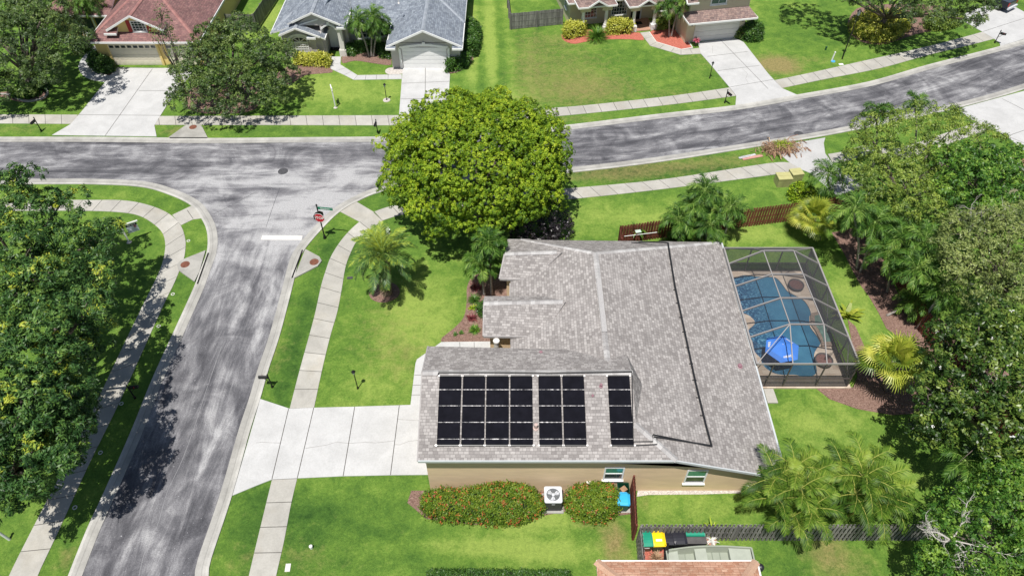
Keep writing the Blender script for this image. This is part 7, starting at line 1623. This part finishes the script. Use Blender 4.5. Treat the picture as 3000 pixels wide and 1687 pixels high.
def make_stalk():
    m, n, b = new_mat('frond_stalk'); link(n, ramp(n, attr(n, 'tint'), [(0, (.11, .06, .045)), (.5, (.30, .16, .11)), (1, (.52, .36, .2))]), b.inputs['Base Color']); b.inputs['Roughness'].default_value = .6; return m
M['stalk'] = make_stalk(); brush()
q = t(6, 2385, 150); r = empty('board', q, 'pinkish board lying on the verge left of the brush pile', 'board'); mb = MB(); mb.bar(t(6, 2320, 160, .04), t(6, 2520, 122, .04), .3, .05); mb.build('plank', M['pink_board'] if 'pink_board' in M else flat('pink_board', (.50, .27, .22), .7, .2), r)
r = empty('scrap_board', t(6, 2300, 150), 'pale grey scrap of board on the verge left of the pinkish board', 'board'); mb = MB(); mb.bar(t(6, 2285, 150, .07), t(6, 2450, 112, .07), .22, .04); mb.bar(t(6, 2300, 138, .12), t(6, 2400, 118, .12), .1, .03); mb.build('plank', flat('pale_scrap', (.5, .5, .52), .6, .4, 12), r)
# ---------------------------------------------------------------- service side of the main house
def ac_unit():
    c = t(14, 403, 770); c = Vector((c.x, c.y + .25, 0)); r = empty('air_conditioner', c, 'dark air conditioner with a pale fan top on a concrete pad between the flowering hedges', 'air conditioner'); s = .98; hh = .95
    mb = MB(); mb.prism([(c.x - .62, c.y - .6), (c.x + .6, c.y - .6), (c.x + .6, c.y + .6), (c.x - .62, c.y + .6)], -.02, .08); mb.build('pad', M['kerb'], r)
    mb = MB(); mb.box((c.x, c.y, .08 + hh / 2), (s * .94, s * .94, hh))
    for k in range(16):
        z = .16 + k * .052
        for sx, sy, wx, wy in ((0, -1, s * .96, .012), (0, 1, s * .96, .012), (1, 0, .012, s * .96), (-1, 0, .012, s * .96)): mb.box((c.x + sx * s * .475, c.y + sy * s * .475, z), (wx, wy, .026))
    mb.build('body', M['ac_dark'], r)
    z = .08 + hh; q = .5 * s; mb = MB(); o_ = []
    for cx_, cy_, a0 in ((1, 1, 0), (-1, 1, 90), (-1, -1, 180), (1, -1, 270)):
        for a in (0, 30, 60, 90): o_.append((c.x + cx_ * (q - .1) + .1 * math.cos(R(a0 + a)), c.y + cy_ * (q - .1) + .1 * math.sin(R(a0 + a))))
    hole = [(c.x + .37 * math.cos(R(10 * k)), c.y + .37 * math.sin(R(10 * k))) for k in range(36)]; mb.prism(o_, z, z + .06, .5, 0, [hole]); mb.build('top_panel', M['ac_light'], r)
    mb = MB(); mb.lathe((c.x, c.y, z + .002), [(.36, 0), (.02, .002)], 24); mb.build('fan_well', M['ac_mid'], r)
    mb = MB()
    for k in range(3):
        a0 = R(120 * k + 20); pts = [(c.x + rr * math.cos(a0 + da), c.y + rr * math.sin(a0 + da), z + .02 + dz) for rr, da, dz in ((.07, -.5, 0), (.33, -.35, .0), (.35, .15, .02), (.3, .55, .03), (.07, .6, .02))]; mb.poly(pts)
    mb.lathe((c.x, c.y, z + .02), [(.09, 0), (.09, .04), (.02, .05)], 14); mb.build('fan', M['ac_light'], r)
    mb = MB()
    for rr in (.12, .2, .28, .355): 
        pts = [(c.x + rr * math.cos(R(15 * k)), c.y + rr * math.sin(R(15 * k)), z + .066) for k in range(25)]; mb.tube(pts, .005, 4, cap=False)
    for k in range(12): mb.bar((c.x + .06 * math.cos(R(30 * k)), c.y + .06 * math.sin(R(30 * k)), z + .066), (c.x + .37 * math.cos(R(30 * k)), c.y + .37 * math.sin(R(30 * k)), z + .066), .008, .008)
    mb.build('fan_guard', M['ac_mid'], r); mb = MB(); mb.bar((c.x - .09, c.y - s * .49, .85), (c.x + .09, c.y - s * .49, .85), .01, .035); mb.build('badge', M['ac_light'], r)
M['ac_dark'] = flat('dark_grey_louvre', (0.035, 0.036, 0.04), .45, .1); M['ac_light'] = flat('pale_grey_metal', (0.60, 0.62, 0.66), .35, .05); M['ac_mid'] = flat('mid_grey_metal', (0.16, 0.17, 0.18), .4, .2)
ac_unit()
def bin_(label, c, body, lid, rz=0.0, open_=False, h=1.05, w_=.62, dp=.72, mark=None, group='wheeled bins behind the fence'):
    c = Vector(c); r = empty('wheeled_bin', c, label, 'bin', group, rz)
    # local coordinates, front of the bin towards -y
    mb = MB(); t0, t1 = .74, 1.0; V = []
    for z, k in ((.08, t0), (h * .93, t1)): V += [(-w_ / 2 * k, -dp / 2 * k, z), (w_ / 2 * k, -dp / 2 * k, z), (w_ / 2 * k, dp / 2 * k, z), (-w_ / 2 * k, dp / 2 * k, z)]
    b = len(mb.v); mb.v += V
    for f in ((0, 3, 2, 1), (0, 1, 5, 4), (1, 2, 6, 5), (2, 3, 7, 6), (3, 0, 4, 7)): mb.face([b + i for i in f])
    if not open_: mb.face([b + 4, b + 5, b + 6, b + 7])
    for a, e_ in (((-w_ / 2, -dp / 2), (w_ / 2, -dp / 2)), ((w_ / 2, -dp / 2), (w_ / 2, dp / 2)), ((w_ / 2, dp / 2), (-w_ / 2, dp / 2)), ((-w_ / 2, dp / 2), (-w_ / 2, -dp / 2))): mb.bar((*a, h * .93), (*e_, h * .93), .04, .05)
    mb.tube([(-w_ * .4, dp / 2 + .07, h * .95), (w_ * .4, dp / 2 + .07, h * .95)], .018, 6); bd = mb.build('body', body, r, world=False)
    for s in (-1, 1): mb = MB(); mb.tube([(s * (w_ / 2 - .06), dp / 2 * .8, .11), (s * (w_ / 2 + .0), dp / 2 * .8, .11)], .11, 14); mb.build('wheel', M['black'], r, world=False)
    mb = MB()
    if open_: mb.box((0, dp / 2 + .10, h * .55), (w_ * .95, .05, dp * .9)); 
    else:
        n = 5; rows = []
        for j in range(n + 1):
            y = -dp / 2 - .03 + (dp + .06) * j / n; z = h * .95 + .07 * math.sin(math.pi * (j + .6) / (n + 1.2)); inset = .06 if j in (0, n) else .0; rows.append([(-w_ / 2 - .02 + inset, y, z - .02), (-w_ * .34, y, z + .02), (w_ * .34, y, z + .02), (w_ / 2 + .02 - inset, y, z - .02)])
        b = len(mb.v)
        for rw in rows: mb.v += rw
        for j in range(n):
            for i in range(3): mb.face([b + j * 4 + i, b + j * 4 + i + 1, b + (j + 1) * 4 + i + 1, b + (j + 1) * 4 + i])
        for a, e_ in (((-w_ / 2, -dp / 2 - .03), (w_ / 2, -dp / 2 - .03)), ((-w_ / 2 - .02, -dp / 2), (-w_ / 2 - .02, dp / 2)), ((w_ / 2 + .02, -dp / 2), (w_ / 2 + .02, dp / 2))): mb.bar((*a, h * .95), (*e_, h * .95), .03, .06)
        mb.tube([(-w_ * .3, dp / 2 + .06, h), (w_ * .3, dp / 2 + .06, h)], .022, 6)
    ld = mb.build('lid', lid, r, world=False)
    if mark == 'lid': mb = MB(); mb.box((0, -dp * .12, h * .95 + .095), (.32, .12, .012)); mb.build('label', M['white'], ld, world=False)
    if mark == 'front': mb = MB(); mb.box((0, -dp / 2 * .93, h * .62), (.26, .01, .05)); mb.build('label', M['white'], bd, world=False)
    if open_: mb = MB(); mb.box((.02, 0, h * .7), (w_ * .55, dp * .5, .3), .6, .5, 0, .8); mb.build('paper_bag', flat('brown_paper', (.33, .20, .12), .8, .3, 6), r, world=False)
    return r
PL = lambda nm, c: flat(nm, c, .38, .08, 2, 0, 0, .5)
M['p_green'] = PL('green_plastic', (0.015, 0.27, 0.17)); M['p_dkgreen'] = PL('dark_green_plastic2', (0.008, 0.055, 0.03)); M['p_yellow'] = PL('yellow_plastic', (0.85, 0.60, 0.01)); M['p_black'] = PL('black_plastic', (0.022, 0.022, 0.03)); M['p_blue'] = PL('sky_blue_plastic', (0.04, 0.42, 0.72)); M['p_teal'] = PL('deep_teal_plastic', (0.01, 0.09, 0.10))
yb = t(14, 1340, 1215).y + .30
for u, m1, m2, lab, mk in ((1345, 'p_dkgreen', 'p_green', 'green lidded bin against the weathered fence end panel', 'front'), (1458, 'p_dkgreen', 'p_yellow', 'bin with a bright yellow lid in the row by the weathered fence', 'lid'), (1568, 'p_black', 'p_black', 'smaller black bin next to the yellow lidded bin', None), (1672, 'p_black', 'p_black', 'larger black bin beside the green roll', None)):
    x = t(14, u, 1100, 1.0).x; bin_(lab, (x, yb + (.12 if u > 1500 else 0), 0), M[m1], M[m2], R(2), mark=mk, w_=.66 if u != 1568 else .58, h=1.05 if u != 1568 else .95)
mb = MB(); q = t(14, 1105, 800); mb.prism([(q.x - .42, q.y - .12), (q.x + .42, q.y - .12), (q.x + .42, q.y + 1.7), (q.x - .42, q.y + 1.7)], -.02, .05); tag(mb.build('concrete_pad', M['kerb']), 'pale concrete pad under the two bins by the wall', 'concrete pad')
bin_('open dark green bin with a brown paper bag inside, next to the wall', (t(14, 1108, 575, 1.0).x, t(14, 1108, 575, 1.0).y, .05), M['p_dkgreen'], M['p_dkgreen'], R(0), True, w_=.62, dp=.6, group='bins by the tan wall')
bin_('bin with a sky blue lid by the short red fence', (t(14, 1110, 685, 1.05).x, t(14, 1110, 685, 1.05).y, .05), M['p_teal'], M['p_blue'], R(-4), w_=.62, dp=.66, group='bins by the tan wall')
# green roll on a grey deck box
q = t(14, 1820, 1070, .95); q0 = t(14, 1830, 1130, .7) + Vector((0, .32, 0)); r = empty('deck_box', (q0.x, q0.y, 0), 'grey ribbed storage box between the black bin and the potted plants', 'storage box'); mb = MB(); mb.box((q0.x, q0.y, .33), (1.15, .55, .66)); mb.build('body', M['ac_dark'], r)
mb = MB(); mb.box((q0.x, q0.y, .69), (1.2, .58, .06))
for k in range(14): mb.box((q0.x, q0.y - .3 + k * .045, .725), (1.16, .016, .012))
mb.build('lid', M['box_grey'] if 'box_grey' in M else flat('grey_ribbed_lid', (.10, .095, .095), .7, .2), r)
r = empty('rolled_mat', (q.x, q0.y + .16, .72), 'bright green rolled mat lying on the storage box', 'roll'); mb = MB(); mb.tube([(q.x - .55, q0.y + .16, .85), (q.x + .55, q0.y + .16, .85)], .13, 14); mb.build('roll', M['p_green'], r)
for k in (-1, 1): mb = MB(); mb.tube([(q.x + k * .55, q0.y + .16, .85), (q.x + k * .565, q0.y + .16, .85)], .135, 14); mb.build('end_ring', flat('pale_green_rim', (.2, .5, .38), .5), r)
q = t(14, 1975, 1150); r = empty('potted_plant', (q.x, q.y + .15, 0), 'terracotta pot of striped leaves in front of the weathered fence', 'potted plant'); mb = MB(); mb.lathe((q.x, q.y + .15, 0), [(.2, 0), (.28, .3), (.28, .34), (.24, .34), (.2, .28)], 16); mb.build('pot', M['paver'], r)
spiky('spiky_plant', 'spiky yellow green plant standing behind the terracotta pot', (q.x + .08, q.y + .75, .1), 34, .6, L_yel, 160, .9, (.2, 1.4), .07, .5, cat='plant', h0=.3); spiky('striped_plant', 'pale striped leaves in the terracotta pot', (q.x, q.y + .15, .3), 26, .4, L_white, 161, 1.2, (.2, 1.3), .06, .3, cat='plant')
# jon boat
def boat():
    A = t(14, 1530, 1188, .65); B_ = t(14, 2395, 1235, .65); x0, x1 = A.x, B_.x; Lb = x1 - x0; yt = t(14, 1940, 1152, .65).y; hw = .82; yc = yt - hw; r = empty('boat', ((x0 + x1) / 2, yc, 0), 'flat grey green jon boat behind the bins and in front of the terracotta roof', 'boat')
    def half(f): return hw * (.70 + .30 * math.sin(min(1, f * 1.9) * math.pi / 2)) * (1 - .10 * max(0, (f - .7) / .3))
    n = 16; top, bot = [], []
    for side in (1, -1):
        T_, B2 = [], []
        for i in range(n + 1): f = i / n; h_ = half(f); T_.append(Vector((x0 + Lb * f, yc + side * h_, .66 + .05 * (1 - f) ** 2))); B2.append(Vector((x0 + Lb * (.06 + .93 * f), yc + side * h_ * .82, .22 + .2 * max(0, .2 - f) / .2)))
        top.append(T_); bot.append(B2)
    mb = MB()
    for s in (0, 1):
        for i in range(n): mb.poly([top[s][i], top[s][i + 1], bot[s][i + 1], bot[s][i]]); a, b = top[s][i], top[s][i + 1]; inn = Vector((0, -.05 if s == 0 else .05, 0)); mb.poly([a + inn, b + inn, bot[s][i + 1] + inn * .4 + Vector((0, 0, .03)), bot[s][i] + inn * .4 + Vector((0, 0, .03))])
    for i in range(n): mb.poly([bot[0][i], bot[0][i + 1], bot[1][i + 1], bot[1][i]]); mb.poly([p + Vector((0, 0, .035)) for p in (bot[0][i], bot[0][i + 1], bot[1][i + 1], bot[1][i])])
    mb.poly([top[0][0], top[1][0], bot[1][0], bot[0][0]]); mb.poly([top[0][n], top[1][n], bot[1][n], bot[0][n]]); hull = mb.build('hull', M['boat'], r)
    mb = MB()
    for s in (0, 1):
        for i in range(n): mb.bar(top[s][i], top[s][i + 1], .08, .05)
    mb.bar(top[0][n], top[1][n], .08, .06); mb.bar(top[0][0], top[1][0], .07, .05); mb.build('gunwale', M['boat'], r)
    for f0, f1, z, nm in ((.0, .135, .6, 'bow_deck'), (.335, .47, .58, 'bench'), (.735, .985, .6, 'stern_deck')):
        mb = MB(); xa, xb = x0 + Lb * f0, x0 + Lb * f1; ha, hb = half(f0) * .97, half(f1) * .97; mb.prism([(xa, yc - ha), (xb, yc - hb), (xb, yc + hb), (xa, yc + ha)], .26, z); mb.build(nm, M['boat_deck'], r)
    for f in (.23, .55, .64): mb = MB(); x = x0 + Lb * f; mb.bar((x, yc - half(f) * .8, .27), (x, yc + half(f) * .8, .27), .04, .04); mb.build('floor_rib', M['boat_rib'], r)  # floor ribs in a darker green than the hull
    mb = MB(); mb.box((x0 + Lb * .405, yc - .28, .585), (.3, .34, .012)); mb.build('hatch', M['boat_rib'], r)
    mb = MB(); mb.box((x0 + Lb * .93, yc - .35, .6), (.5, .4, .012)); mb.build('battery_well', M['boat_dark'], r)
    mo = MB(); mo.lathe((x1 + .18, yc - .35, .55), [(.1, 0), (.19, .1), (.2, .3), (.12, .42), (.03, .45)], 14); mo.box((x1 + .1, yc - .35, .4), (.2, .16, .5)); mo.build('outboard_motor', M['p_black'], r)
    for y in (-.55, .55): mb = MB(); mb.bar((x0 + .3, yc + y, .14), (x1 - .2, yc + y, .14), .08, .1); mb.build('cradle', M['black'], r)
M['boat'] = flat('grey_green_hull_paint', (0.30, 0.33, 0.27), .5, .06, 2); M['boat_deck'] = flat('grey_green_deck', (0.37, 0.40, 0.34), .6, .08, 3); M['boat_rib'] = flat('boat_rib_green', (0.22, 0.25, 0.20), .6); M['boat_dark'] = flat('boat_well', (0.10, 0.12, 0.09), .7)
boat()
q = t(14, 1440, 1275); spiky('small_shrub', 'small ragged brown shrub left of the boat bow', (q.x, q.y, 0), 60, .55, L_dry, 165, .8, (.2, 1.4), .05, .3, cat='plant')
r = empty('trolley', (t(14, 1525, 1240, .3).x, t(14, 1525, 1240, .3).y, 0), 'black folded trolley leaning by the boat bow', 'trolley'); q = t(14, 1522, 1240, .3); mb = MB(); mb.bar((q.x, q.y - .5, .1), (q.x + .03, q.y + .35, 1.0), .22, .05); mb.tube([(q.x - .1, q.y - .5, .12), (q.x + .1, q.y - .5, .12)], .12, 12); mb.build('frame', M['black'], r)
# hose and little things by the pole
q = t(6, 1275, 885, 1.9); r = empty('pool_pole', (q.x, q.y, 0), 'pale pool skimmer pole resting on the red fence behind the roof', 'pole'); mb = MB(); mb.tube([t(6, 1130, 935, 1.4), t(6, 1460, 895, 1.75)], .022, 6); mb.build('handle', M['white'], r); mb = MB(); c = t(6, 1270, 885, 1.8); mb.box(c, (.42, .3, .03), .2); mb.build('net', flat('pale_green_net', (.5, .62, .52), .6), r)
# stepping slab behind the house and the grey house meter
mb = MB(); q = t(11, 20, 1100); mb.prism([(q.x - .3, q.y - .55), (q.x + .35, q.y - .55), (q.x + .3, q.y + .5), (q.x - .3, q.y + .5)], -.02, .1); tag(mb.build('step_slab', M['walk']), 'pale concrete step at the rear corner of the main house', 'step')
q = t(1, 2105, 380, 1.0); r = empty('air_conditioner', (q.x, q.y, 0), 'pale topped air conditioner at the side of the grey house', 'air conditioner'); mb = MB(); mb.box((q.x, q.y, .45), (.8, .8, .85)); mb.build('body', M['ac_mid'], r); mb = MB(); mb.box((q.x, q.y, .91), (.88, .88, .08)); mb.lathe((q.x, q.y, .95), [(.34, 0), (.3, .02), (.05, .02)], 16); mb.build('top_panel', M['ac_light'], r)
pedestal('slanted pale post at the lower left edge of the picture', t(12, 95, 1085), 1.0, .07, M['white'], lean=-.35)
r = empty('sales_stake', t(2, 155, 1045), 'tiny orange flag in the lawn above the big round tree', 'flag'); mb = MB(); q = t(2, 155, 1045); mb.bar(q, q + Vector((0, 0, .25)), .01, .01); mb.build('wire', M['black'], r); mb = MB(); mb.bar(q + Vector((0, 0, .2)), q + Vector((.14, 0, .2)), .005, .1); mb.build('flag', flat('orange_flag', (.8, .2, .03), .6), r)
# black pickup truck on the top right driveway
def truck():
    cB = t(3, 2290, 130, .0); ang = R(35)   # rear bumper centre
    r = empty('pickup_truck', (cB.x + .1, cB.y + 2.4, 0), 'dark pickup with red tail lamps parked on the top right driveway', 'pickup truck', None, ang)
    M['car'] = flat('dark_blue_grey_paint', (0.018, 0.022, 0.032), .25, .05, 2, .3); M['tail'] = flat('tail_lamp_red', (0.45, 0.01, 0.015), .3); M['tire'] = flat('tyre_rubber', (0.02, 0.02, 0.02), .8)
    ob = MB(); 
    def sec(pts, w0, w1, mb):
        b = len(mb.v)
        for s in (-1, 1):
            for y, z, wd in pts: mb.v.append((s * wd, y, z))
        k = len(pts); mb.face([b + i for i in range(k)][::-1]); mb.face([b + k + i for i in range(k)])
        for i in range(k): j = (i + 1) % k; mb.face([b + i, b + j, b + k + j, b + k + i])
    sec([(-2.6, .5, .93), (2.75, .5, .93), (2.8, .95, .9), (2.5, 1.12, .88), (-2.6, 1.18, .93)], 0, 0, ob); body = ob.build('body', M['car'], r, world=False)
    ob = MB(); sec([(-.75, 1.14, .88), (1.35, 1.12, .88), (.75, 1.78, .72), (-.55, 1.8, .72)], 0, 0, ob); ob.build('cab', M['car'], r, world=False)
    ob = MB(); ob.box((0, -1.68, 1.205), (1.78, 1.8, .05)); ob.build('bed_cover', flat('tonneau', (0.05, 0.065, 0.09), .5), r, world=False)
    ob = MB(); ob.poly([(-.7, 1.31, 1.16), (.7, 1.31, 1.16), (.62, .82, 1.74), (-.62, .82, 1.74)]); ob.build('windscreen', M['glass'], r, world=False)
    for s in (-1, 1):
        ob = MB(); ob.box((s * .84, -2.61, .98), (.2, .06, .36)); ob.build('tail_lamp', M['tail'], r, world=False)
        for y in (-1.65, 1.75):
            ob = MB(); ob.tube([(s * .72, y, .38), (s * .96, y, .38)], .38, 18); w_ = ob.build('wheel', M['tire'], r, world=False); ob = MB(); ob.tube([(s * .955, y, .38), (s * .975, y, .38)], .2, 14); ob.build('rim', M['ac_light'], w_, world=False)
    ob = MB(); ob.box((0, -2.72, .55), (1.8, .18, .2)); ob.build('bumper', M['ac_light'], r, world=False); ob = MB(); ob.box((0, -2.615, .86), (1.4, .02, .5)); ob.build('tailgate', flat('tailgate_grey', (.10, .10, .10), .35), r, world=False)
truck()
